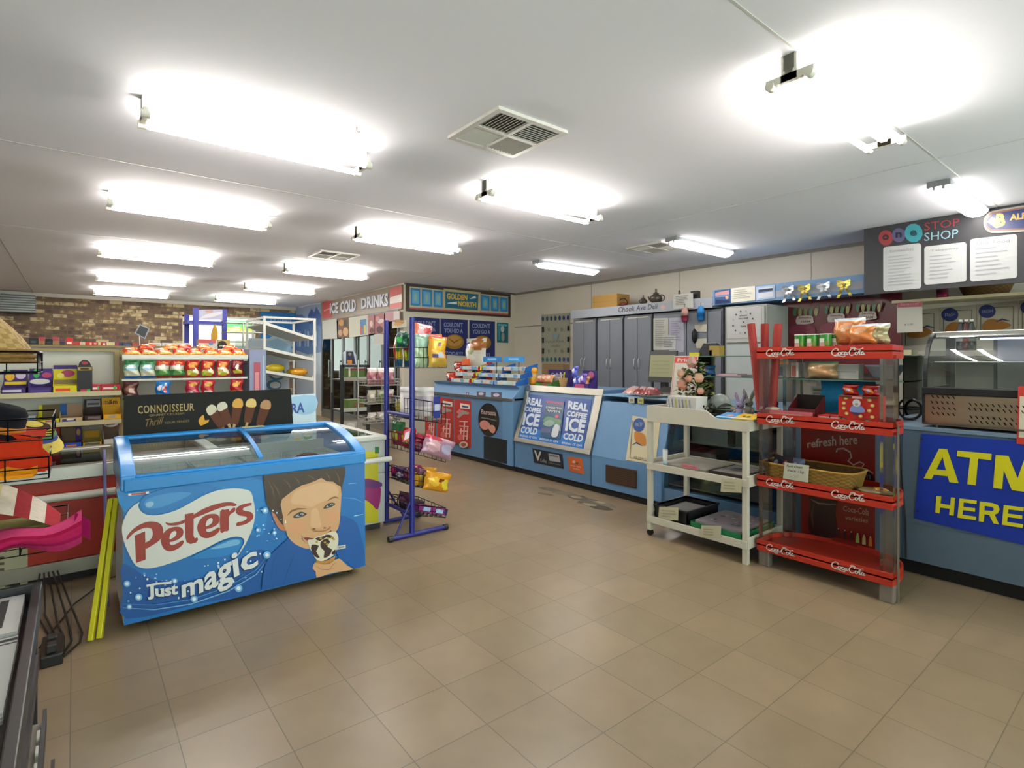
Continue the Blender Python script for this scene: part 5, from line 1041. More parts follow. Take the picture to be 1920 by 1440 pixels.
carton('dark purple carton at the back of the lowest basket', RXX + .14, RY0 + .2, .15, .16, .12, .05, '#3a2238', [('r', .2, .2, .8, .8, '#5c3a4c')])

for i, (x, y, z, c1, c2, nm) in enumerate(((.16, .33, .64, '#b8322f', '#c9b43a', 'red and yellow'), (.2, .22, .62, '#8a2c6a', '#c9a0b4', 'purple and pink'), (.22, .36, .37, '#a02058', '#cfc0cc', 'magenta and white'), (.24, .26, .36, '#5a2a5c', '#b0406a', 'plum and pink'), (.12, .34, .155, '#4a2238', '#8a5a6a', 'dark plum'), (.2, .40, .90, '#8a8a78', '#b8b04a', 'grey and yellow'))):
    bag(nm + ' packet deep in the blue basket stand, ' + ['third basket by the rear post', 'third basket middle', 'fourth basket rear', 'fourth basket middle', 'lowest basket rear', 'second basket rear'][i], RXX + x, RY0 + y, z - .02, .15, .13, .06, c1, [('e', .5, .5, .3, .25, c2)], group='packets deep in the blue basket stand', rz=R(-75))
# ================================================================ black framed gum stand
yk = 5.5
xk0, xk1 = xa(641, yk), xa(690, yk)
zk = za(684, xk0, yk)
t = thing('gum_stand', 'narrow black framed stand behind the blue basket stand', 'stand', ((xk0 + xk1) / 2, yk + .1, 0)); K = '#17181c'
for x in (xk0, xk1): part(t, 'post', G().box(x - .014, x + .014, yk - .014, yk + .014, 0, zk, K), 'paint')
part(t, 'top_bar', G().box(xk0, xk1, yk - .014, yk + .014, zk - .028, zk, K), 'paint')
for x in (xk0, xk1): part(t, 'post', G().box(x - .01, x + .01, yk + .26, yk + .28, 0, zk - .3, K), 'paint')
for z in (1.16, .84, .6): part(t, 'shelf', G().box(xk0, xk1, yk, yk + .27, z - .012, z, '#a9a8a0').box(xk0, xk1, yk - .004, yk, z - .02, z + .02, '#c3c0b8'), 'metal')
carton('green and red box on the upper shelf of the black framed stand', (xk0 + xk1) / 2 + .04, yk + .03, 1.16, .2, .16, .11, '#4c6a2c', [('r', 0, .8, 1, 1, '#8a3a4a'), ('r', 0, .2, .1, 1, '#c9bfa8')])
carton('green and brown box on the middle shelf of the black framed stand', (xk0 + xk1) / 2 + .03, yk + .03, .84, .18, .16, .1, '#5a7034', [('r', .3, .2, .9, .7, '#7a5a3c')])
bag('clear bag of white sweets on the low shelf of the black stand', (xk0 + xk1) / 2 + .02, yk + .1, .6, .24, .12, .08, '#b5aea4', [('e', .3, .5, .2, .3, '#cfc9c0'), ('e', .7, .4, .2, .2, '#a9a298')])
fn = PY(yk - .02); g = G(); slab(g, fn, [(644, 662), (650, 656), (663, 656), (668, 666), (669, 684), (646, 684)], .02, '#a9b2be'); a = A(fn, g, dl=.001); a.poly([(649, 659), (662, 659), (667, 683), (649, 682)], '#26253c').ell(656, 664, 3, 3, '#7a7a70').poly([(651, 675), (660, 675), (660, 683), (652, 683)], '#b5702c')
single('topper_card', 'dark blue topper card on the black framed stand', 'card', g, 'paper')
# pink sweets tray on white wire shelf (between the stands)
ym = 5.0; xm0, xm1 = xa(690, ym), xa(752, ym); zm = za(724, xm0, ym)
t = thing('wire_shelf_stand', 'white wire stand with trays of bagged sweets behind the blue rack', 'stand', ((xm0 + xm1) / 2, ym + .1, 0))
for x in (xm0 + .01, xm1 - .01): part(t, 'post', G().tube([(x, ym + .26, 0), (x, ym + .26, 1.36)], .008, '#b9b6ac', 6), 'metal')
for z in (zm, .93, .74): wire_basket(t, xm0, xm1, ym, ym + .25, z, .06, '#b5b3aa', nx=5, ny=4, name='wire_tray')
for i in range(3):
    xx = xm0 + .06 + i * .095
    bag('clear bag of pink musk sweets on the white wire stand, ' + ['left', 'middle', 'right'][i], xx, ym + .05, zm + .005, .1, .17, .07, '#a06a72', [('r', 0, .72, 1, 1, '#c4b8b2'), ('e', .3, .5, .2, .1, '#8a4a58'), ('e', .7, .4, .2, .1, '#c0949a'), ('e', .5, .2, .3, .1, '#8c5560')], group='musk sweet bags')
for i in range(3):
    bag('pale mixed sweet bag on the middle tray of the wire stand, ' + ['left', 'middle', 'right'][i], xm0 + .06 + i * .095, ym + .05, .935, .09, .13, .06, ['#a39c8c', '#8a8a72', '#a8a29a'][i], [('e', .5, .5, .3, .2, ['#c7bfae', '#5c6a48', '#8a4a44'][i])], group='mixed sweet bags')
    bag('clear sweet bag on the lowest tray of the wire stand, ' + ['left', 'middle', 'right'][i], xm0 + .06 + i * .095, ym + .05, .745, .09, .1, .06, ['#b0a8a0', '#9a9088', '#a89a98'][i], [('e', .5, .5, .3, .2, '#c9c2b8')], group='clear sweet bags')

# ================================================================ wire hat rack at the left edge
hx, hy = -.55, 2.75
t = thing('hat_rack', 'black wire basket rack of hats and bags cut by the left edge', 'rack', (hx, hy, 0))
part(t, 'pole', G().tube([(hx, hy, .02), (hx, hy, 1.75)], .02, K, 10), 'paint')
part(t, 'base', G().tube([(hx - .25, hy, .02), (hx + .25, hy, .02)], .018, K, 8).tube([(hx, hy - .25, .02), (hx, hy + .25, .02)], .018, K, 8), 'paint')
for z, x1 in ((1.32, -.10), (1.09, -.06), (.955, -.07), (.70, -.02)):
    wire_basket(t, hx + .03, x1, hy - .25, hy + .12, z, .075, K, nx=4, ny=4, r=.002)
# straw hat
def hat(lb, x, y, z, rc, rb, hc, c, band, m='wicker', tilt=(0, 0)):
    prof = [(rb, -.012), (rb * .85, -.004), (rc * 1.02, 0), (rc * 1.0, .015), (rc * .97, hc * .25), (rc * .93, hc * .25), (rc * .88, hc * .75), (rc * .7, hc * .97), (rc * .35, hc), (.001, hc)]
    cs = [c, c, band, band, band, c, c, c, c]
    o = single('hat', lb, 'hat', G().lathe((0, 0, 0), prof, cs, 28), m, 'hats on the wire rack', at=(x, y, z)); o.rotation_euler = (tilt[0], tilt[1], 0); return o
g = G()
def sh(u, v):
    a = 2 * math.pi * u; r = .17 * (1 - v ** 2.2 * .75) * (1 + .03 * math.sin(a * 9)); return V((r * math.cos(a) * 1.05, r * math.sin(a), .20 * v - .015 * math.sin(math.pi * v)))
g.grid(sh, 40, 12, lambda u, v: '#8f7544' if (int(u * 40) + int(v * 12)) % 2 else '#a68c58')
for k in range(3): g.tube([(.176 * math.cos(a) * 1.05, .176 * math.sin(a), .006 + k * .018) for a in [2 * math.pi * q / 24 for q in range(25)]], .008, '#7f5f30', 6, cap=False)
g.ball((0, 0, .19), .05, '#9c8250', 10, (1, 1, .35)); g.box(-.06, .03, -.03, .03, .2, .235, '#4a3340')
single('straw_hat', 'woven straw sun hat in the top basket at the left edge', 'hat', g, 'wicker', 'hats on the wire rack', at=(-.295, 2.66, 1.355))
hat('black cap with orange lining showing under the straw hat', -.21, 2.62, 1.125, .075, .10, .085, '#17171d', '#b5702a', 'cloth', (.1, .3))
bm = G(); bm.grid(lambda u, v: V((-.34 + .26 * u + .02 * math.sin(5 * v), 2.52 + .12 * math.sin(math.pi * u) * .4, .975 + .17 * v - .05 * u * v)), 8, 8, '#b83218'); bm.grid(lambda u, v: V((-.34 + .26 * u, 2.54 + .13 * v, .975 + .17 - .05 * u * (1 - v) - .03 * v)), 8, 4, '#a52c16'); bm.box(-.33, -.09, 2.53, 2.62, .975, 1.09, '#a92d15')
single('beach_bag', 'bright orange red cloth bag folded in the third basket', 'bag', bm, 'cloth')
g = G(); cs = ['#c9b45a', '#c9b45a', '#3c4a7a', '#4c7a4c', '#b5a04a', '#3a2c2a', '#c9b45a']
g.lathe((0, 0, 0), [(.11, 0), (.095, .02), (.085, .035), (.078, .05), (.07, .062), (.055, .075), (.03, .083), (.001, .085)], cs, 20); o = single('hat', 'striped yellow sun hat with blue and green bands behind the orange bag', 'hat', g, 'cloth', 'hats on the wire rack', at=(-.14, 2.84, 1.04)); o.rotation_euler = (.3, .2, 0)
g = G(); g.grid(lambda u, v: V((-.36 + .26 * u, 2.5 + .1 * v, .968 + .045 * math.sin(math.pi * v) * (1 - .3 * u) + .006 * math.sin(20 * u))), 10, 6, lambda u, v: '#d28c1c' if int(v * 6) % 2 else '#c67a16'); g.box(-.35, -.11, 2.5, 2.6, .962, .975, '#c67a16')
single('folded_bag', 'folded golden yellow bag under the orange red bag', 'bag', g, 'cloth')
g = G(); st = ['#b3a15c', '#2f2326', '#bdb071', '#4a3a3e', '#c4b67a', '#c9bfae', '#8a2a30', '#c7bcae', '#9c2c34']
g.grid(lambda u, v: V((-.40 + .36 * u, 2.47 + .2 * v, .765 + .165 * math.sin(math.pi * (.45 + .53 * u)) ** .8 * (.75 + .5 * v))), 18, 6, lambda u, v: st[min(8, int(u * 9))]); g.box(-.40, -.06, 2.52, 2.68, .72, .79, '#8f8550')
single('striped_bag', 'striped beach bag in cream brown and red above the pink cloth', 'bag', g, 'cloth')
g = G()
def pk(u, v):
    x = -.46 + .48 * u; z = .785 + .085 * max(0, u - .55) - .085 * v - .02 * math.sin(8 * u) * v + .012 * math.sin(13 * u); y = 2.46 + .0 * u - .04 * math.sin(math.pi * v) - .015 * math.sin(10 * u + 4 * v); return V((x, y, z))
g.grid(pk, 24, 8, lambda u, v: ['#b23862', '#8c1238', '#9c1c48', '#8a1545', '#a02a58'][min(4, int(v * 5))]); g.grid(lambda u, v: pk(u, 0) + V((0, .05 * v, .01 * math.sin(6 * u))), 24, 4, '#b83a66')
g.grid(lambda u, v: V((.0 + .045 * u, 2.45 + .05 * u, .835 - .07 * v - .05 * u)), 4, 4, '#7c0f44')
single('pink_cloth', 'magenta pink cloth bag draped over the lowest basket rim', 'cloth', g, 'cloth')
# ================================================================ blue service counters along the right
CB = '#4d6f90'; CBL = '#557ba0'; ST = '#a8a59c'
def prismx(g, prof, y0, y1, col):   # profile in (x,z), extruded along y
    return g.prism([(x, y0, z) for x, z in prof], (0, y1 - y0, 0), col)
# --- confectionery counter, slanted top front
k1a, k1b = 5.16, 7.15
t = thing('shop_counter', 'light blue counter with red posters and black oval sign, behind the blue basket stand', 'counter', (4.5, 6.1, 0), 'light blue shop counters')
part(t, 'cabinet', prismx(G(), [(FX, .07), (4.85, .07), (4.85, .86), (FX, .86)], k1a, k1b, CB), 'paint', bev=.004)
part(t, 'slanted_top', prismx(G(), [(FX - .01, .885), (FX + .10, 1.0), (4.2, 1.04), (4.85, 1.04), (4.85, .885)], k1a, k1b, CBL), 'paint', bev=.004)
part(t, 'trim_strip', G().box(FX - .022, FX + .02, k1a, k1b, .855, .885, '#9a9890'), 'metal')
part(t, 'kickboard', G().box(FX + .05, 4.8, k1a, k1b, 0, .07, '#16171a'), 'dark')
part(t, 'corner_panel', G().box(FX - .012, FX + .002, k1a, k1a + .2, .07, .86, CBL), 'paint')
part(t, 'vent_panel', G().box(FX - .016, FX + .002, ya(952, FX), ya(909, FX), .085, .375, '#464e56'), 'metal')
f1 = PX(FX - .004)
def redp(x0, x1):
    def f(a):
        w_ = x1 - x0; sk = lambda x: (x - 818) * .14
        a.poly([(x0 + w_ * .35, 751 + sk(x0)), (x1 - 2, 752 + sk(x1) - 2), (x1 - 2, 760 + sk(x1) - 2), (x0 + w_ * .35, 761 + sk(x0))], '#c9c3b4').poly([(x0 + w_ * .45, 755 + sk(x0)), (x1 - 5, 755 + sk(x1) - 2), (x1 - 5, 758 + sk(x1) - 2), (x0 + w_ * .45, 758.5 + sk(x0))], '#38456c')
        a.line([(x0 + w_ * .2, 778 + sk(x0)), (x0 + w_ * .5, 768 + sk(x0)), (x1 - 4, 766 + sk(x1))], [4, 9, 4], '#8a7f78').line([(x0 + w_ * .2, 770 + sk(x0)), (x0 + w_ * .4, 764 + sk(x0))], 7, '#b5656c')
        for k, (dx, L) in enumerate(((.35, 22), (.55, 34), (.75, 26))):
            xx = x0 + w_ * dx; a.line([(xx, 820 + sk(x0)), (xx + 2, 820 + sk(x0) - L)], 2.4, '#c59a90')
        for q in range(4): a.line([(x0 + w_ * .3, 785 + 9 * q + sk(x0)), (x0 + w_ * .8, 786 + 9 * q + sk(x0))], 1.8, '#c8a298')
        a.ell(x0 + w_ * .35, 815 + sk(x0), 5, 6, '#b9564e').poly([(x0 + w_ * .1, 824 + sk(x0)), (x1 - 6, 829 + sk(x1) - 2), (x1 - 6, 833 + sk(x1) - 1), (x0 + w_ * .1, 828 + sk(x0))], '#3d4a30').ell(x0 + w_ * .55, 829 + sk(x0), 8, 6, '#b3a796').ell(x0 + w_ * .55, 829 + sk(x0), 5, 3.5, '#8c4038')
    return f
for i, (x0, x1) in enumerate(((797, 817), (820, 850), (852, 883))):
    sk = lambda x: (x - 818) * .14
    board('poster', 'red food poster with pale script on the blue counter, ' + ['leftmost, partly behind the basket stand', 'middle one', 'rightmost one'][i], 'poster', f1, [(x0, 744 + sk(x0) * .9), (x1, 744 + sk(x1) * .9), (x1, 829 + sk(x1) * 1.25), (x0, 828 + sk(x0) * 1.2)], '#9c231b', .003, redp(x0, x1), 'paper', 'red posters on the counter', l0=.001, dl=.0006)
g = G(); a = A(f1, g, dl=.0006)
sl = lambda pts: [(x, y) for x, y in pts]
board('oval_sign', 'black oval sign with pale lettering and pink hams on the counter front', 'sign', f1, [(916 + 19.5 * math.cos(k * math.pi / 16), 787 + 31 * math.sin(k * math.pi / 16) + 2.2 * math.cos(k * math.pi / 16)) for k in range(32)], '#1b1715', .004,
      lambda a: a.text('Barossa', [(902, 776), (930, 780)], [(902, 767), (930, 770)], '#9c8480', .03).line([(902, 783), (916, 785), (931, 789)], 2, '#6c6a62').sp([(900, 792), (908, 788), (918, 794), (917, 803), (908, 806), (900, 800)], '#b0746a', 3).sp([(915, 800), (924, 797), (929, 804), (926, 812), (920, 810)], '#b5806c', 3), 'gloss', l0=.001, dl=.0006)
for lb, x0, x1, y0, y1 in (('small red round sticker on the counter slope', 874, 879, 735, 742), ('small dark label with pale drawing, left of two', 894, 910, 734, 743), ('small dark label with pale drawing, right of two', 921, 940, 735, 746)):
    board('label', lb + ' under the blue sweet trays', 'label', plane((FX + .0, 0, .9), (-1, 0, .72)), [(x0, y0), (x1, y0 + 1), (x1, y1 + 1), (x0, y1)], '#2a2438' if x0 > 880 else '#6a2c34', .003, (lambda x0, x1, y0, y1: (lambda a: a.ell((x0 + x1) / 2, (y0 + y1) / 2, (x1 - x0) * .3, (y1 - y0) * .28, '#9a92a0')))(x0, x1, y0, y1), 'paper', l0=.001, dl=.0006)

# --- steel framed iced coffee case, then plain blue case
def zat(x): return x
slo = [(FX, .385), (FX, .07), (4.95, .07), (4.95, 1.04), (4.36, 1.04)]
c2a, c2b = 3.885, 5.135
t = thing('deli_case', 'sloping blue deli case with steel framed REAL COFFEE ICE COLD panel', 'counter', (4.5, 4.5, 0), 'light blue shop counters')
part(t, 'cabinet', prismx(G(), slo, c2a, c2b, CB), 'paint', bev=.004)
N2 = V((-(1.04 - .385), 0, .21)).normalized(); PS = V((FX, 0, .385)); fs = plane(PS, N2)
def onslope(y, s, l=0): q = PS + (V((4.36, 0, 1.04)) - PS) * s; return V((q.x, y, q.z)) + N2 * l
def sbox(g, y0, y1, s0, s1, l0, l1, col): return g.prism([onslope(y0, s0, l0), onslope(y1, s0, l0), onslope(y1, s1, l0), onslope(y0, s1, l0)], N2 * (l1 - l0), col)
g = G(); sbox(g, c2a, c2b, -.01, .06, 0, .02, ST); sbox(g, c2a, c2b, .90, 1.01, 0, .02, ST); sbox(g, c2a, c2a + .10, .06, .90, 0, .02, ST); sbox(g, c2b - .07, c2b, .06, .90, 0, .02, ST)
part(t, 'steel_frame', g, 'metal', bev=.003)
part(t, 'kickboard', G().box(FX + .04, 4.9, c2a, c2b, 0, .07, '#17181a'), 'dark')
part(t, 'side_edge', G().box(FX - .004, FX + .004, c2a - .006, c2a + .006, .07, .39, '#3f5870'), 'dark')
fpn = plane(PS + N2 * .004, N2)
def cof(a):
    W = '#b9c4d2'
    a.poly([(980, 800), (1096, 822), (1092, 848), (968, 824)], '#1263ac')
    for (bx0, by0, bx1, by1, tx0, ty0, tx1, ty1, s_) in ((988, 758, 1016, 763, 989, 744.5, 1019, 749, 'REAL'), (984, 771, 1014, 775, 986, 761.5, 1015.5, 766, 'COFFEE'), (979, 797, 1009, 800.5, 983.5, 773, 1014, 777, 'ICE'), (975, 811, 1006, 816, 978, 799, 1009, 802.5, 'COLD'),
                                                      (1064, 766, 1102, 772.5, 1066, 751, 1105, 758, 'REAL'), (1062, 780, 1099, 786, 1064, 769, 1102, 776, 'COFFEE'), (1059, 808, 1095, 812.5, 1062, 782, 1100, 787, 'ICE'), (1055, 823, 1091, 830, 1057, 811, 1095, 815, 'COLD')):
        a.text(s_, [(bx0, by0), (bx1, by1)], [(tx0, ty0), (tx1, ty1)], W, .045)
    for (x0, x1, y0, y1) in ((974, 1006, 818, 823.5), (1011, 1046, 824.5, 830.5), (1053, 1090, 832, 838)): a.text('BRING IT ON', [(x0, y0), (x1, y1)], [(x0 + 1, y0 - 4), (x1 + 1, y1 - 4.2)], '#aab6c8', .03)
    a.poly([(1024, 750), (1058, 753), (1050, 824), (1012, 820)], '#1c4a6c').poly([(1024, 751), (1056, 755), (1055, 759), (1024, 755)], '#8c3a60').poly([(1023, 760), (1054, 762), (1053, 775), (1022, 773)], '#23384e')
    a.text('DARE TO', [(1024, 765.5), (1053, 768)], [(1024, 761.5), (1053, 764)], '#a9b2bc', .03).text('WIN', [(1026, 772), (1050, 774)], [(1026, 768), (1050, 770)], '#a9b2bc', .03)
    a.sp([(1018, 790), (1026, 781), (1040, 784), (1052, 788), (1048, 797), (1030, 796)], '#4f7a5a', 3).ell(1044, 781, 3.5, 3, '#c03a5a').sp([(1018, 795), (1030, 787), (1040, 793), (1030, 800)], '#7f948c', 3)
    a.poly([(1015, 802), (1033, 802), (1032, 812), (1013, 810)], '#4a5478').sp([(1036, 805), (1042, 795), (1048, 800), (1045, 818), (1034, 818)], '#b7bcc2', 3).line([(1048, 797), (1050, 808)], 2, '#a4acb4')
board('iced_coffee_poster', 'bright blue poster lettered REAL COFFEE ICE COLD twice inside the steel frame', 'poster', fpn, [(984.5, 738.5), (1110, 749), (1093, 849), (967, 824)], '#163f86', .003, cof, 'gloss', l0=.001, dl=.0006)
board('label', 'dark navy label with big white V below the coffee poster', 'label', f1, [(998, 840.5), (1054, 851.5), (1057, 879), (1001, 867)], '#14141f', .003, lambda a: a.text('V', [(1003, 863), (1014, 865)], [(1001, 844), (1015, 847)], '#a9a89c', .03).text('Coffee', [(1013, 866), (1025, 868.5)], [(1013, 859.5), (1025, 862)], '#8c8a80').poly([(1028, 850), (1048, 853), (1051, 867), (1030, 864)], '#8c8c90').poly([(1030, 852), (1046, 855), (1047, 858), (1030, 855)], '#55555c').text('OPEN LATE', [(1029, 869), (1051, 873)], [(1028, 866.5), (1051, 870.5)], '#77757c'), 'paper', l0=.001, dl=.0006)
board('label', 'square orange sticker below the coffee poster', 'label', f1, [(1064, 856), (1091, 860), (1095.5, 889), (1068, 883)], '#a9501e', .003, lambda a: a.ell(1076, 866, 3, 2.4, '#b59a90').ell(1082, 869, 2.6, 2.2, '#5c4038').text('order here', [(1070, 874), (1089, 877.5)], [(1070, 870), (1089, 873.5)], '#c08a78', .02).text('today', [(1074, 880), (1087, 882.5)], [(1074, 876), (1087, 878.5)], '#c08a78', .02), 'paper', l0=.001, dl=.0006)
c3a = 3.02
t = thing('deli_case', 'plain sloping blue case with brown vent grille, right of the steel framed case', 'counter', (4.5, 3.45, 0), 'light blue shop counters')
g = G(); prismx(g, slo[:3] + [(4.95, .93), (4.32, .93)], c3a, c2a - .008, CBL)
part(t, 'cabinet', g, 'paint', bev=.004); part(t, 'kickboard', G().box(FX + .04, 4.9, c3a, c2a, 0, .07, '#17181a'), 'dark')
part(t, 'top', G().box(4.33, 4.95, c3a, c2a - .01, .985, 1.0, '#7aa3c4').box(4.34, 4.37, c3a, c3a + .03, .93, .985, CB), 'paint')
v0, v1 = ya(1137, FX), ya(1194, FX); vz0, vz1 = .145, .315
g = G().box(FX - .012, FX + .004, v1, v0, vz0, vz1, '#4a3426')
for k in range(9): g.box(FX - .016, FX - .012, v1 + .01, v0 - .01, vz0 + .012 + k * .018, vz0 + .02 + k * .018, '#3a281d')
part(t, 'vent_grille', g, 'paint')
def pp(a):
    a.ell(1198, 797, 11, 13, '#22427c', 24).text('FRESH', [(1191, 800), (1206, 799)], [(1191, 793), (1206, 791)], '#8d9db4').sp([(1190, 810), (1202, 811), (1210, 818), (1210, 836), (1192, 828)], '#a0661c', 3).line([(1186, 834), (1193, 830), (1204, 836)], [1, 3, 1], '#26304f')
    a.line([(1186, 788), (1181, 858), (1213, 864)], 1.4, '#6a6450').text('ask here', [(1188, 858), (1206, 861)], [(1188, 854), (1206, 857)], '#4a483c').ell(1220, 826, 2, 2.5, '#3a3830')
board('poster', 'cream pie poster with blue round badge taped to the slope behind the white trolley', 'poster', plane(PS + N2 * .006, N2), [(1186, 779), (1238, 790), (1229, 872), (1173, 862)], '#b5ad90', .003, pp, 'paper', l0=.001, dl=.0006)
# --- glass fronted case behind the trolley
c4a = 1.95
t = thing('glass_case', 'low glass fronted case with steel trays, behind the white trolley', 'counter', (4.5, 2.5, 0), 'light blue shop counters')
part(t, 'base', G().box(FX + .02, 4.95, c4a, c3a, .07, .2, CB).box(4.9, 4.95, c4a, c3a, .2, .95, CB).box(FX + .1, 4.95, c3a - .02, c3a, .2, .95, '#33506e').box(FX + .1, 4.95, c4a, c4a + .02, .2, .95, '#33506e'), 'paint')
part(t, 'top', G().box(4.28, 4.95, c4a, c3a, .95, .985, '#6f95b5'), 'paint', bev=.003)
part(t, 'front_glass', G().poly([(FX + .03, c4a, .2), (FX + .03, c3a, .2), (4.28, c3a, .95), (4.28, c4a, .95)], '#ffffff'), glass('case_glass', '#cfdcdc'))
for z, x in ((.24, 4.22), (.42, 4.3), (.62, 4.36)): part(t, 'inner_shelf', G().box(x, 4.88, c4a + .03, c3a - .03, z - .01, z, '#8d9184'), 'metal')
part(t, 'kickboard', G().box(FX + .06, 4.9, c4a, c3a, 0, .07, '#17181a'), 'dark')
for i, (y, w_, z, h, c, nm) in enumerate(((2.72, .35, .62, .14, '#8f9392', 'long steel'), (2.32, .3, .62, .16, '#7f827d', 'tall grey'), (2.8, .3, .42, .1, '#777a72', 'low steel'), (2.35, .35, .42, .08, '#8a7a5c', 'tan'), (2.7, .4, .24, .08, '#777c74', 'flat steel'))):
    g = G().box(4.44, 4.74, y - w_ / 2, y + w_ / 2, z + .001, z + .01, c).box(4.44, 4.45, y - w_ / 2, y + w_ / 2, z + .01, z + h, c).box(4.73, 4.74, y - w_ / 2, y + w_ / 2, z + .01, z + h, c).box(4.45, 4.73, y - w_ / 2, y - w_ / 2 + .01, z + .01, z + h, c).box(4.45, 4.73, y + w_ / 2 - .01, y + w_ / 2, z + .01, z + h, c)
    single('food_tray', nm + ' food tray inside the glass case behind the trolley', 'tray', g, 'metal')
# --- blue counter behind the red stand
t = thing('shop_counter', 'grey blue counter front under the ATM HERE banner, right edge', 'counter', (4.6, .3, 0), 'light blue shop counters')
part(t, 'cabinet', G().box(FX, 5.0, -.9, c4a - .01, .09, .92, '#526475'), 'paint', bev=.005); part(t, 'worktop', G().box(FX - .01, 5.02, -.9, c4a - .01, .92, .945, '#677e93'), 'paint', bev=.004)
part(t, 'kickboard', G().box(FX + .05, 4.95, -.9, c4a, 0, .09, '#131416'), 'dark')
part(t, 'panel_joint', G().box(FX - .003, FX + .003, 1.17, 1.175, .09, .92, '#3f5266').box(FX - .003, FX + .003, -.9, 1.2, .33, .334, '#4a5d72'), 'paint')
def atm(a):
    a.text('A', [(1732, 898), (1797, 906)], [(1743, 841), (1786, 845)], '#cbc31c', .02) if 0 else None
    Y = '#cbc41a'
    a.poly([(1732, 897), (1761, 841), (1776, 842.5), (1797.5, 906), (1780, 904), (1777, 893), (1751, 890), (1746.5, 898.5)], Y).poly([(1756, 880), (1773.5, 882), (1767.5, 857)], '#0b2f95')
    a.poly([(1795, 845), (1859.5, 851), (1858.5, 863), (1834, 860), (1829.5, 910), (1813.5, 908), (1819, 858.5), (1794, 855.5)], Y)
    a.poly([(1867, 853), (1891, 855), (1908, 897), (1921, 860), (1960, 862), (1956, 930), (1938, 928), (1940, 885), (1921, 922), (1897, 919), (1882, 882), (1879, 917), (1862, 915)], Y)
    a.poly([(1756, 930), (1765, 931), (1763.5, 944), (1781.5, 947), (1783, 932.5), (1791, 933.5), (1788, 967), (1779.5, 965.5), (1780.8, 954), (1763, 951.5), (1761.8, 962.5), (1753.5, 961)], Y)
    a.poly([(1799, 934.5), (1831.5, 938.5), (1831, 945), (1807, 942), (1806.3, 950), (1828.5, 953), (1828, 959.5), (1805.5, 956.5), (1804.6, 965), (1830.5, 969), (1829.5, 975.5), (1795, 970.5)], Y)
    a.poly([(1837, 940), (1860, 943), (1871, 947), (1874.5, 955), (1871, 962.5), (1865, 965), (1873, 983), (1862.5, 981.5), (1855, 966), (1846, 964.5), (1844.5, 979), (1835, 977.5)], Y).poly([(1846.5, 948.5), (1860, 950.5), (1864, 954.5), (1861, 958.5), (1846, 956.8)], '#0b2f95')
    a.poly([(1882, 947), (1919.5, 951.5), (1919, 958.5), (1891, 955), (1890.3, 963), (1917, 966.5), (1916.5, 973), (1889.5, 969.5), (1888.5, 978.5), (1918.5, 983), (1917.5, 990), (1878.5, 984)], Y)
    for x, y in ((1729, 823), (1727.5, 879), (1720, 959)): a.ell(x, y, 2.4, 2.2, '#1a2350')
board('banner', 'blue banner with yellow letters ATM HERE on the counter front', 'sign', PX(FX - .006), [(1728, 813), (1970, 832), (1962, 1032), (1714, 972)], '#0b2f95', .004, atm, 'paint', dl=.0006)
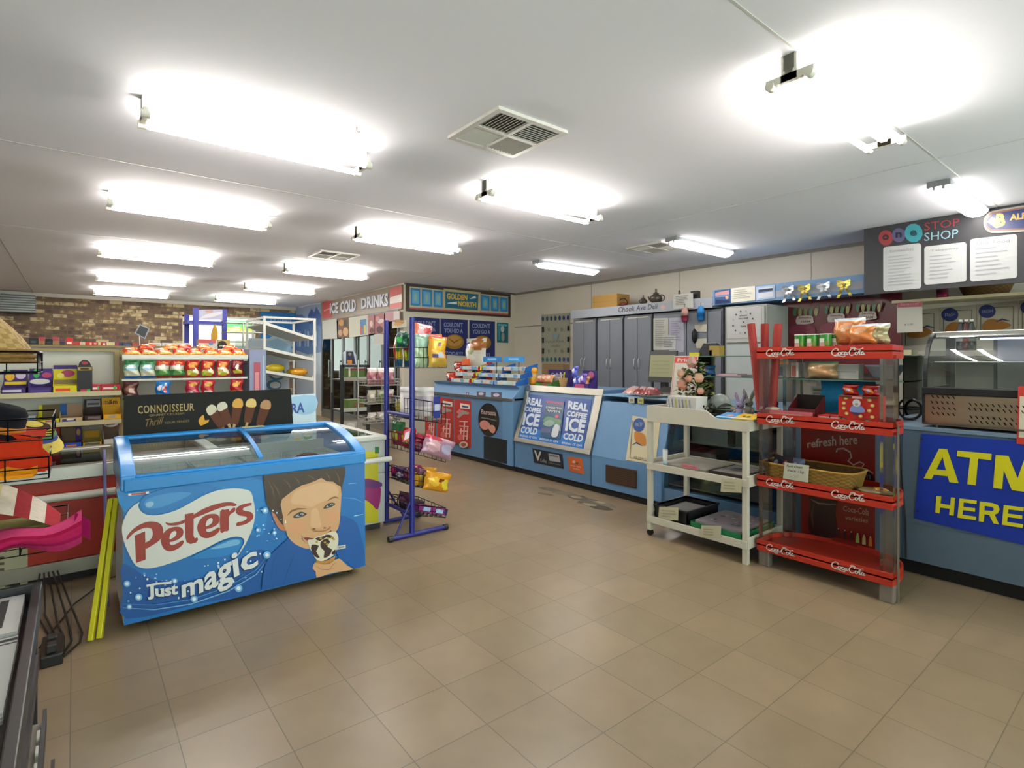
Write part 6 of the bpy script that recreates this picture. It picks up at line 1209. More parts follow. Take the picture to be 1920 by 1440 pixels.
# dark bin bag edge between counter and warmer
# --- food warmer with curved glass
def warmer():
    y1, y0 = 1.06, -.35; xf, xb = 4.16, 4.75; zb = .965
    t = thing('food_warmer', 'stainless food warmer with curved glass front on the right counter', 'food warmer', (4.45, .35, .945))
    for x in (xf + .03, xb - .05):
        for y in (y0 + .04, y1 - .05): part(t, 'foot', G().tube([(x, y, .945), (x, y, .97)], .018, '#1b1b1b', 10), 'plastic')
    g = G().box(xf, xb, y0, y1, zb, 1.15, '#b3a48e'); a = A(local((xf, y1, zb), (0, -1, 0), (0, 0, 1)), g, dl=.0006)
    for r_ in range(4):
        for k in range(17):
            if 5 <= k <= 6: continue
            for zz in ([.06 + .035 * r_] if k < 5 else [.025 + .028 * r_ + (.02 if r_ > 1 else 0)]):
                yy = .045 + k * .026 + .006 * (r_ % 2); a.poly([(yy, zz), (yy + .006, zz), (yy - .004, zz + .016), (yy - .010, zz + .016)], '#1a1614')
    a.rect(.0, 0, 1.41, .012, '#7f7a70')
    part(t, 'lower_panel', g, 'metal', bev=.003)
    part(t, 'side_panel', G().box(xf - .004, xb, y1, y1 + .012, zb, 1.19, '#1b1d22'), 'paint')
    part(t, 'front_bar', G().box(xf - .01, xf + .03, y0, y1 + .01, 1.15, 1.195, '#18191c').box(xf, xb, y0, y1, 1.15, 1.165, '#9a9a94'), 'paint', bev=.004)
    def cur(v): a = math.pi / 2 * v; return xf + .02 + .21 * (1 - math.cos(a)) ** 1.0, 1.19 + .335 * math.sin(a) ** .9
    part(t, 'curved_glass', G().grid(lambda u, v: V((cur(v)[0], y1 - .01 + (y0 - y1 + .02) * u, cur(v)[1])), 2, 16, '#ffffff'), glass('warmer_glass', '#dfe8e8', 1.6))
    pts = [(cur(k / 12)[0] - .006, y1, cur(k / 12)[1] + .003) for k in range(13)]; g = G()
    for k in range(12): g.bar(pts[k], pts[k + 1], .02, .016, '#1d2024')
    part(t, 'side_rim', g, 'paint')
    part(t, 'roof', G().box(xf + .22, xb, y0, y1 + .01, 1.515, 1.54, '#aeb0ae').box(xf + .2, xf + .235, y0, y1 + .01, 1.5, 1.545, '#c4c6c4'), 'metal', bev=.004)
    part(t, 'side_glass', G().poly([(xf + .02, y1 - .003, 1.195)] + [(cur(k / 8)[0], y1 - .003, cur(k / 8)[1]) for k in range(1, 9)] + [(xb - .02, y1 - .003, 1.52), (xb - .02, y1 - .003, 1.195)], '#ffffff'), glass('case_glass'))
    part(t, 'back_doors', G().box(xb - .02, xb - .01, y0, y1 - .25, 1.17, 1.5, '#dddbd4').box(xb - .03, xb - .02, .33, .36, 1.17, 1.5, '#6a6a68').box(xb - .02, xb - .01, y1 - .03, y1, 1.17, 1.52, '#7d7d78').box(xb - .02, xb - .01, y1 - .25, y1 - .23, 1.17, 1.52, '#8d8d88'), 'gloss')
    part(t, 'wire_shelf', G().box(xf + .14, xb - .04, y0 + .02, y1 - .02, 1.345, 1.352, '#b5b5b0').tube([(xf + .14, y0 + .02, 1.35), (xf + .14, y1 - .02, 1.35)], .006, '#c9c9c4', 6), 'metal')
    for yy in (.72, .30): part(t, 'lamp_strip', G().box(xf + .26, xf + .30, yy - .12, yy + .12, 1.492, 1.5, '#dfe2ff'), emit('warmer_led', '#c3c8ff', 6))
    for q in (-.045, .045): part(t, 'tong', G().tube([(xf + .33, .42 + q, 1.44), (xf + .29, .42 + q * 1.2, 1.36), (xf + .26, .42 + q * .6, 1.25), (xf + .25, .42 + q * .5, 1.17)], [.008, .012, .014, .01], '#33271f', 8), 'plastic')
warmer()
board('price_sign', 'cream card in a red frame at the right edge before the food warmer', 'sign', PX(FX - .012), [(1909, 724), (1960, 724), (1960, 838), (1906, 832)], '#b8352a', .004, lambda a: a.poly([(1912, 743), (1960, 743), (1960, 824), (1910, 820)], '#c9c4ae'), 'paper', dl=.0006)
single('hanging_wire', 'thin black cord hanging down the blue counter beside the red stand', 'cable', G().tube([(FX - .006, 1.19, .93), (FX - .008, 1.172, .6), (FX - .006, 1.155, .35), (FX - .006, 1.15, .1)], .004, '#16181c', 6), 'dark')

# ================================================================ back wall: cupboards, notices, menu board
KX = 6.6
def yk_(px): return ya(px, KX)
def zk_(py, px): return za(py, KX, ya(px, KX))
GC = '#6e737c'
for i, (pa, pb) in enumerate(((1073, 1117), (1119, 1168), (1169, 1222))):
    a_, b_ = yk_(pb), yk_(pa); m_ = (a_ + b_) / 2; z0 = .12; z1_ = 2.03
    t = thing('storage_cupboard', 'tall grey two door cupboard, %s of three under the deli fascia' % ['leftmost', 'middle', 'rightmost'][i], 'cupboard', (KX + .3, m_, 0), 'grey cupboards along the back wall')
    part(t, 'carcass', G().box(KX + .02, KX + .55, a_ + .01, b_ - .01, 0, z1_, '#5a5e66'), 'paint')
    for (p, q, hd) in ((a_ + .015, m_ - .004, m_ - .04), (m_ + .004, b_ - .015, m_ + .04)):
        d = part(t, 'door', G().box(KX, KX + .02, p, q, z0, z1_ - .03, GC), 'paint', bev=.003)
        part(d, 'door_handle', G().tube([(KX - .002, hd, 1.38), (KX - .03, hd, 1.36), (KX - .035, hd, 1.30), (KX - .03, hd, 1.24), (KX - .002, hd, 1.22)], .006, '#c4c6c8', 6), 'metal')
    part(t, 'label_strip', G().box(KX - .003, KX, a_ + .06, b_ - .08, 1.985, 2.0, '#bdbba8'), 'paper')
t = thing('storage_cupboard', 'grey tall cupboard with pinned papers right of the three cupboards', 'cupboard', (KX + .3, yk_(1285), 0), 'grey cupboards along the back wall')
part(t, 'carcass', G().box(KX + .02, KX + .55, yk_(1354), yk_(1224), 0, 2.03, '#5c6068'), 'paint')
for pa, pb in ((1226, 1286), (1288, 1325), (1327, 1352)): part(t, 'door', G().box(KX, KX + .02, yk_(pb), yk_(pa), .12, 2.0, '#70757e'), 'paint', bev=.003)
g = G().box(KX - .02, KX + .5, yk_(1337), yk_(1072), 2.05, 2.19, '#989da6')
a = A(PX(KX - .02), g, dl=.001); a.text('Chook Ave Deli', [(1159, 586), (1233, 579)], [(1159, 576), (1233, 569)], '#3d4048', .01, .15).ell(1243, 576, 4.5, 4, '#c4a298')
single('deli_fascia', 'pale grey fascia board lettered Chook Ave Deli over the cupboards', 'sign', g, 'paint')
# wider fascia carrying notices and bows
fw0, fw1 = yk_(1622), yk_(1338)
g = G().box(KX - .025, KX + .5, fw0, fw1, 2.075, 2.275, '#6a8fb8'); a = A(PX(KX - .025), g, dl=.001)
a.poly([(1450, 546), (1618, 526), (1618, 541), (1450, 558)], '#9aa0ac')
single('blue_fascia', 'blue and grey fascia board behind the ribbon bows', 'sign', g, 'paint')
fb = PX(KX - .035)
def nt_(lb, pts, c, art=None, nm='notice', cat='notice', fn=None, m='paper'): return board(nm, lb, cat, fn or fb, pts, c, .003, art, m, l0=.001, dl=.001)
nt_('sunset beach picture notice, leftmost on the wide fascia', [(1340, 545), (1369, 541), (1369, 568), (1340, 571)], '#3a5580', lambda a: a.poly([(1341, 549), (1367, 544), (1367, 552), (1341, 555)], '#b98a8c').poly([(1341, 555), (1367, 553), (1367, 556), (1341, 558)], '#6d8ab8').ell(1363, 558, 3, 3, '#cfa290').poly([(1342, 562), (1367, 563), (1367, 566), (1342, 569)], '#22345c'))
nt_('white printed notice between the beach picture and the blue certificate', [(1371, 541), (1416, 536), (1416, 563), (1371, 568)], '#c9c6bb', lambda a: fake_lines(a, 1376, 544, 1412, 562, 5, '#a9a59c', -.1))
nt_('pale blue certificate with a dark title bar on the fascia', [(1418, 538), (1453, 534), (1453, 559), (1418, 563)], '#a5b8d6', lambda a: a.poly([(1421, 541), (1450, 537), (1450, 556), (1421, 560)], '#c4c9d2').poly([(1422, 543), (1449, 540), (1449, 544), (1422, 548)], '#2c3850').poly([(1422, 548), (1449, 544.5), (1449, 546), (1422, 549.5)], '#5a7ab5'))
nt_('white price list sheet above the deli fascia right end', [(1262, 553), (1299, 549), (1300, 577), (1262, 580)], '#b5b5ae', lambda a: fake_lines(a, 1267, 556, 1295, 574, 6, '#77776f', -.1), fn=PX(KX - .04))
def bow(px, py, c1, c2, lb):
    o = fb(px, py, .02); t = thing('ribbon_bow', lb, 'bow', o, 'ribbon bows on the blue fascia')
    g = G(); r = .062
    for s_ in (-1, 1):
        for k, (ang, L) in enumerate(((.55, 1.0), (-.05, .85))):
            g.grid(lambda u, v: V((-.022 * math.sin(math.pi * v) - .004 * k, s_ * (math.cos(ang) * r * L * math.sin(math.pi * v / 1.0) ** .7 * 1.3 * (.5 + .5 * math.cos(math.pi * (v - .5)))), math.sin(ang) * r * L * math.sin(math.pi * v) + .018 * (u - .5) + .02 * math.cos(math.pi * v))), 2, 10, c1 if k else c2)
    part(t, 'loops', g, 'metal', world=False)
    g = G()
    for s_, L in ((-1, .12), (1, .135)): g.grid(lambda u, v: V((-.006 - .008 * math.sin(6 * v), s_ * (.008 + .055 * v) + .03 * (u - .5), -.01 - L * v)), 2, 8, c1)
    part(t, 'tails', g, 'metal', world=False); part(t, 'knot', G().ball((-.012, 0, 0), .014, c2, 8), 'metal', world=False)
bow(1479, 543, '#c9ccd0', '#9aa0a6', 'silver ribbon bow, leftmost of four on the blue fascia')
bow(1509, 541, '#cdbb62', '#b5a24a', 'gold ribbon bow between two silver bows')
bow(1545, 537, '#c6cad0', '#a2a8ae', 'silver ribbon bow between two gold bows')
bow(1583, 533, '#d0be5e', '#b8a648', 'gold ribbon bow, rightmost of four, near the black menu board')
# things on top of the fascia
zt_ = 2.19
def onk(px, dx=.12): x = KX + dx; return x, ya(px, x)
g = G(); y0_, y1_ = yk_(1153), yk_(1107); g.box(KX + .05, KX + .35, y0_, y1_, zt_, zt_ + .21, '#a47f44').box(KX + .05, KX + .35, (y0_ + y1_) / 2 - .002, (y0_ + y1_) / 2 + .002, zt_ + .21, zt_ + .211, '#7d5e30').box(KX + .048, KX + .05, y0_, y1_, zt_ + .1, zt_ + .104, '#8a6a38')
single('cardboard_box', 'brown cardboard box on top of the grey cupboards', 'box', g, 'paper')
x, y = onk(1168); g = G().ball((0, 0, .035), .06, '#6a3430', 10, (.8, 1.5, .55)).ball((0, .02, .05), .03, '#3f5038', 8, (1, 1, .8)); pth = [(0, .09 * math.cos(a), .04 + .09 * math.sin(a)) for a in [math.pi * k / 10 for k in range(11)]]; g.tube(pth, .007, '#241f20', 6)
single('gift_basket', 'small dark basket with arched handle right of the cardboard box', 'basket', g, 'wicker', at=(x, y, zt_))
def teapot(px, s_, lb, rz):
    x, y = onk(px); t = thing('teapot', lb, 'teapot', (x, y, zt_), 'ornaments on the cupboards', rz); c = '#4a4038'
    part(t, 'body', G().lathe((0, 0, 0), [(.03, 0), (.04, .005), (.062, .03), (.07, .055), (.058, .085), (.03, .1), (.03, .105)], c, 16), 'gloss', world=False)
    part(t, 'lid', G().lathe((0, 0, 0), [(.034, .103), (.03, .115), (.012, .125), (.008, .135), (.014, .145), (.009, .158), (.001, .165)], '#5a4f45', 12), 'gloss', world=False)
    part(t, 'handle', G().tube([(0, -.062 - .05 * math.sin(a), .055 + .035 * math.cos(a)) for a in [math.pi * k / 8 for k in range(9)]], .007, c, 6), 'gloss', world=False)
    part(t, 'spout', G().tube([(0, .06, .035), (0, .09, .05), (0, .105, .085)], [.014, .01, .007], c, 8), 'gloss', world=False)
    t.scale = (s_,) * 3
teapot(1206, .9, 'small dark brown teapot ornament on the cupboards, left of the big one', 2.2); teapot(1230, 1.35, 'large dark teapot ornament with pointed lid on the cupboards', 0)
x, y = onk(1274); single('figurine', 'tiny dark figurine above the white price list', 'ornament', G().lathe((0, 0, 0), [(.02, 0), (.022, .05), (.012, .1), (.018, .12), (.012, .15), (.001, .16)], '#2b2622', 10), 'gloss', at=(x, y, zt_))
x, y = onk(1304, .05); single('black_box', 'small black speaker box right of the white price list', 'speaker', G().box(-.04, .04, -.05, .05, 0, .11, '#1d1d1f'), 'plastic', at=(x, y, zt_))
# pinned papers
fc = PX(KX - .006)
nt_('tall white timetable sheet on the cupboard left of the screen top', [(1225, 597), (1253, 596), (1253, 656), (1225, 656)], '#b3b3aa', lambda a: fake_lines(a, 1228, 600, 1250, 650, 14, '#8b8b84'), fn=fc)
nt_('pale lilac sheet pinned right of the timetable', [(1254, 596), (1282, 595), (1282, 660), (1254, 662)], '#a5a5b3', lambda a: fake_lines(a, 1258, 602, 1279, 640, 9, '#8c8c9c'), fn=fc)
nt_('handwritten white sheet overlapping the two pinned sheets', [(1241, 629), (1268, 628), (1266, 655), (1240, 656)], '#bcbcb8', lambda a: fake_lines(a, 1244, 632, 1264, 652, 6, '#77787c'), fn=PX(KX - .011))
nt_('upper cream sheet on the middle door above the fan', [(1302, 609), (1325, 608), (1325, 622), (1304, 622)], '#b4b1a0', None, fn=PX(KX - .012))
nt_('lower cream sheet on the middle door beside the fan', [(1302, 636), (1325, 634), (1325, 652), (1306, 653)], '#b0ad9e', None, fn=PX(KX - .012))
p = PX(KX - .05)(1300, 630, 0); single('hanging_pan', 'dark oval pan hanging on the middle cupboard door', 'pan', G().ball((0, 0, 0), .1, '#2b2c2e', 12, (.18, .42, 1.0)), 'metal', at=(KX - .02, p.y, p.z))
for px, py, c1, c2, lb in ((1284, 592, '#b58a80', '#8c2f48', 'pink and red party hat hanging from the fascia edge'), (1314, 590, '#1f78ba', '#1a6cab', 'bright blue paper lantern hanging from the fascia edge')):
    p = PX(KX - .06)(px, py, 0); g = G().lathe((0, 0, 0), [(.03, .11), (.045, .06), (.05, 0), (.05, 0), (.045, -.06), (.03, -.09), (.001, -.09)], [c1, c1, c1, c2, c2, c2], 12).tube([(0, 0, .10), (.0, 0, .16)], .003, '#333333', 5)
    single('paper_ornament', lb, 'ornament', g, 'paper', at=(p.x, p.y, p.z))
# white display fridge/noticeboard with white panels
x0_ = 6.35
yF0, yF1 = ya(1437, x0_), ya(1358, x0_)
t = thing('white_cabinet', 'tall white cabinet with framed notice above and plain panels below', 'cabinet', (x0_ + .3, (yF0 + yF1) / 2, 0))
part(t, 'carcass', G().box(x0_ + .02, x0_ + .75, yF0, yF1, 0, 2.02, '#8d8f8a'), 'paint', bev=.004)
part(t, 'door', G().box(x0_, x0_ + .02, yF0 + .03, yF1 - .03, .1, 1.545, '#a9b0b0'), 'paint', bev=.004)
part(t, 'door', G().box(x0_, x0_ + .02, yF0 + .03, yF1 - .03, 1.57, 2.0, '#a9aaa5'), 'paint', bev=.004)
def dots(a):
    cx, cy = 1393, 604
    for k in range(12):
        an = k * math.pi / 6 + .3; a.ell(cx + 19 * math.cos(an), cy + 21 * math.sin(an) - 2 * math.cos(an), 1.6, 1.8, '#4c4c50' if k % 3 else '#9a9aa8', 8)
    a.text('please', [(1387, 594), (1401, 592.5)], [(1387, 590.5), (1401, 589)], '#3a3a3c', .03).text('ring bell', [(1385, 599.5), (1402, 598)], [(1385, 596), (1402, 594.5)], '#3a3a3c', .03).ell(1394, 604, 1.5, 1.5, '#3a3a3c').text('here', [(1389, 613.5), (1399, 613)], [(1389, 609.5), (1399, 609)], '#3a3a3c', .03)
nt_('white notice with a ring of dark dots on the tall white cabinet', [(1362, 579), (1427, 573), (1428, 632), (1364, 635)], '#b3b3b1', dots, fn=PX(x0_ - .004))
# beige poster with blue jars on the wall
def jars(a):
    for k in range(7): a.ell(1018 + 7.8 * k, 598 - .4 * k, 2.3, 4.5, ['#33566a', '#3a3f7c'][k > 3], 10).ell(1018 + 7.8 * k, 674, 2.3, 4.5, ['#3a6a70', '#3c4a80'][k > 3], 10)
    for k in range(3):
        a.rect(1016, 613 + 20 * k, 1020, 623 + 20 * k, '#2c2f36').rect(1063.5, 611 + 20.5 * k, 1067.5, 620 + 20.5 * k, '#26262c'); a.ell(1029 + 12 * k, 618, 2.2, 4, '#8d8e84', 8).ell(1029 + 12 * k, 658, 2.2, 4, '#8d8e84', 8)
    a.poly([(1035, 626), (1048, 626), (1045, 636), (1038, 636)], '#8fa8ac').text('PLACE YOUR', [(1024, 643), (1058, 642)], [(1024, 639), (1058, 638)], '#6d6d63').text('ORDERS', [(1032, 651), (1050, 650.5)], [(1032, 647), (1050, 646.5)], '#6d6d63')
board('poster', 'cream poster edged with rows of small blue and dark jars beside the cupboards', 'poster', PX(RX - .008), [(1015, 590), (1069, 587), (1069, 681), (1015, 681)], '#a6a794', .003, jars, 'paper', dl=.001)
# ---- right wall bay: red snack banner, posters, shelf, menu board
def ham(a):
    for k in range(3):
        cx = 1510 + 59 * k; sk = -4 * k
        for j in range(5):
            a.ell(cx - 20 + 10 * j, 585 + sk, 3.5, 8, ['#2f6a48', '#8a8a4a', '#6a7a3a'][j % 3], 8).ell(cx - 16 + 10 * j, 578 + sk, 2, 6, '#5c5a2c', 6)
        a.ell(cx, 576 + sk, 24, 3, '#4a2a1a', 12).ell(cx - 6, 620 + sk, 26, 12, '#6e1f34', 14).ell(cx, 640 + sk, 24, 10, '#7a2a2c', 14)
        a.sp([(cx - 16, 595 + sk), (cx - 8, 592 + sk), (cx + 12, 592 + sk), (cx + 15, 600 + sk), (cx + 14, 606 + sk), (cx - 16, 608 + sk)], '#a59a92', 2).text('Smoky', [(cx - 13, 599 + sk), (cx + 12, 598 + sk)], [(cx - 12, 593.5 + sk), (cx + 12, 593 + sk)], '#5c2a2c', .02).text('HAM', [(cx - 8, 605 + sk), (cx + 9, 604.5 + sk)], [(cx - 8, 601 + sk), (cx + 9, 600.5 + sk)], '#5c2a2c', .02)
board('snack_poster', 'dark red food poster with three oval name labels behind the red stand', 'poster', PX(6.9), [(1470, 566), (1690, 546), (1690, 700), (1470, 700)], '#5c141c', .02, ham, 'gloss', dl=.001)
SXX = 6.75
g = G().box(SXX, SXX + .4, ya(1960, SXX), ya(1672, SXX), 1.955, 1.985, '#b3a986')
t = thing('wall_shelf', 'cream wall shelf under the black menu board', 'shelf', (SXX + .2, 1.2, 1.97)); part(t, 'board', g, 'paint', bev=.002)
for y in (.9, 1.9): part(t, 'bracket', G().prism([(SXX + .05, y, 1.955), (RX, y, 1.955), (RX, y, 1.75)], (0, .02, 0), '#8e8a7c'), 'paint')
x = SXX + .2
g = G(); yy0, yy1 = ya(1905, x), ya(1795, x); cy_, ry_ = (yy0 + yy1) / 2, (yy1 - yy0) / 2
g.grid(lambda u, v: V((.14 * math.cos(2 * math.pi * u) * (.8 + .2 * v), ry_ * math.sin(2 * math.pi * u) * (.75 + .25 * v), .13 * v)), 40, 8, lambda u, v: '#6f5230' if (int(u * 40) + int(v * 8)) % 2 else '#5c4326')
g.grid(lambda u, v: V((.11 * math.cos(2 * math.pi * u) * v, ry_ * .72 * math.sin(2 * math.pi * u) * v, .005)), 20, 2, '#54401f')
single('wicker_basket', 'long brown wicker basket on the cream shelf at the right', 'basket', g, 'wicker', at=(x, cy_, 1.986))
yq = ya(1767, SXX + .1); single('candy_tin', 'small crimson tin on the cream wall shelf', 'tin', G().lathe((0, 0, 0), [(.001, 0), (.05, 0), (.05, .05), (.05, .05), (.052, .09), (.001, .09)], ['#8c1f44', '#8c1f44', '#b04a6a', '#5c2436', '#8c1f44'], 16), 'gloss', at=(SXX + .1, yq, 1.986))
def wallp(i, x0, x1):
    def f(a):
        w_ = x1 - x0; y0 = 583 - .09 * (x0 - 1730)
        a.line([(x0 + 6, y0 + 4), (x1 - 8, y0 + 1), (x1 - 8, y0 + 60)], 1.6, '#55524a').line([(x0 + 6, y0 + 4), (x0 + 6, y0 + 60)], 1.6, '#55524a')
        a.ell(x0 + 18, y0 + 10, 16, 12.5, '#1f2a5e', 24).text('FRESH', [(x0 + 9, y0 + 14), (x0 + 28, y0 + 12)], [(x0 + 9, y0 + 8), (x0 + 28, y0 + 6)], '#8b93a8')
        a.sp([(x0 + 10, y0 + 34), (x0 + 24, y0 + 24), (x0 + 44, y0 + 28), (x0 + w_ - 12, y0 + 36), (x0 + 40, y0 + 46), (x0 + 12, y0 + 46)], '#8f5f24', 3).line([(x0 + 34, y0 + 30), (x0 + 46, y0 + 25), (x0 + 60, y0 + 28)], [1, 3.5, 1], '#2a3454')
    return f
for i, (x0, x1) in enumerate(((1692, 1759), (1763, 1830), (1833, 1908), (1911, 1990))):
    t0, t1 = 580 - .09 * (x0 - 1730), 580 - .09 * (x1 - 1730)
    board('pie_poster', 'cream pie poster with dark blue oval badge, %s along the wall behind the warmer' % ['first', 'second', 'third', 'fourth'][i], 'poster', PX(RX - .012), [(x0, t0), (x1, t1), (x1, t1 + 66), (x0, t0 + 66)], '#a39d8c', .003, wallp(i, x0, x1), 'paper', 'pie posters', dl=.001)
for k, px in enumerate((1801, 1812, 1822)):
    x = 6.7; single('sauce_bottle', '%s of three slim dark bottles with white caps in front of the pie posters' % ['left', 'middle', 'right'][k], 'bottle', bottle_geo(.3, .035, ['#2a2c33', '#4a1f22', '#2c332c'][k], '#c6c6be', ['#8d8e90', '#7a3a3c', '#6a7068'][k]), 'plastic', 'sauce bottles', at=(x, ya(px, x), 1.45))
g = G().box(6.55, 7.15, -.6, 1.9, 1.40, 1.45, '#8d8a80').box(6.6, 7.15, -.6, 2.9, 0, .9, '#7c7a72').box(6.5, 7.15, -.6, 2.9, .9, .94, '#a39f94').box(7.1, 7.15, -.6, 2.9, .94, 1.4, '#8a877c').box(6.6, 7.1, 1.86, 1.9, .94, 1.4, '#8a877c').box(6.6, 7.1, -.6, -.56, .94, 1.4, '#8a877c')
single('back_bench', 'grey back bench with upper ledge behind the food warmer', 'bench', g, 'paint')
# menu board
MX = 6.5; my0, my1 = ya(1990, MX), ya(1620, MX)
g = G().box(MX, MX + .04, my0, my1, 2.045, H - .002, '#38383c').box(MX + .04, MX + .7, my1 - .03, my1, 2.045, H - .002, '#38383c')
a = A(PX(MX), g, dl=.001)
def octo(cx, cy, r, c): a.poly([(cx + r * math.cos(k * math.pi / 6 + .2), cy + r * 1.05 * math.sin(k * math.pi / 6 + .2)) for k in range(12)], c)
octo(1661, 446, 14, '#9c3c3e'); octo(1685, 441, 13, '#5c587c'); octo(1713, 437, 17, '#3c96a0')
for s_, x0, x1, y0, y1, c in (('o', 1654, 1667, 451, 440, '#3a2a30'), ('n', 1679, 1691, 446, 436, '#2c2c44'), ('e', 1706, 1719, 443, 432, '#1d4a54')): a.text(s_, [(x0, y0), (x1, y0 - 1)], [(x0, y1), (x1, y1 - 1)], c, .04)
a.text('STOP', [(1733, 433), (1799, 423)], [(1733, 418), (1799, 409)], '#98393c').text('SHOP', [(1733, 452), (1796, 446)], [(1733, 437), (1797, 429)], '#8fb4c0')
single('menu_board', 'large black menu board lettered one STOP SHOP hanging from the ceiling', 'sign', g, 'paint')
def rr(x0, y0, x1, y1, ty, by, r=5):   # rounded sheet, top slope ty, bottom slope by
    P = []
    for cx, cy, a0 in ((x1 - r, y1[1] - r, 0), (x0 + r, y1[0] - r, 1), (x0 + r, y0[0] + r, 2), (x1 - r, y0[1] + r, 3)):
        for k in range(4): an = (a0 + k / 3) * math.pi / 2; P.append((cx + r * math.cos(an), cy + r * math.sin(an)))
    return P
for i, (x0, x1, t0, t1, b0, b1) in enumerate(((1656, 1727, 463, 456, 546, 541), (1733, 1812, 462, 454, 534, 528), (1819, 1907, 448, 439, 528, 521))):
    def art(a, x0=x0, x1=x1, t0=t0, b0=b0, i=i):
        a.text(['Sandwiches', 'Takeaway', 'Hot Food'][i], [(x0 + 12, t0 + 13 - 2), (x1 - 14, t0 + 6)], [(x0 + 12, t0 + 6), (x1 - 14, t0)], '#9a9aa0')
        fake_lines(a, x0 + 10, t0 + 18, x1 - 12, b0 - 6, 10 if i == 0 else 7, '#aaa9b2', -.1, .22)
    board('menu_sheet', 'white rounded menu sheet on the black board, %s' % ['left', 'middle', 'right'][i], 'menu', PX(MX - .004), rr(x0, (t0, t1), x1, (b0, b1), 0, 0), '#bfc0c0', .003, art, 'paper', 'menu sheets on the black board', l0=.001, dl=.0006)
def balf(a):
    a.sp([(1847, 418), (1853, 404), (1872, 396), (1960, 384), (1985, 395), (1985, 415), (1960, 427), (1872, 433), (1853, 430)], '#8c5a46', 4).sp([(1850, 417), (1856, 406), (1873, 399), (1958, 387), (1980, 397), (1980, 413), (1958, 424), (1873, 430), (1856, 427)], '#1b2c66', 4)
    a.poly([(1851, 416), (1860, 407), (1872, 412), (1880, 424), (1868, 428)], '#b9a86c').text('B', [(1865, 427), (1886, 424)], [(1868, 401), (1884, 398)], '#c9a85c', .05).text('ALFOURS', [(1893, 414), (1972, 404)], [(1893, 402), (1972, 391)], '#c9a85c', .04)
board('oval_sign', 'navy oval sign with gold letters at the right end of the menu board', 'sign', PX(MX - .01), smooth([(1844, 418), (1851, 401), (1872, 393), (1960, 381), (1990, 394), (1990, 416), (1960, 430), (1872, 437), (1851, 433)], 4), '#a9a49c', .012, balf, 'gloss', l0=.001, dl=.0006)
nt_('white price sheet with pink heading hanging from the cream wall shelf', [(1682, 568), (1729, 565), (1730, 622), (1682, 624)], '#b4b1a6', lambda a: a.poly([(1682, 568), (1729, 565), (1729, 575), (1683, 577)], '#a85c66').text('Special', [(1688, 574), (1722, 572)], [(1688, 569), (1722, 567)], '#c9a0a4').text('$ 5.00', [(1696, 611), (1712, 610)], [(1696, 607), (1712, 606)], '#6c6c64'), fn=PX(6.742), nm='hanging_sign', cat='sign')
# ================================================================ goods standing on the counters
def facing(o, rz=-90): o.rotation_euler.z = R(rz); return o      # turn a front that looks to -y so it looks to -x
# tiered sweet trays on the first counter
def tiers(lb, yc, w_, col, side, head=None, x=4.24):
    t = thing('sweet_rack', lb, 'sweet rack', (x, yc, 1.04), 'tiered sweet racks on the counter'); n = 3
    for k in range(n):
        z = 1.045 + k * .088; xx = x - .03 + k * .075
        g = G().box(xx, xx + .20, yc - w_ / 2, yc + w_ / 2, z, z + .006, '#8f9497').box(xx - .004, xx, yc - w_ / 2, yc + w_ / 2, z, z + .048, '#b7c0c4')
        a = A(local((xx - .004, yc + w_ / 2, z), (0, -1, 0), (0, 0, 1)), g, l0=.0008); rn = random.Random(k * 7 + int(yc * 100)); q = 0
        while q < w_ - .05: ww = rn.uniform(.04, .09); a.rect(q + .003, .005, min(w_, q + ww), .043, rn.choice(['#a9c4cc', '#c4a8a4', '#7fa8b8', '#b9bcae', '#a8c0b8', '#5f88b4'])); q += ww
        part(t, 'shelf_tray', g, 'paper')
        for s_ in (-1, 1):
            y = yc + s_ * w_ / 2; part(t, 'side_panel', G().prism([(xx - .01, y, z - .02), (xx + .2, y, z + .02), (xx + .2, y, z + .09), (xx + .06, y, z + .06), (xx - .01, y, z + .034)], (0, .006 * s_, 0), side), 'plastic')
    if head: part(t, 'header_sign', G().box(x + .1, x + .11, yc - w_ / 2 + .01, yc + w_ / 2 - .03, 1.33, 1.40, head).box(x + .098, x + .1, yc - w_ * .25, yc + w_ * .2, 1.35, 1.38, '#7fb0d8').box(x + .112, x + .12, yc - .1, yc - .09, 1.05, 1.33, '#333333'), 'gloss', bev=.004)
    return t
tiers('left hand blue sided rack of chocolate bars under a glossy blue header', 5.86, .44, '#b', '#1b5aa6', '#1f6fb8')
tiers('right hand blue sided rack of chocolate bars under a bright blue header', 5.40, .44, '#b', '#1b5aa6', '#2a86cc')
tiers('red ended rack of biscuit packets left of the blue sided racks', 6.42, .46, '#b', '#a8241a', None)
g = G()
for k in range(3): g.prism([(4.20 + k * .07, 6.125, 1.05 + k * .085), (4.30 + k * .07, 6.125, 1.05 + k * .085), (4.32 + k * .07, 6.125, 1.12 + k * .085), (4.20 + k * .07, 6.125, 1.10 + k * .085)], (0, -.02, 0), '#c4be22')
single('divider', 'wavy yellow end card between the red and blue sweet racks', 'card', g, 'plastic')
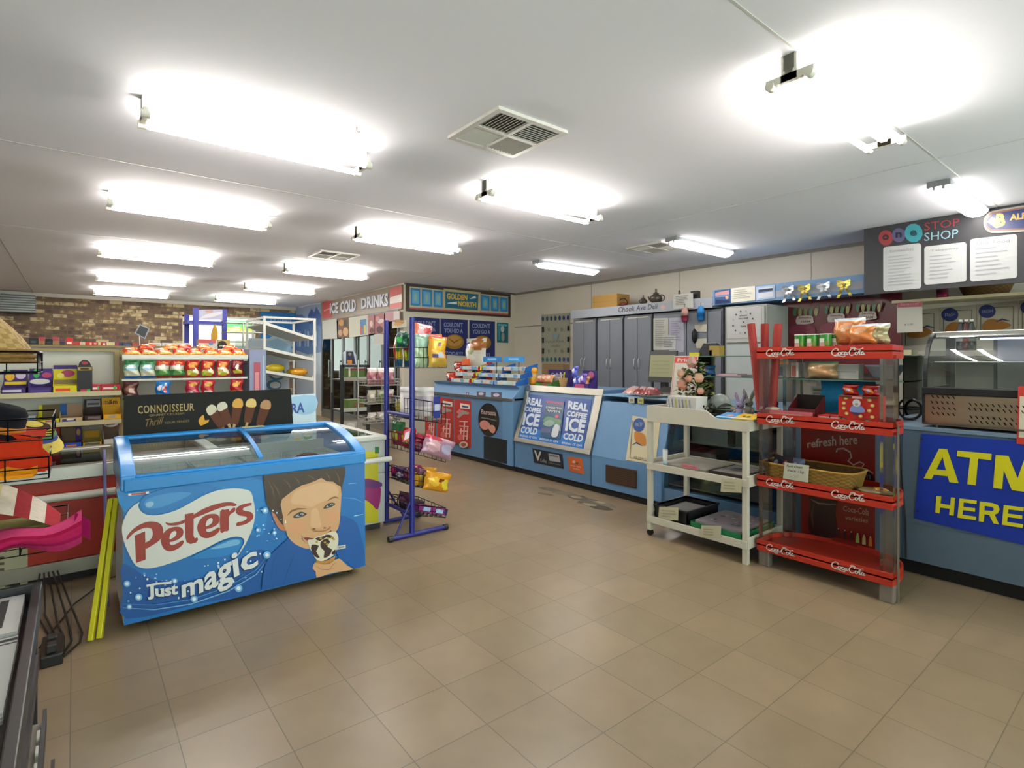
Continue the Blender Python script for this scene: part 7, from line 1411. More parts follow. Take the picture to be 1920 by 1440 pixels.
# bars lying on the tiers: a row of each tier
bc = ['#5a1c20', '#2c1a3c', '#7a2a22', '#1f4a30', '#8a6a2a', '#3a2218', '#223a6a']
proto = {}
for (yc, nm) in ((5.86, 'left blue'), (5.40, 'right blue'), (6.42, 'red ended')):
    for k in range(3):
        for i in range(6):
            c = bc[(i * 3 + k * 2 + int(yc * 10)) % 7]
            if c not in proto:
                g = G(); g.grid(lambda u, v: V((-.07 + .14 * u, -.033 + .066 * v, .045 * (math.sin(math.pi * v) * math.sin(math.pi * min(1, max(0, (u - .04) / .92)))) ** .4)), 8, 6, painter(c, [('r', .3, .25, .7, .75, '#b5a48c')])); g.box(-.068, .068, -.028, .028, 0, .002, c)
                proto[c] = o = single('chocolate_bar', '', 'chocolate bar', g, 'foil', 'wrapped bars on the sweet racks', at=(0, 0, 0))
            else: o = proto[c].copy(); COL.objects.link(o)
            o.location = (4.24 - .03 + k * .075 + .085, yc + .18 - i * .072, 1.052 + k * .088)
            o['label'] = 'wrapped bar %s from the left on the %s tier of the %s sweet rack' % (['first', 'second', 'third', 'fourth', 'fifth', 'last'][i], ['bottom', 'middle', 'top'][k], nm)
bag('large white bread bag with blue oval, piled behind the sweet racks', 4.55, ya(893, 4.55), 1.20, .50, .47, .16, '#b9b9ae', [('e', .22, .78, .14, .12, '#2c3c80'), ('e', .7, .8, .3, .2, '#8c5524'), ('e', .2, .3, .15, .2, '#b07a28'), ('e', .5, .6, .14, .1, '#8f946c'), ('e', .45, .4, .25, .12, '#c9c8bc')], name='bread_bag', cat='bread', rz=R(-90), ry=.0)
carton('bright red box with white oval badge standing behind the red ended rack', 4.55, 6.45, 1.05, .34, .12, .27, '#a51c18', [('e', .5, .5, .28, .2, '#c9c4be'), ('e', .5, .5, .15, .1, '#8c3a34')], rz=R(-90))
carton('small orange box leaning on the red box with the white badge', 4.42, 6.62, 1.28, .16, .06, .09, '#c95a2c', [], rz=R(-90))
# the steel case top
zt2 = 1.04
def on2(px, x): return ya(px, x)
x = 4.42
g = G().lathe((0, 0, 0), [(.001, 0), (.055, 0), (.06, .03), (.06, .075), (.045, .1), (.03, .112), (.03, .112), (.034, .135), (.034, .135), (.05, .16), (.052, .19), (.035, .22), (.001, .225)], ['#c98a14'] * 6 + ['#b9a88c', '#b9a88c'] + ['#cf9418'] * 4, 16)
single('honey_bottle', 'amber honey bottle shaped like a squat bear beside the sweet racks', 'bottle', g, 'gloss', at=(4.50, on2(1001, 4.50), zt2))
g = G()
for k in range(9):
    a_ = k * .7; g.tube([(0, 0, 0), (.03 * math.cos(a_), .03 * math.sin(a_), .17 + .01 * (k % 3))], .004, '#3a3238', 5)
single('pen_bunch', 'bunch of dark sticks standing between the sweet rack and the amber bottle', 'pens', g, 'dark', at=(4.46, on2(988, 4.46), zt2))
t = tray('open green and red box of clear snack bags on the steel framed case', 4.40, on2(1019, 4.40), zt2, .30, .14, .09, '#3c6a24', .12, '#b0b0a8', fops=[('r', .4, .1, .75, .9, '#7a4a34'), ('r', .0, .3, .3, .7, '#5a8a3a')]); facing(t)
for i, (dy, c) in enumerate(((.08, '#b9756a'), (0, '#c9744c'), (-.08, '#c48a5c'))):
    bag(['pink and white', 'bright orange', 'tan orange'][i] + ' clear snack bag lying in the green and red box', 4.43, on2(1019, 4.43) + dy, zt2 + .045, .12, .11, .06, c, [('e', .5, .5, .3, .2, '#d9bfae'), ('r', 0, .85, 1, 1, '#c9c6c0')], rz=R(-90), rx=R(-35))
g = G().lathe((0, 0, 0), [(.035, 0), (.055, .11), (.05, .11), (.032, .01), (.001, .01)], ['#8f7048'] * 4, 12)
single('bamboo_pot', 'small tan woven pot in front of the purple chocolate boxes', 'pot', g, 'wicker', at=(4.40, on2(1056, 4.40), zt2))
for i, (dy, c) in enumerate(((.02, '#b8a08a'), (-.015, '#b9b43a'), (.0, '#a84a5a'))):
    single('paper_twist', ['cream', 'lime yellow', 'pinkish red'][i] + ' wrapped stick standing in the woven pot', 'sweet', G().tube([(0, 0, 0), (.008 * (i - 1), dy, .10)], .009, c, 6), 'foil', at=(4.40 + .01 * (i - 1), on2(1056, 4.40) + dy * .4, zt2 + .075))
carton('long deep purple chocolate box lettered in white behind the woven pot', 4.60, on2(1047, 4.60), zt2, .36, .08, .20, '#2c1f5c', [('t', 'Cadbury', .15, .55, .75, .8, '#b0a8c8')], rz=R(-90))
t = tray('open purple chocolate box with curved side and pink front at the case corner', 4.40, on2(1090, 4.40), zt2, .22, .14, .12, '#3a2470', .20, '#33246c', [('e', .6, .75, .2, .2, '#a85a78')], fops=[('r', .05, .1, .7, .9, '#a8446c')]); facing(t)
for i, (c, d_, z_) in enumerate((('#3a50b0', .06, .02), ('#5aa0b8', .0, .03), ('#6a4aa8', -.05, .05), ('#b07a4a', -.08, .02), ('#4a5ac0', .08, .13))):
    bag(['royal blue', 'light blue', 'violet', 'tan', 'upper royal blue'][i] + ' foil egg bag in the purple chocolate box', 4.43 + .02 * (i % 2), on2(1086, 4.43) + d_, zt2 + z_, .09, .12, .05, c, [('e', .5, .5, .25, .25, '#b9b4d4'), ('e', .7, .7, .1, .1, '#2a2a60')], rz=R(-90), rx=R(-15))
g = G().box(-.06, .06, -.2, .2, 0, .27, '#6c5436'); g.box(-.061, -.06, -.18, .18, .05, .2, '#7f6440'); single('brown_carton', 'brown cardboard carton behind the purple boxes near the jar poster', 'box', g, 'paper', at=(4.86, on2(1042, 4.86), zt2))
# third case: wrapped meat bag, cards, screen
x = 4.42
g = G().lathe((0, 0, 0), [(.001, 0), (.11, 0), (.15, .018), (.155, .022), (.11, .012), (.001, .01)], '#b9b5a8', 20, sy=1.1); single('paper_plate', 'cream paper plate under the wrapped red meat packs', 'plate', g, 'paper', at=(4.42, on2(1226, 4.42), 1.001))
for i, (dy, c) in enumerate(((.07, '#7a3a3c'), (-.02, '#8a4a4c'), (.17, '#b58a84'))):
    g = G(); g.grid(lambda u, v: V((-.09 + .18 * v, -.09 + .18 * u, .07 * (math.sin(math.pi * u) * math.sin(math.pi * v)) ** .5 + .006 * math.sin(20 * u + 9 * v))), 12, 10, painter(c, [('e', .4, .5, .2, .3, '#b9a0a0'), ('e', .8, .7, .2, .2, '#c4bcb8')]))
    single('wrapped_sweets', ['deep red', 'dull crimson', 'pale pink'][i] + ' clear wrapped pack on the counter above the pie poster', 'snack bag', g, 'foil', 'wrapped packs on the case', at=(4.42, on2(1216, 4.42) + dy, 1.024))
for i, (px, c, lb) in enumerate(((1184, '#b5b2ac', 'small white tag hanging off the case edge'), (1201, '#a8a85a', 'small yellow green tag hanging off the case edge'))):
    y = ya(px, 4.30); single('edge_tag', lb, 'label', G().box(4.30, 4.305, y - .035, y + .035, .935, .99, c).box(4.299, 4.30, y - .02, y + .02, .95, .975, '#77756a'), 'paper')
# monitor
y1m, y0m = ya(1214, 4.8), ya(1264, 4.8)
t = thing('monitor', 'black point of sale screen showing a pale green page behind the white trolley', 'monitor', (4.85, (y0m + y1m) / 2, 1.0))
p0 = [(4.80, y1m, 1.125), (4.80, y0m, 1.125), (4.84, y0m, 1.455), (4.84, y1m, 1.455)]
part(t, 'screen_body', G().prism(p0, (.035, 0, 0), '#2c2d2c'), 'plastic', bev=.004)
g = G(); q = [V(p) for p in p0]; lerp = lambda u, v: (q[0] * (1 - u) + q[1] * u) * (1 - v) + (q[3] * (1 - u) + q[2] * u) * v + V((-.0015, 0, 0))
g.poly([lerp(.05, .17), lerp(.95, .17), lerp(.95, .86), lerp(.05, .86)], '#8d8d6a'); 
for k in range(4): g.poly([lerp(.12, .3 + .12 * k) + V((-.001, 0, 0)), lerp(.8, .3 + .12 * k) + V((-.001, 0, 0)), lerp(.8, .32 + .12 * k) + V((-.001, 0, 0)), lerp(.12, .32 + .12 * k) + V((-.001, 0, 0))], '#7c7c5c')
part(t, 'display', g, emit('screen_glow', '#8d8d66', .5)) if 0 else part(t, 'display', g, 'gloss')
part(t, 'stand', G().box(4.84, 4.9, (y0m + y1m) / 2 - .03, (y0m + y1m) / 2 + .03, 1.0, 1.15, '#222222').box(4.78, 4.94, (y0m + y1m) / 2 - .1, (y0m + y1m) / 2 + .1, 1.0, 1.012, '#222222'), 'plastic')
ym_ = ya(1250, 4.62)
t = thing('card_terminal', 'dark payment terminal with small red part on the counter under the screen', 'payment terminal', (4.62, ym_, 1.0))
part(t, 'body', G().prism([(4.56, ym_ - .12, 1.001), (4.70, ym_ - .12, 1.001), (4.70, ym_ - .12, 1.09), (4.58, ym_ - .12, 1.04)], (0, .22, 0), '#1d1e20'), 'plastic', bev=.004); part(t, 'red_cap', G().ball((4.57, ym_ + .09, 1.06), .025, '#a02a3a', 8), 'plastic')
# ================================================================ glass shelf unit behind the trolley and red stand
GX0, GX1 = 4.34, 4.74; gy0, gy1 = 1.22, 2.86
t = thing('glass_shelves', 'clear glass shelf unit on the counter behind the red stand', 'shelves', ((GX0 + GX1) / 2, 2.0, .985))
for z in (1.215, 1.392): part(t, 'glass_shelf', G().box(GX0, GX1, gy0, gy1, z - .004, z + .004, '#ffffff'), glass('case_glass')); 
for z in (1.215, 1.392): part(t, 'shelf_edge', G().box(GX0 - .002, GX0, gy0, gy1, z - .004, z + .004, '#3f6a5c'), 'gloss', label='green tinted glass edge')
for y in (gy0, gy1 - .01): part(t, 'end_glass', G().box(GX0, GX1, y, y + .006, .987, 1.39, '#ffffff'), glass('case_glass'))
for y in (gy0 + .01, gy1 - .02, (gy0 + gy1) / 2): part(t, 'post', G().box(GX1 - .02, GX1, y, y + .015, .987, 1.40, '#8d8a7c'), 'metal')
part(t, 'post', G().box(GX0 - .004, GX0 + .012, gy0 + .03, gy0 + .045, .947, 1.40, '#a3957c'), 'metal')
gx = lambda px: ya(px, 4.5)
single('pink_leaflets', 'pile of pale pink leaflets on the lower glass shelf', 'leaflets', G().box(4.42, 4.62, gx(1398), gx(1352), 1.22, 1.232, '#a88a92').box(4.43, 4.6, gx(1390), gx(1356), 1.232, 1.24, '#b59aa0'), 'paper')
single('blue_packet', 'crumpled blue packet on the lower glass shelf right of the flowers', 'snack bag', bag_geo(.16, .09, .05, '#1f4f7c', [('e', .3, .6, .2, .2, '#b9b48c')]), 'foil', at=(4.48, gx(1328), 1.222), rz=R(-90))
for px, c, h, nm in ((1306, '#c9c02a', .03, 'flat bright yellow'), (1330, '#28292b', .05, 'low black'), (1344, '#8f7a3a', .09, 'upright gold')): single('small_box', nm + ' box on the upper glass shelf', 'box', G().box(-.04, .04, -.05, .05, 0, h, c), 'paper', at=(4.5, gx(px), 1.398))
single('till_printer', 'black receipt printer on the upper glass shelf below the hanging pan', 'printer', G().prism([(-.07, -.08, 0), (.07, -.08, 0), (.07, -.08, .10), (.02, -.08, .12), (-.07, -.08, .03)], (0, .14, 0), '#232427'), 'plastic', at=(4.55, gx(1322) , 1.398), bev=.004)
# behind the red stand
for px0, px1, z, h, c, ops, lb in ((1455, 1485, 1.222, .14, '#77776c', [('r', .1, .75, .9, 1, '#c98a4c'), ('r', .3, .1, .7, .6, '#4a4f58')], 'grey jar box with orange lid on the lower glass shelf'), (1486, 1500, 1.222, .12, '#b9b2a8', [('r', .1, .1, .7, .8, '#b05a4a')], 'white and red box on the lower glass shelf'), (1512, 1530, 1.222, .13, '#6a655a', [], 'dull brown box on the lower glass shelf')):
    y0_, y1_ = gx(px1), gx(px0); carton(lb, 4.47, (y0_ + y1_) / 2, z, y1_ - y0_, .12, h, c, ops, rz=R(-90))
bag('pack of tan bread rolls on the lower glass shelf behind the red stand', 4.46, gx(1546), 1.222, .22, .13, .1, '#a98f66', [('e', .6, .4, .3, .35, '#b58c64'), ('r', 0, .85, 1, 1, '#6a8a6c')], name='bread_bag', cat='bread', rz=R(-90))
carton('small white stacked cartons on the lower glass shelf', 4.47, gx(1590), 1.222, .16, .1, .11, '#a3a29a', [('r', .1, .45, .9, .5, '#77766e')], rz=R(-90))
g = G(); g.grid(lambda u, v: V((.02 * math.sin(8 * v), -.16 + .36 * u, -.17 * v * (1 + .6 * u))), 6, 6, '#0f4560'); single('blue_cloth', 'deep teal blue cloth hanging from the glass shelf behind the red stand', 'cloth', g, 'cloth', at=(4.36, gx(1608), 1.21))
g = G().lathe((0, 0, 0), [(.03, 0), (.08, .02), (.13, .10), (.135, .105), (.075, .03), (.001, .012)], '#9aa2a6', 20, sy=.95); single('glass_bowl', 'wide pale glass bowl on the lower glass shelf at its right end', 'bowl', g, 'gloss', at=(4.56, gx(1655), 1.222))
carton('flat cream carton on the upper glass shelf by the food warmer', 4.50, gx(1688) + .02, 1.398, .17, .14, .035, '#b5ad8c', [], rz=R(-90))
g = G(); g.box(-.002, .002, -.08, .08, 0, .17, '#9a9d9c'); a = A(local((-.002, .08, 0), (0, -1, 0), (0, 0, 1)), g, dl=.0006); a.rect(.01, .01, .15, .16, '#8f8d80')
for k in range(5): a.rect(.02, .025 + .027 * k, .13, .04 + .027 * k, '#5c5c54')
single('menu_card', 'framed cream list card standing on the counter behind the red stand', 'card', g, 'paper', at=(4.46, gx(1545), .99))
single('round_fan', 'black round fan guard at the far end of the glass shelf unit', 'fan', G().tube([(0, .07 * math.cos(a_), .075 + .07 * math.sin(a_)) for a_ in [2 * math.pi * k / 20 for k in range(21)]], .009, '#16181c', 6, cap=False).tube([(0, -.07, .075), (0, .07, .075)], .006, '#16181c', 5).box(-.03, .03, -.03, .03, 0, .012, '#16181c'), 'plastic', at=(4.54, gx(1702), .946))

# ================================================================ white trolley
TX0, TX1, TY0, TY1 = 3.48, 4.0, 1.855, 2.665; WH = '#b5b1a2'
def trolley():
    t = thing('trolley', 'white wooden trolley with three trays and a scooped top edge', 'trolley', (3.74, 2.26, 0))
    for x in (TX0, TX1 - .035):
        for y in (TY0, TY1 - .035):
            part(t, 'leg', G().box(x, x + .035, y, y + .035, .045 if y > 2 and x < 3.6 else .0, .905, WH), 'paint', bev=.002)
    part(t, 'caster', G().tube([(TX0 + .004, TY1 - .017, .024), (TX0 + .031, TY1 - .017, .024)], .023, '#1a1a1a', 12).box(TX0 + .008, TX0 + .027, TY1 - .026, TY1 - .008, .03, .05, '#2a2a2a'), 'plastic')
    ys = 2.16
    pr = [(TY0, .885), (TY1, .885), (TY1, 1.008), (ys, 1.008), (ys - .035, .985), (ys - .07, .963), (ys - .11, .957), (TY0, .957)]
    for nm, x in (('front_rail', TX0 - .006), ('back_rail', TX1 - .012)): part(t, nm, G().prism([(x, y, z) for y, z in pr], (.018, 0, 0), WH), 'paint', bev=.002)
    part(t, 'side_rail', G().box(TX0, TX1, TY1 - .012, TY1 + .004, .885, 1.008, WH), 'paint', bev=.002); part(t, 'side_rail', G().box(TX0, TX1, TY0 - .004, TY0 + .012, .885, .957, WH), 'paint', bev=.002)
    part(t, 'top_tray', G().box(TX0, TX1, TY0, TY1, .925, .94, '#a9a598'), 'paint')
    for z in (.545, .135):
        g = G().box(TX0 + .01, TX1 - .01, TY0 + .01, TY1 - .01, z, z + .012, '#a9a59a')
        g.box(TX0 - .006, TX0 + .008, TY0, TY1, z - .03, z + .022, WH).box(TX1 - .008, TX1 + .006, TY0, TY1, z - .03, z + .022, WH)
        g.box(TX0, TX1, TY0 - .006, TY0 + .006, z - .03, z + .045, WH).box(TX0, TX1, TY1 - .006, TY1 + .006, z - .03, z + .045, WH); part(t, 'shelf', g, 'paint', bev=.002)
    for zc in (.93, .56): part(t, 'bracket', G().box(TX0 - .012, TX0 + .0, TY0 - .02, TY0 + .0, zc - .04, zc + .03, WH), 'paint')
trolley()
ZT = .941
yT = lambda px, x=3.6: ya(px, x)
# white gift box with cup print
g = G().prism([(-.06, -.115, 0), (.06, -.115, 0), (.075, -.13, .15), (-.075, -.13, .15)], (0, .24, 0), '#bdbdba'); a = A(local((-.06, .125, 0), (0, -1, 0), (-.015, 0, .15)), g, dl=.0006)
for k in range(7): a.poly([(.02 + k * .03, .06), (.03 + k * .03, .065), (.026 + k * .03, .135), (.014 + k * .03, .125)], ['#8d8f94', '#77787c', '#a5a040'][k % 3])
single('gift_box', 'white box with grey printed pattern on the trolley top', 'box', g, 'paper', at=(3.575, ya(1287, 3.575), ZT), bev=.002)
# standing price sign
g = G(); y0_, y1_ = ya(1303, 3.9), ya(1255, 3.9); g.prism([(3.905, y1_, 1.03), (3.905, y0_, 1.03), (3.945, y0_, 1.395), (3.945, y1_ - .02, 1.395)], (.004, 0, 0), '#b9b6ac')
def lp(u, v, l=.001): a_, b_, c_, d_ = V((3.905, y1_, 1.03)), V((3.905, y0_, 1.03)), V((3.945, y0_, 1.395)), V((3.945, y1_ - .02, 1.395)); return (a_ * (1 - u) + b_ * u) * (1 - v) + (d_ * (1 - u) + c_ * u) * v + V((-l, 0, 0))
a = A(lp, g, l0=.001, dl=.0006); a.rect(.02, .84, .98, .98, '#b8443e').text('Price', [(.15, .87), (.8, .87)], [(.15, .95), (.8, .95)], '#c9b0a8', .03).line([(.05, .84), (.05, .08), (.95, .08), (.95, .84)], .02, '#b8544c')
fake_lines(a, .2, .3, .8, .75, 5, '#9a978c'); single('standing_sign', 'white sign with red heading standing behind the flowers', 'sign', g, 'paper')
g = G().box(3.86, 3.96, y0_, y1_, ZT, 1.03, '#a9a69c'); single('sign_holder', 'pale block holding the red headed sign', 'holder', g, 'plastic')
# flowers in a pot
px_, py_ = 3.75, ya(1308, 3.75)
t = thing('flower_arrangement', 'arrangement of peach roses with dark green leaves on the white trolley', 'flowers', (px_, py_, ZT))
part(t, 'pot', G().lathe((px_, py_, ZT), [(.04, 0), (.06, .09), (.055, .09), (.001, .085)], '#7a4a38', 14), 'matte')
rn = random.Random(11); g = G()
for k in range(420):
    a_ = rn.uniform(0, 6.28); h = rn.random(); r = (.145 - .09 * h) * rn.uniform(.3, 1.1); c = V((px_ - .03 + r * math.cos(a_), py_ + r * math.sin(a_) * 1.1, ZT + .08 + .33 * h)); L = rn.uniform(.03, .06); b_ = rn.uniform(0, 6.28); e = rn.uniform(-.6, .8)
    d = V((math.cos(b_) * math.cos(e), math.sin(b_) * math.cos(e), math.sin(e))); s_ = d.cross(V((0, 0, 1))).normalized() * L * .35
    g.poly([c, c + d * L * .5 + s_, c + d * L, c + d * L * .5 - s_], rn.choice(['#34491f', '#4a6230', '#5c6c2a', '#2c3e1c', '#7a7f30', '#5c4a30']))
part(t, 'foliage', g, 'matte')
def rose(dx, dy, dz, r, c1, c2):
    g = G(); c = V((px_ + dx * 1.15, py_ + dy * 1.3, ZT + dz * 1.4)); r = r * 1.08; g.ball(c, r * .6, c1, 10)
    for lay, (n, rr) in enumerate(((4, .7), (5, .95), (6, 1.15))):
        for k in range(n):
            an = k * 6.283 / n + lay * .5
            def f(u, v, an=an, rr=rr, lay=lay):
                aa = an + (u - .5) * 1.5; q = r * rr * .85 * (.55 + .45 * v ** .6); return c + V((q * math.cos(aa) * .9, q * math.sin(aa), r * 1.5 * (-.55 + (1.15 - .22 * lay) * v)))
            g.grid(f, 5, 4, lambda u, v: c1 if v < .6 else c2)
    part(t, 'rose', g, 'matte')
for q in ((-.07, .0, .285, .040, '#b9807a', '#c9a098'), (-.08, .055, .165, .043, '#b8705a', '#c9907c'), (-.09, -.06, .205, .036, '#c08a6a', '#c9a488'), (-.1, .055, .225, .030, '#b98464', '#c9a088'), (-.1, .0, .20, .028, '#b97a5c', '#c4947c'), (-.09, -.07, .135, .026, '#b9785c', '#c0907c'), (-.02, .03, .30, .03, '#b98a78', '#c9a494')): rose(*q)
# glass cloche, greenery bowls, soft toys, booklets
ty = yT
g = G().lathe((0, 0, 0), [(.085, .0), (.085, .02), (.08, .05), (.06, .085), (.02, .10), (.001, .102)], '#8f9a94', 18); single('glass_cloche', 'milky glass dome on the trolley right of the flowers', 'dome', g, 'gloss', at=(3.86, ya(1350, 3.86), 1.0))
single('dome_stand', 'dark leafy bowl under the milky glass dome', 'bowl', G().lathe((0, 0, 0), [(.05, 0), (.075, .04), (.075, .078), (.001, .078)], '#20291f', 16), 'matte', at=(3.86, ya(1350, 3.86), ZT))
g = G(); rn = random.Random(4)
for k in range(70):
    a_ = rn.uniform(0, 6.28); r = rn.uniform(0, .06); c = V((r * math.cos(a_), r * math.sin(a_), rn.uniform(.0, .08))); d = V((rn.uniform(-1, 1), rn.uniform(-1, 1), rn.uniform(.2, 1))).normalized() * .03; s_ = d.cross(V((0, 0, 1))).normalized() * .008
    g.poly([c, c + d * .5 + s_, c + d, c + d * .5 - s_], rn.choice(['#1c2a1a', '#2c3a24', '#151c14']))
g.lathe((0, 0, 0), [(.001, 0), (.055, 0), (.06, .03), (.05, .035)], '#1a1f1a', 12); single('dark_plant', 'small dark green plant in a black dish on the trolley top', 'plant', g, 'matte', at=(3.64, ya(1330, 3.64), ZT))
g = G(); g.grid(lambda u, v: V((.05 * v, -.09 + .18 * u, .05 * math.sin(math.pi * u) * (1 - v * .5) + .002)), 8, 4, painter('#a3a39c', [('e', .4, .5, .15, .3, '#5ac85a')])); g.box(0, .05, -.085, .085, 0, .004, '#8f8f88'); single('packet', 'white packet with bright green spot behind the booklets on the trolley', 'packet', g, 'foil', at=(3.76, ya(1362, 3.76), ZT + .05))
single('packet_box', 'dark low box under the white packet with the green spot', 'box', G().box(-.01, .07, -.09, .09, 0, .048, '#23261f'), 'paper', at=(3.76, ya(1362, 3.76), ZT))
def toy(lb, x, y, z, s_, c):
    g = G(); g.ball((0, 0, .04), .034, c, 10, (.9, 1, 1.3)); g.ball((0, 0, .10), .028, c, 10)
    for q in (-1, 1): g.tube([(0, q * .012, .12), (0, q * .03, .165), (0, q * .035, .19)], [.010, .013, .004], c, 7); g.tube([(-.01, q * .02, .02), (-.045, q * .03, .008)], [.014, .011], c, 7)
    g.tube([(-.005, -.03, .06), (-.03, -.045, .04)], .009, c, 6).tube([(-.005, .03, .06), (-.03, .045, .04)], .009, c, 6).ball((-.027, 0, .095), .006, '#2a2225', 6)
    g.v = [p * s_ for p in g.v]; return single('soft_toy', lb, 'soft toy', g, 'cloth', 'soft toys on the trolley', at=(x, y, z))
toy('lilac grey long eared soft toy on the trolley near the red stand', 3.70, ya(1388, 3.70), ZT, 1.0, '#7f7690'); toy('grey long eared soft toy behind the lilac one', 3.82, ya(1404, 3.82), ZT, 1.1, '#77776f')
for i, (px0, px1, c, ops, lb) in enumerate(((1343, 1374, '#2c7ab0', [('e', .6, .45, .2, .15, '#b8848c'), ('r', 0, .0, 1, .2, '#8fb8cc')], 'bright blue booklet on the trolley top tray'), (1374, 1411, '#c4a31c', [('e', .35, .5, .08, .1, '#5c3a1c'), ('e', .6, .45, .1, .12, '#2c5a48'), ('r', 0, 0, 1, .14, '#b8b4b8')], 'bright yellow booklet on the trolley top tray near the red stand'))):
    y0_, y1_ = ya(px1, 3.5), ya(px0, 3.5); g = G().prism([(3.485, y0_, .96), (3.64, y0_ , .985), (3.64, y1_, .985), (3.485, y1_, .96)], (0, 0, .006), c)
    a = A(lambda x, y, l, y0_=y0_, y1_=y1_: V((3.485 + .155 * y, y1_ - (y1_ - y0_) * x, .966 + .025 * y + l)), g, l0=.001, dl=.0005)
    for o in ops:
        if o[0] == 'r': a.rect(*o[1:])
        else: a.ell(*o[1:5], o[5])
    single('booklet', lb, 'booklet', g, 'paper', 'booklets on the trolley')
single('booklet_block', 'grey stack of leaflets propping up the booklets', 'leaflets', G().box(3.52, 3.64, 1.90, 2.10, ZT, .9585, '#8a867c'), 'paper')
# middle tray
def flat(lb, x0, x1, y0, y1, z, h, rim, inner, m='paper', nm='picture_frame', cat='picture frame', art=None):
    g = G().box(x0, x1, y0, y1, z, z + h, rim).box(x0 + .02, x1 - .02, y0 + .02, y1 - .02, z + h, z + h + .001, inner)
    if art: art(A(lambda x, y, l: V((x0 + x, y1 - y, z + h + l)), g, l0=.002, dl=.0006), x1 - x0, y1 - y0)
    return single(nm, lb, cat, g, m)
flat('dark framed picture lying on the middle tray, right one', 3.52, 3.86, 1.90, 2.16, .559, .02, '#2c231d', '#8f8e88', art=lambda a, w_, h: a.ell(w_ * .5, h * .5, .07, .05, '#6c6c68').ell(w_ * .6, h * .45, .03, .04, '#55554f'))
flat('pale framed picture lying on the middle tray, left one', 3.53, 3.93, 2.19, 2.55, .559, .012, '#8f8b80', '#a19d92')
g = G().box(3.476, 3.50, 2.23, 2.35, .575, .60, '#a8666c'); single('pink_label', 'pink price label on the middle tray edge', 'label', g, 'paper')
def note(lb, px0, px1, py0, py1, c='#aba58c', x=TX0 - .012): fn = PX(x); board('price_note', lb, 'label', fn, [(px0, py0), (px1, py0 + 1.5), (px1 - 1, py1), (px0 - 2, py1 - 2)], c, .002, lambda a: fake_lines(a, px0 + 4, py0 + 6, px1 - 5, py1 - 4, 3, '#8f8a76', .08), 'paper', dl=.0006)
note('cream handwritten note hanging under the middle tray', 1353, 1391, 897, 924); note('cream handwritten note on the black crate', 1236, 1272, 950, 976, x=TX0 - .001); note('cream handwritten note over the bottom tray edge', 1315, 1352, 985, 1010)
g = G().lathe((0, 0, 0), [(.001, 0), (.02, 0), (.02, .04), (.02, .04), (.026, .12), (.001, .12)], ['#8fa8ac', '#8fa8ac', '#8fb4b8', '#b5b6b4', '#b5b6b4'], 4); single('tube_cream', 'small white tube of cream standing at the left of the middle tray', 'tube', g, 'plastic', at=(3.515, ya(1247, 3.515), .559))
# bottom tray: black crate, green tray with stack of colourful sheets
t = thing('plastic_crate', 'black plastic crate on the bottom tray of the trolley', 'crate', (3.72, 2.46, .148)); g = G(); a0, a1, b0, b1, z0, z1_ = 3.515, 3.93, 2.33, 2.62, .148, .245
g.box(a0, a1, b0, b1, z0, z0 + .006, '#17181a').box(a0, a0 + .008, b0, b1, z0, z1_, '#17181a').box(a1 - .008, a1, b0, b1, z0, z1_, '#17181a').box(a0, a1, b0, b0 + .008, z0, z1_, '#17181a').box(a0, a1, b1 - .008, b1, z0, z1_, '#17181a')
g.box(a0 - .008, a0 + .008, b0 - .008, b1 + .008, z1_ - .012, z1_, '#1c1d20').box(a1 - .008, a1 + .008, b0 - .008, b1 + .008, z1_ - .012, z1_, '#1c1d20').box(a0, a1, b0 - .008, b0 + .008, z1_ - .012, z1_, '#1c1d20').box(a0, a1, b1 - .008, b1 + .008, z1_ - .012, z1_, '#1c1d20'); part(t, 'crate_body', g, 'plastic')
flat('grey folded papers inside the black crate', 3.54, 3.90, 2.36, 2.60, .157, .05, '#77777a', '#8c8c8a', nm='papers', cat='papers')
g = G().box(3.50, 3.95, 1.90, 2.30, .148, .154, '#0e6a3c').box(3.50, 3.507, 1.90, 2.30, .148, .19, '#0f7040').box(3.943, 3.95, 1.90, 2.30, .148, .19, '#0f7040').box(3.50, 3.95, 1.90, 1.907, .148, .19, '#0f7040').box(3.50, 3.95, 2.293, 2.30, .148, .19, '#0f7040'); single('green_tray', 'bright green plastic tray on the bottom of the trolley', 'tray', g, 'plastic')
for k in range(4):
    g = G(); zc = .156 + k * .012; g.box(3.52 + .004 * (k % 2), 3.93, 1.93 + .006 * (k % 2), 2.27, zc, zc + .011, ['#7a7488', '#8a8494', '#77706c', '#857c84'][k])
    if k == 3:
        a = A(lambda x, y, l: V((3.52 + x, 2.27 - y, .204 + l)), g, l0=.001); rn = random.Random(2)
        for q in range(26): a.ell(rn.uniform(.03, .38), rn.uniform(.03, .31), .018, .012, rn.choice(['#3a3f5c', '#8a4a54', '#a89a9c', '#5c6a58', '#b0a8b4']), 6)
    single('placemat', ['bottom', 'second', 'third', 'top colourful'][k] + ' mat in the stack in the green tray', 'mat', g, 'paper', 'stack of mats in the green tray')

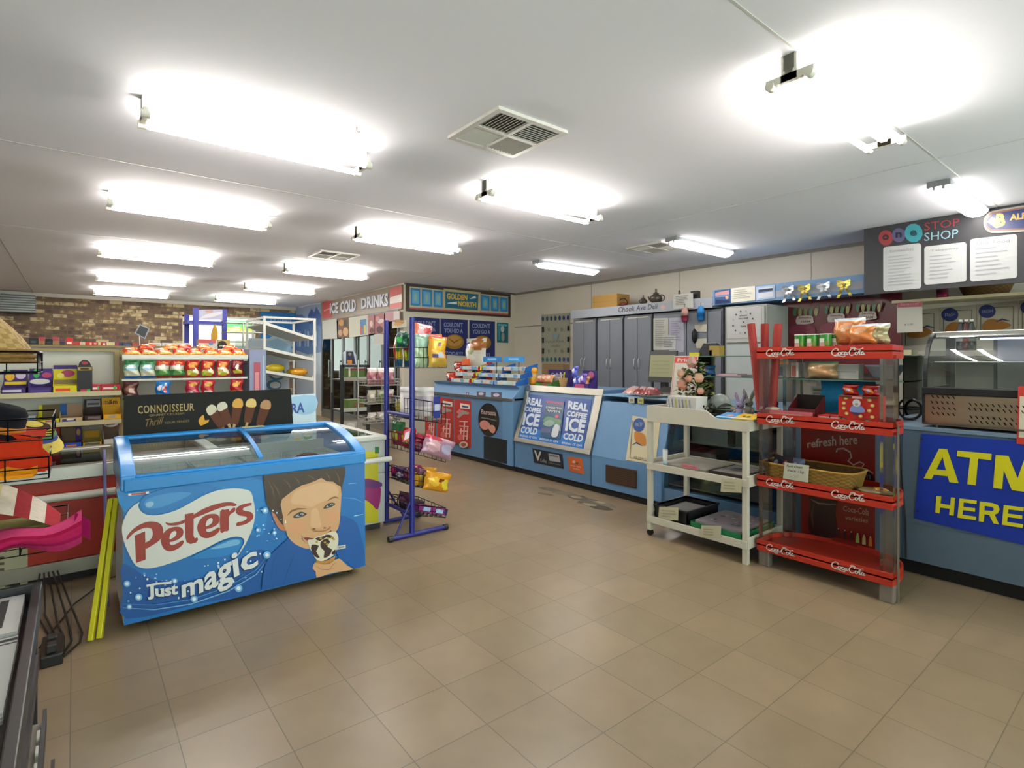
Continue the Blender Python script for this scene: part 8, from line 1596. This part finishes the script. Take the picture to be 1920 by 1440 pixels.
# ================================================================ red soft drink stand
def stand():
    x0, y0, y1 = 3.55, 1.05, 1.825; D = .40; RD = '#a52a18'
    t = thing('drink_stand', 'red four tier soft drink stand with grey clear posts and white script logos', 'stand', (x0 + .2, 1.45, 0))
    Z = [(.10, .172), (.527, .60), (.94, 1.013), (1.372, 1.447)]
    ym = (y0 + y1) / 2; hw = (y1 - y0) / 2
    def outline(inset=0):
        P = [(x0 + inset, y0 + inset), (x0 + .13, y0 + inset)] + [(x0 + .13 + (D - .13 - inset) * math.sin(a) ** .8, ym - (hw - inset) * math.cos(a) ** .8 * 1.0) for a in [math.pi / 2 * k / 8 for k in range(1, 9)]]
        Q = [(x, 2 * ym - y) for x, y in P[::-1]]; return P + Q[1:]
    for za_, zb_ in Z:
        g = G(); o1, o2 = outline(), outline(.012)
        g.prism([(x, y, zb_ - .028) for x, y in o1], (0, 0, -.008), '#8c2416'); n = len(o1)
        for i in range(n):
            j = (i + 1) % n; g.prism([(o1[i][0], o1[i][1], za_), (o1[j][0], o1[j][1], za_), (o2[j][0], o2[j][1], za_), (o2[i][0], o2[i][1], za_)], (0, 0, zb_ - za_), RD)
        s_ = part(t, 'shelf', g, 'plastic')
        for (pa, pb) in ((1436, 1490), (1558, 1622)):
            def yy(px, z): y = ya(px, x0); return HOR - (z - EYE) * F_PX / (SA * x0 + CA * y)
            a = A(PX(x0)); a.coke([(pa, yy(pa, za_ + .016)), (pb, yy(pb, za_ + .016))], [(pa, yy(pa, zb_ - .012)), (pb, yy(pb, zb_ - .012))], '#c4bdb8', .1)
            part(s_, 'lettering', a.g, 'paper', label='white script lettering')
    for (x, y) in ((x0 + .01, y0 + .0), (x0 + .01, y1 - .075), (x0 + .25, y0 + .06), (x0 + .25, y1 - .12)):
        part(t, 'foot', G().box(x, x + .055, y, y + .07, 0, .10, '#6f655c'), 'plastic', bev=.006)
        for (p, q) in ((.172, .527), (.60, .94), (1.013, 1.372)):
            part(t, 'clear_post', G().box(x, x + .05, y, y + .065, p - .03, q + .02, '#ffffff'), glass('smoky_plastic', '#f4f0ec', 2.6, .12))
    part(t, 'corner_edge', G().box(x0 + .064, x0 + .075, y0 - .010, y0 - .002, .0, 1.0, '#7d7264'), 'plastic')
    # printed back panel
    xb = x0 + .385; fn = PX(xb); g = G(); slab(g, fn, [(1502, 800), (1641, 812), (1641, 1035), (1502, 998)], .005, '#6e140e')
    a = A(fn, g, dl=.0006)
    a.text('refresh here', [(1514, 840), (1562, 836), (1608, 833)], [(1513, 826), (1562, 817), (1607, 815)], '#a08c80', .02)
    a.line([(1568, 848), (1570, 842), (1582, 841), (1594, 848), (1596, 858), (1590, 864), (1600, 872), (1612, 866), (1620, 870), (1614, 880)], 3, '#94867c').sp([(1596, 895), (1605, 880), (1620, 876), (1634, 884), (1640, 900), (1640, 905), (1598, 905)], '#1a1012', 3)
    a.line([(1598, 880), (1610, 876), (1626, 880), (1637, 888)], 2, '#94867c').text('mm', [(1605, 897), (1632, 899)], [(1605, 889), (1632, 890)], '#6c625e')
    a.sp([(1518, 930), (1520, 945), (1517, 965), (1520, 1000), (1565, 1008), (1569, 985), (1566, 960), (1570, 935), (1545, 938)], '#241010', 3).line([(1520, 936), (1535, 944), (1568, 946)], [1, 3, 1], '#8a6a60').line([(1526, 945), (1522, 965), (1525, 990)], [2, 4, 2], '#4a3534')
    a.text('Coca-Cola', [(1581, 958), (1629, 967)], [(1581, 948), (1630, 954)], '#9c7a6c', .01).text('varieties', [(1585, 974), (1627, 981)], [(1585, 967), (1628, 972)], '#9c7a6c', .01)
    for k, c in enumerate(('#3a1a18', '#2c1414', '#3a1616', '#7c9a4a', '#a8a070', '#a8642c')):
        xx = 1572 + 12 * k; yy_ = 990 + 3.2 * k; a.poly([(xx - 3.5, yy_ + 18), (xx + 3.5, yy_ + 19), (xx + 3, yy_ + 6), (xx + 1, yy_), (xx - 1, yy_), (xx - 3, yy_ + 6)], c).ell(xx, yy_ + 1, 1.4, 1.4, '#b0a8a4', 6)
    part(t, 'back_panel', g, 'gloss')
stand()
ZS = [.146, .574, .987, 1.421]
ys_ = lambda px, x: ya(px, x)
# rolled red tubes standing in the left end
for i, (px, lean, x) in enumerate(((1408, .20, 3.66), (1434, .0, 3.72), (1459, -.19, 3.68))):
    yb_ = ya(1434, x) + (.01, 0, -.03)[i]; yt_ = ya(px, x); zt_ = za(607, x, yt_)
    g = G(); c0 = V((x, yb_ + (0.02, 0, -.02)[i], 1.02)); c1 = V((x, yt_, zt_)); g.tube([c0, c1], .026, '#8c2a24', 16); d = (c1 - c0).normalized(); g.tube([c1 - d * .002, c1 + d * .001], .019, '#5a1714', 12)
    single('rolled_poster', ['left leaning', 'upright middle', 'right leaning'][i] + ' red rolled tube standing in the red stand', 'tube', g, 'paper', 'red rolled tubes')
# crisp tubes on top
for i, (px, lb) in enumerate(((1501, 'leftmost'), (1524, 'second'), (1548, 'third'), (1565, 'fourth, half hidden by the peach snack bags'))):
    x = 3.63; t = thing('snack_can', 'green crisp can on the red stand top, ' + lb, 'can', (x + (.05 if i == 3 else 0), ya(px, x), ZS[3]), 'green crisp cans'); r, h = .0345, .105
    part(t, 'can_body', G().lathe((0, 0, 0), [(.001, 0), (r, 0), (r, .012), (r, .018), (r, .045), (r, .065), (r, h - .01), (r, h - .004)], ['#8a8f80', '#3f8a2c', '#2f7a24', '#2f7a24', '#2f7a24', '#2f7a24', '#2f7a24'], 20), 'gloss', world=False)
    def lab(u, v, a0, a1, z0, z1_): a_ = math.pi - .35 + a0 + (a1 - a0) * u; return V(((r + .0006) * math.cos(a_), (r + .0006) * math.sin(a_), z0 + (z1_ - z0) * v))
    g = G(); g.grid(lambda u, v: lab(u, v, -.55, .55, .022, .048), 8, 2, '#b8877c'); g.grid(lambda u, v: lab(u, v, -.5, .5, .05, .076), 8, 3, '#b9bfb4'); g.grid(lambda u, v: lab(u, v, .7, 1.2, .03, .06), 4, 2, '#6a7a2c'); part(t, 'can_label', g, 'paper', world=False)
    part(t, 'can_lid', G().lathe((0, 0, 0), [(r + .001, h - .006), (r + .001, h), (.001, h)], ['#a8b0a0', '#a0443a'], 20), 'plastic', world=False)
carton('low red tray lettered in white under the peach snack bags', 3.60, ya(1612, 3.60), ZS[3], .27, .16, .035, '#8c2028', [('t', 'mackintosh', .3, .3, .85, .8, '#b0a09c'), ('e', .12, .5, .08, .35, '#a86a68')], rz=R(-90))
bg = [('e', .3, .4, .22, .2, '#c48452'), ('e', .7, .35, .2, .2, '#bb7440'), ('e', .5, .7, .2, .14, '#c99470'), ('r', 0, .86, 1, 1, '#a9adb4'), ('e', .4, .55, .08, .06, '#c9b8a4')]
bag('clear bag of peach coloured snacks on the top tier, left one', 3.66, ya(1592, 3.66), ZS[3] + .036, .17, .16, .07, '#b06c3c', bg, rz=R(-90), ry=0)
bag('clear bag of peach coloured snacks on the top tier, right one', 3.64, ya(1617, 3.64), ZS[3] + .036, .15, .12, .07, '#b9743f', bg, rz=R(-90))
bag('clear bag of cream speckled nuts on the top tier, right end', 3.66, ya(1640, 3.66), ZS[3] + .036, .15, .12, .06, '#8f8462', [('e', .2 + .2 * (k % 4), .2 + .2 * (k // 4), .06, .06, '#b9ae8c') for k in range(16)] + [('r', 0, .88, 1, 1, '#a9b0b4')], rz=R(-90))
single('lime_packet', 'bright green packet behind the nut bag on the red stand top', 'packet', bag_geo(.15, .15, .04, '#3c7a1c', [('r', 0, .4, .8, .7, '#8fae2c')]), 'foil', at=(3.78, ya(1632, 3.78), ZS[3]), rz=R(-90))
# second tier
g = G().box(-.002, .002, -.165, .165, 0, .05, '#a8545a').box(-.003, -.002, -.1, .1, .015, .03, '#8f8f84'); single('shelf_strip', 'pink and grey shelf strip standing at the front of the third tier', 'label', g, 'paper', at=(3.572, ya(1473, 3.572), ZS[2]), rz=0)
g = G().lathe((0, 0, 0), [(.03, 0), (.045, .03), (.045, .03), (.05, .045), (.04, .06), (.001, .064)], ['#8f4a1c', '#8f4a1c', '#b0a48c', '#b0a48c', '#b0a48c'], 14); single('candle_cup', 'small amber cup with cream top at the left of the third tier', 'cup', g, 'gloss', at=(3.64, ya(1449, 3.64), ZS[2]))
single('plum_figure', 'little plum coloured toy behind the amber cup', 'toy', G().ball((0, 0, .035), .025, '#3c1a2c', 8, (1, 1, 1.3)).ball((0, 0, .08), .018, '#5a1f38', 8), 'cloth', at=(3.72, ya(1455, 3.72), ZS[2]))
t = tray('dark red open slant box with empty black inside on the third tier', 3.60, ya(1503, 3.60), ZS[2], .17, .14, .15, '#5a1218', .15, '#211414', inside='#1c1413', fops=[('r', .1, .1, .9, .5, '#8c7a3a'), ('e', .35, .55, .15, .12, '#2fae2c'), ('r', .55, .45, .85, .6, '#a88a88')]); facing(t)
for i, px in enumerate((1545, 1567)):
    carton('flat bright red pack with dark picture on the third tier, ' + ['left', 'right'][i], 3.58, ya(px, 3.58), ZS[2], .075, .13, .038, '#b02616', [('e', .5, .3, .3, .25, '#3a1a14'), ('r', .1, .6, .9, .85, '#b5948c')], rz=R(-90), group='flat red packs')
yb_ = ya(1608, 3.58)
t = thing('party_box', 'large red party bag box with white figure and yellow rings on the third tier', 'box', (3.58, yb_, ZS[2]), rz=R(-90)); w_, d_, h_ = .205, .13, .165
g = G().box(-w_ / 2, w_ / 2, 0, d_, 0, h_, '#a51e14'); a = A(local((-w_ / 2, 0, 0), (1, 0, 0), (0, 0, 1)), g, l0=.0008, dl=.0004)
for x_, z_ in ((.04, .15), (.03, .12), (.03, .09), (.045, .06), (.165, .145), (.18, .115), (.165, .085), (.18, .05), (.12, .05)): a.ell(x_, z_, .011, .010, '#b59a52', 10).ell(x_, z_, .005, .0045, '#c9b884', 8)
a.sp([(.065, .075), (.07, .1), (.085, .11), (.115, .11), (.135, .1), (.142, .075), (.10, .07)], '#6c78a8', 3).ell(.1, .125, .022, .022, '#a9adb0', 14).ell(.1, .118, .010, .008, '#8a7a6c', 8).rect(.08, .058, .12, .068, '#2a2c5c').rect(0, h_ - .012, w_, h_, '#4a2c18').rect(.075, h_ - .014, .13, h_ - .002, '#b08c86')
for x_ in (.03, .155): a.ell(x_, .02, .024, .016, '#3a3a3c', 12).ell(x_, .022, .012, .008, '#8a8a50', 8)
part(t, 'box_body', g, 'paper', world=False)
for i, (dx, z) in enumerate(((-.055, .0), (.05, -.004))):
    single('party_bag', 'red foil bag sticking out of the top of the party box, ' + ['left', 'right'][i], 'snack bag', bag_geo(.085, .07, .05, '#8c1a18', [('e', .5, .4, .3, .25, '#c46a2c'), ('e', .5, .45, .12, .12, '#8f94b8'), ('r', 0, .85, 1, 1, '#2a1412')]), 'foil', 'red foil bags in the party box', at=(3.63, yb_ - dx, ZS[2] + h_ + .001 + z * 0), rz=R(-90))
# third tier: wicker basket with gloves, pastry
ba, bb = ya(1422, 3.60), ya(1608, 3.60); cy = (ba + bb) / 2; hl = (ba - bb) / 2 - .01
def wick(u, v): return '#6f5426' if (int(u * 64) + int(v * 10)) % 2 else '#86682f'
g = G()
def rect_ring(u, v, sx, sy, flare=.1, h=.11):
    a_ = 2 * math.pi * u; c, s_ = math.cos(a_), math.sin(a_); n = 5; r = (abs(c) ** n + abs(s_) ** n) ** (-1 / n); k = 1 - flare + flare * v; return V((sx * r * c * k, sy * r * s_ * k, h * v))
g.grid(lambda u, v: rect_ring(u, v, .15, hl), 64, 10, wick); g.grid(lambda u, v: rect_ring(1 - u, v, .142, hl - .01), 64, 6, '#5a431f')
g.grid(lambda u, v: V((.14 * (2 * v - 1) * .88, (hl - .01) * (2 * u - 1) * .88, .004)), 6, 4, '#54401f')
g.tube([rect_ring(k / 64, 1, .148, hl - .004) for k in range(65)], .007, '#9a7636', 6, cap=False)
t = thing('wicker_basket', 'rectangular tan wicker basket with a handwritten card on the second tier', 'basket', (3.71, cy, ZS[1]))
o = part(t, 'basket_body', g, 'wicker', world=False)
part(t, 'basket_handle', G().tube([(-.02, hl - .02, .10), (-.02, hl - .01, .14), (-.02, hl - .06, .16), (-.02, hl - .11, .14), (-.02, hl - .14, .10)], .006, '#5c2f1c', 6), 'wicker', world=False)
fn = PX(3.549); g = G(); slab(g, fn, [(1471, 867), (1517, 873), (1515, 905), (1468, 897)], .002, '#a9a999'); a = A(fn, g, dl=.0006)
a.text('Pork Chops', [(1474, 877), (1504, 880)], [(1475, 871), (1506, 874)], '#3c3c3a', .01, .2).text('Pack 1kg', [(1476, 885), (1508, 889)], [(1477, 880), (1508, 883)], '#4a4a46', .01, .2).text('5.50', [(1481, 895), (1497, 897)], [(1481, 889), (1497, 891)], '#8f8f84', 0, .2)
part(t, 'price_card', g, 'paper', label='white handwritten card')
for i, (px, c, lb) in enumerate(((1461, '#2a2c36', 'dark patterned glove pair at the left in the wicker basket'), (1478, '#3a2a30', 'dark maroon glove bundle in the wicker basket'), (1496, '#5a6078', 'blue grey glove bundle standing in the wicker basket'))):
    single('glove_bundle', lb, 'gloves', bag_geo(.08, .13, .05, c, [('e', .4, .6, .2, .2, ['#77788a', '#9c5a5c', '#77809c'][i])]), 'cloth', 'glove bundles in the basket', at=(3.68, ya(px, 3.68), ZS[1] + .02), rz=R(-90))
g = G().ball((0, 0, .02), .06, '#7a6a4a', 12, (1, 1.6, .35)).ball((0, -.03, .035), .03, '#b5802c', 8, (1, 1.4, .5)); single('pastry_pack', 'flat wrapped pastry in a black tray at the right of the second tier', 'pastry', g, 'foil', at=(3.65, ya(1640, 3.65), ZS[1] + .002))
# stained patch where the floor vinyl is worn in front of the steel framed case
g = G(); f0 = PZ(0.0006)
a = A(lambda x, y, l: PZ(l)(x, y, 0), g, l0=.0008, dl=.0001); rn = random.Random(9)
for (x, y, rx, ry, c) in ((1035, 918, 32, 4, '#5c5648'), (1062, 926, 30, 4, '#6a6252'), (1090, 934, 30, 6, '#4c4840'), (1110, 944, 34, 6, '#5a5446'), (1128, 952, 24, 5, '#474339'), (1020, 926, 18, 2, '#635b4b'), (1142, 948, 20, 4, '#6c6454')):
    a.sp([(x + rx * math.cos(k * .7) * rn.uniform(.6, 1.1), y + ry * math.sin(k * .7) * rn.uniform(.5, 1.2) + (rx * math.cos(k * .7)) * .14) for k in range(9)], c, 2)
for (x, y, rx, ry) in ((1080, 932, 12, 2), (1105, 946, 14, 2.4), (1125, 942, 10, 2)): a.sp([(x + rx * math.cos(k * .9), y + ry * math.sin(k * .9) + rx * math.cos(k * .9) * .14) for k in range(7)], '#8a7f6a', 2)
o = struct('floor_stain', g, 'matte')
# large crinkled red bags piled at the left of the sweet racks
for i, (y, z, x) in enumerate(((6.78, 1.05, 4.30), (6.66, 1.13, 4.40), (6.86, 1.20, 4.48))):
    bag(['low', 'middle', 'high'][i] + ' red and cream biscuit bag piled left of the red ended rack', x, y, z, .26, .13, .09, '#9c2018', [('r', .1, .3, .6, .7, '#b8a894'), ('e', .8, .5, .15, .3, '#c4462a'), ('e', .3, .5, .1, .15, '#3a3a5c')], group='biscuit bags on the counter', rz=R(-90))
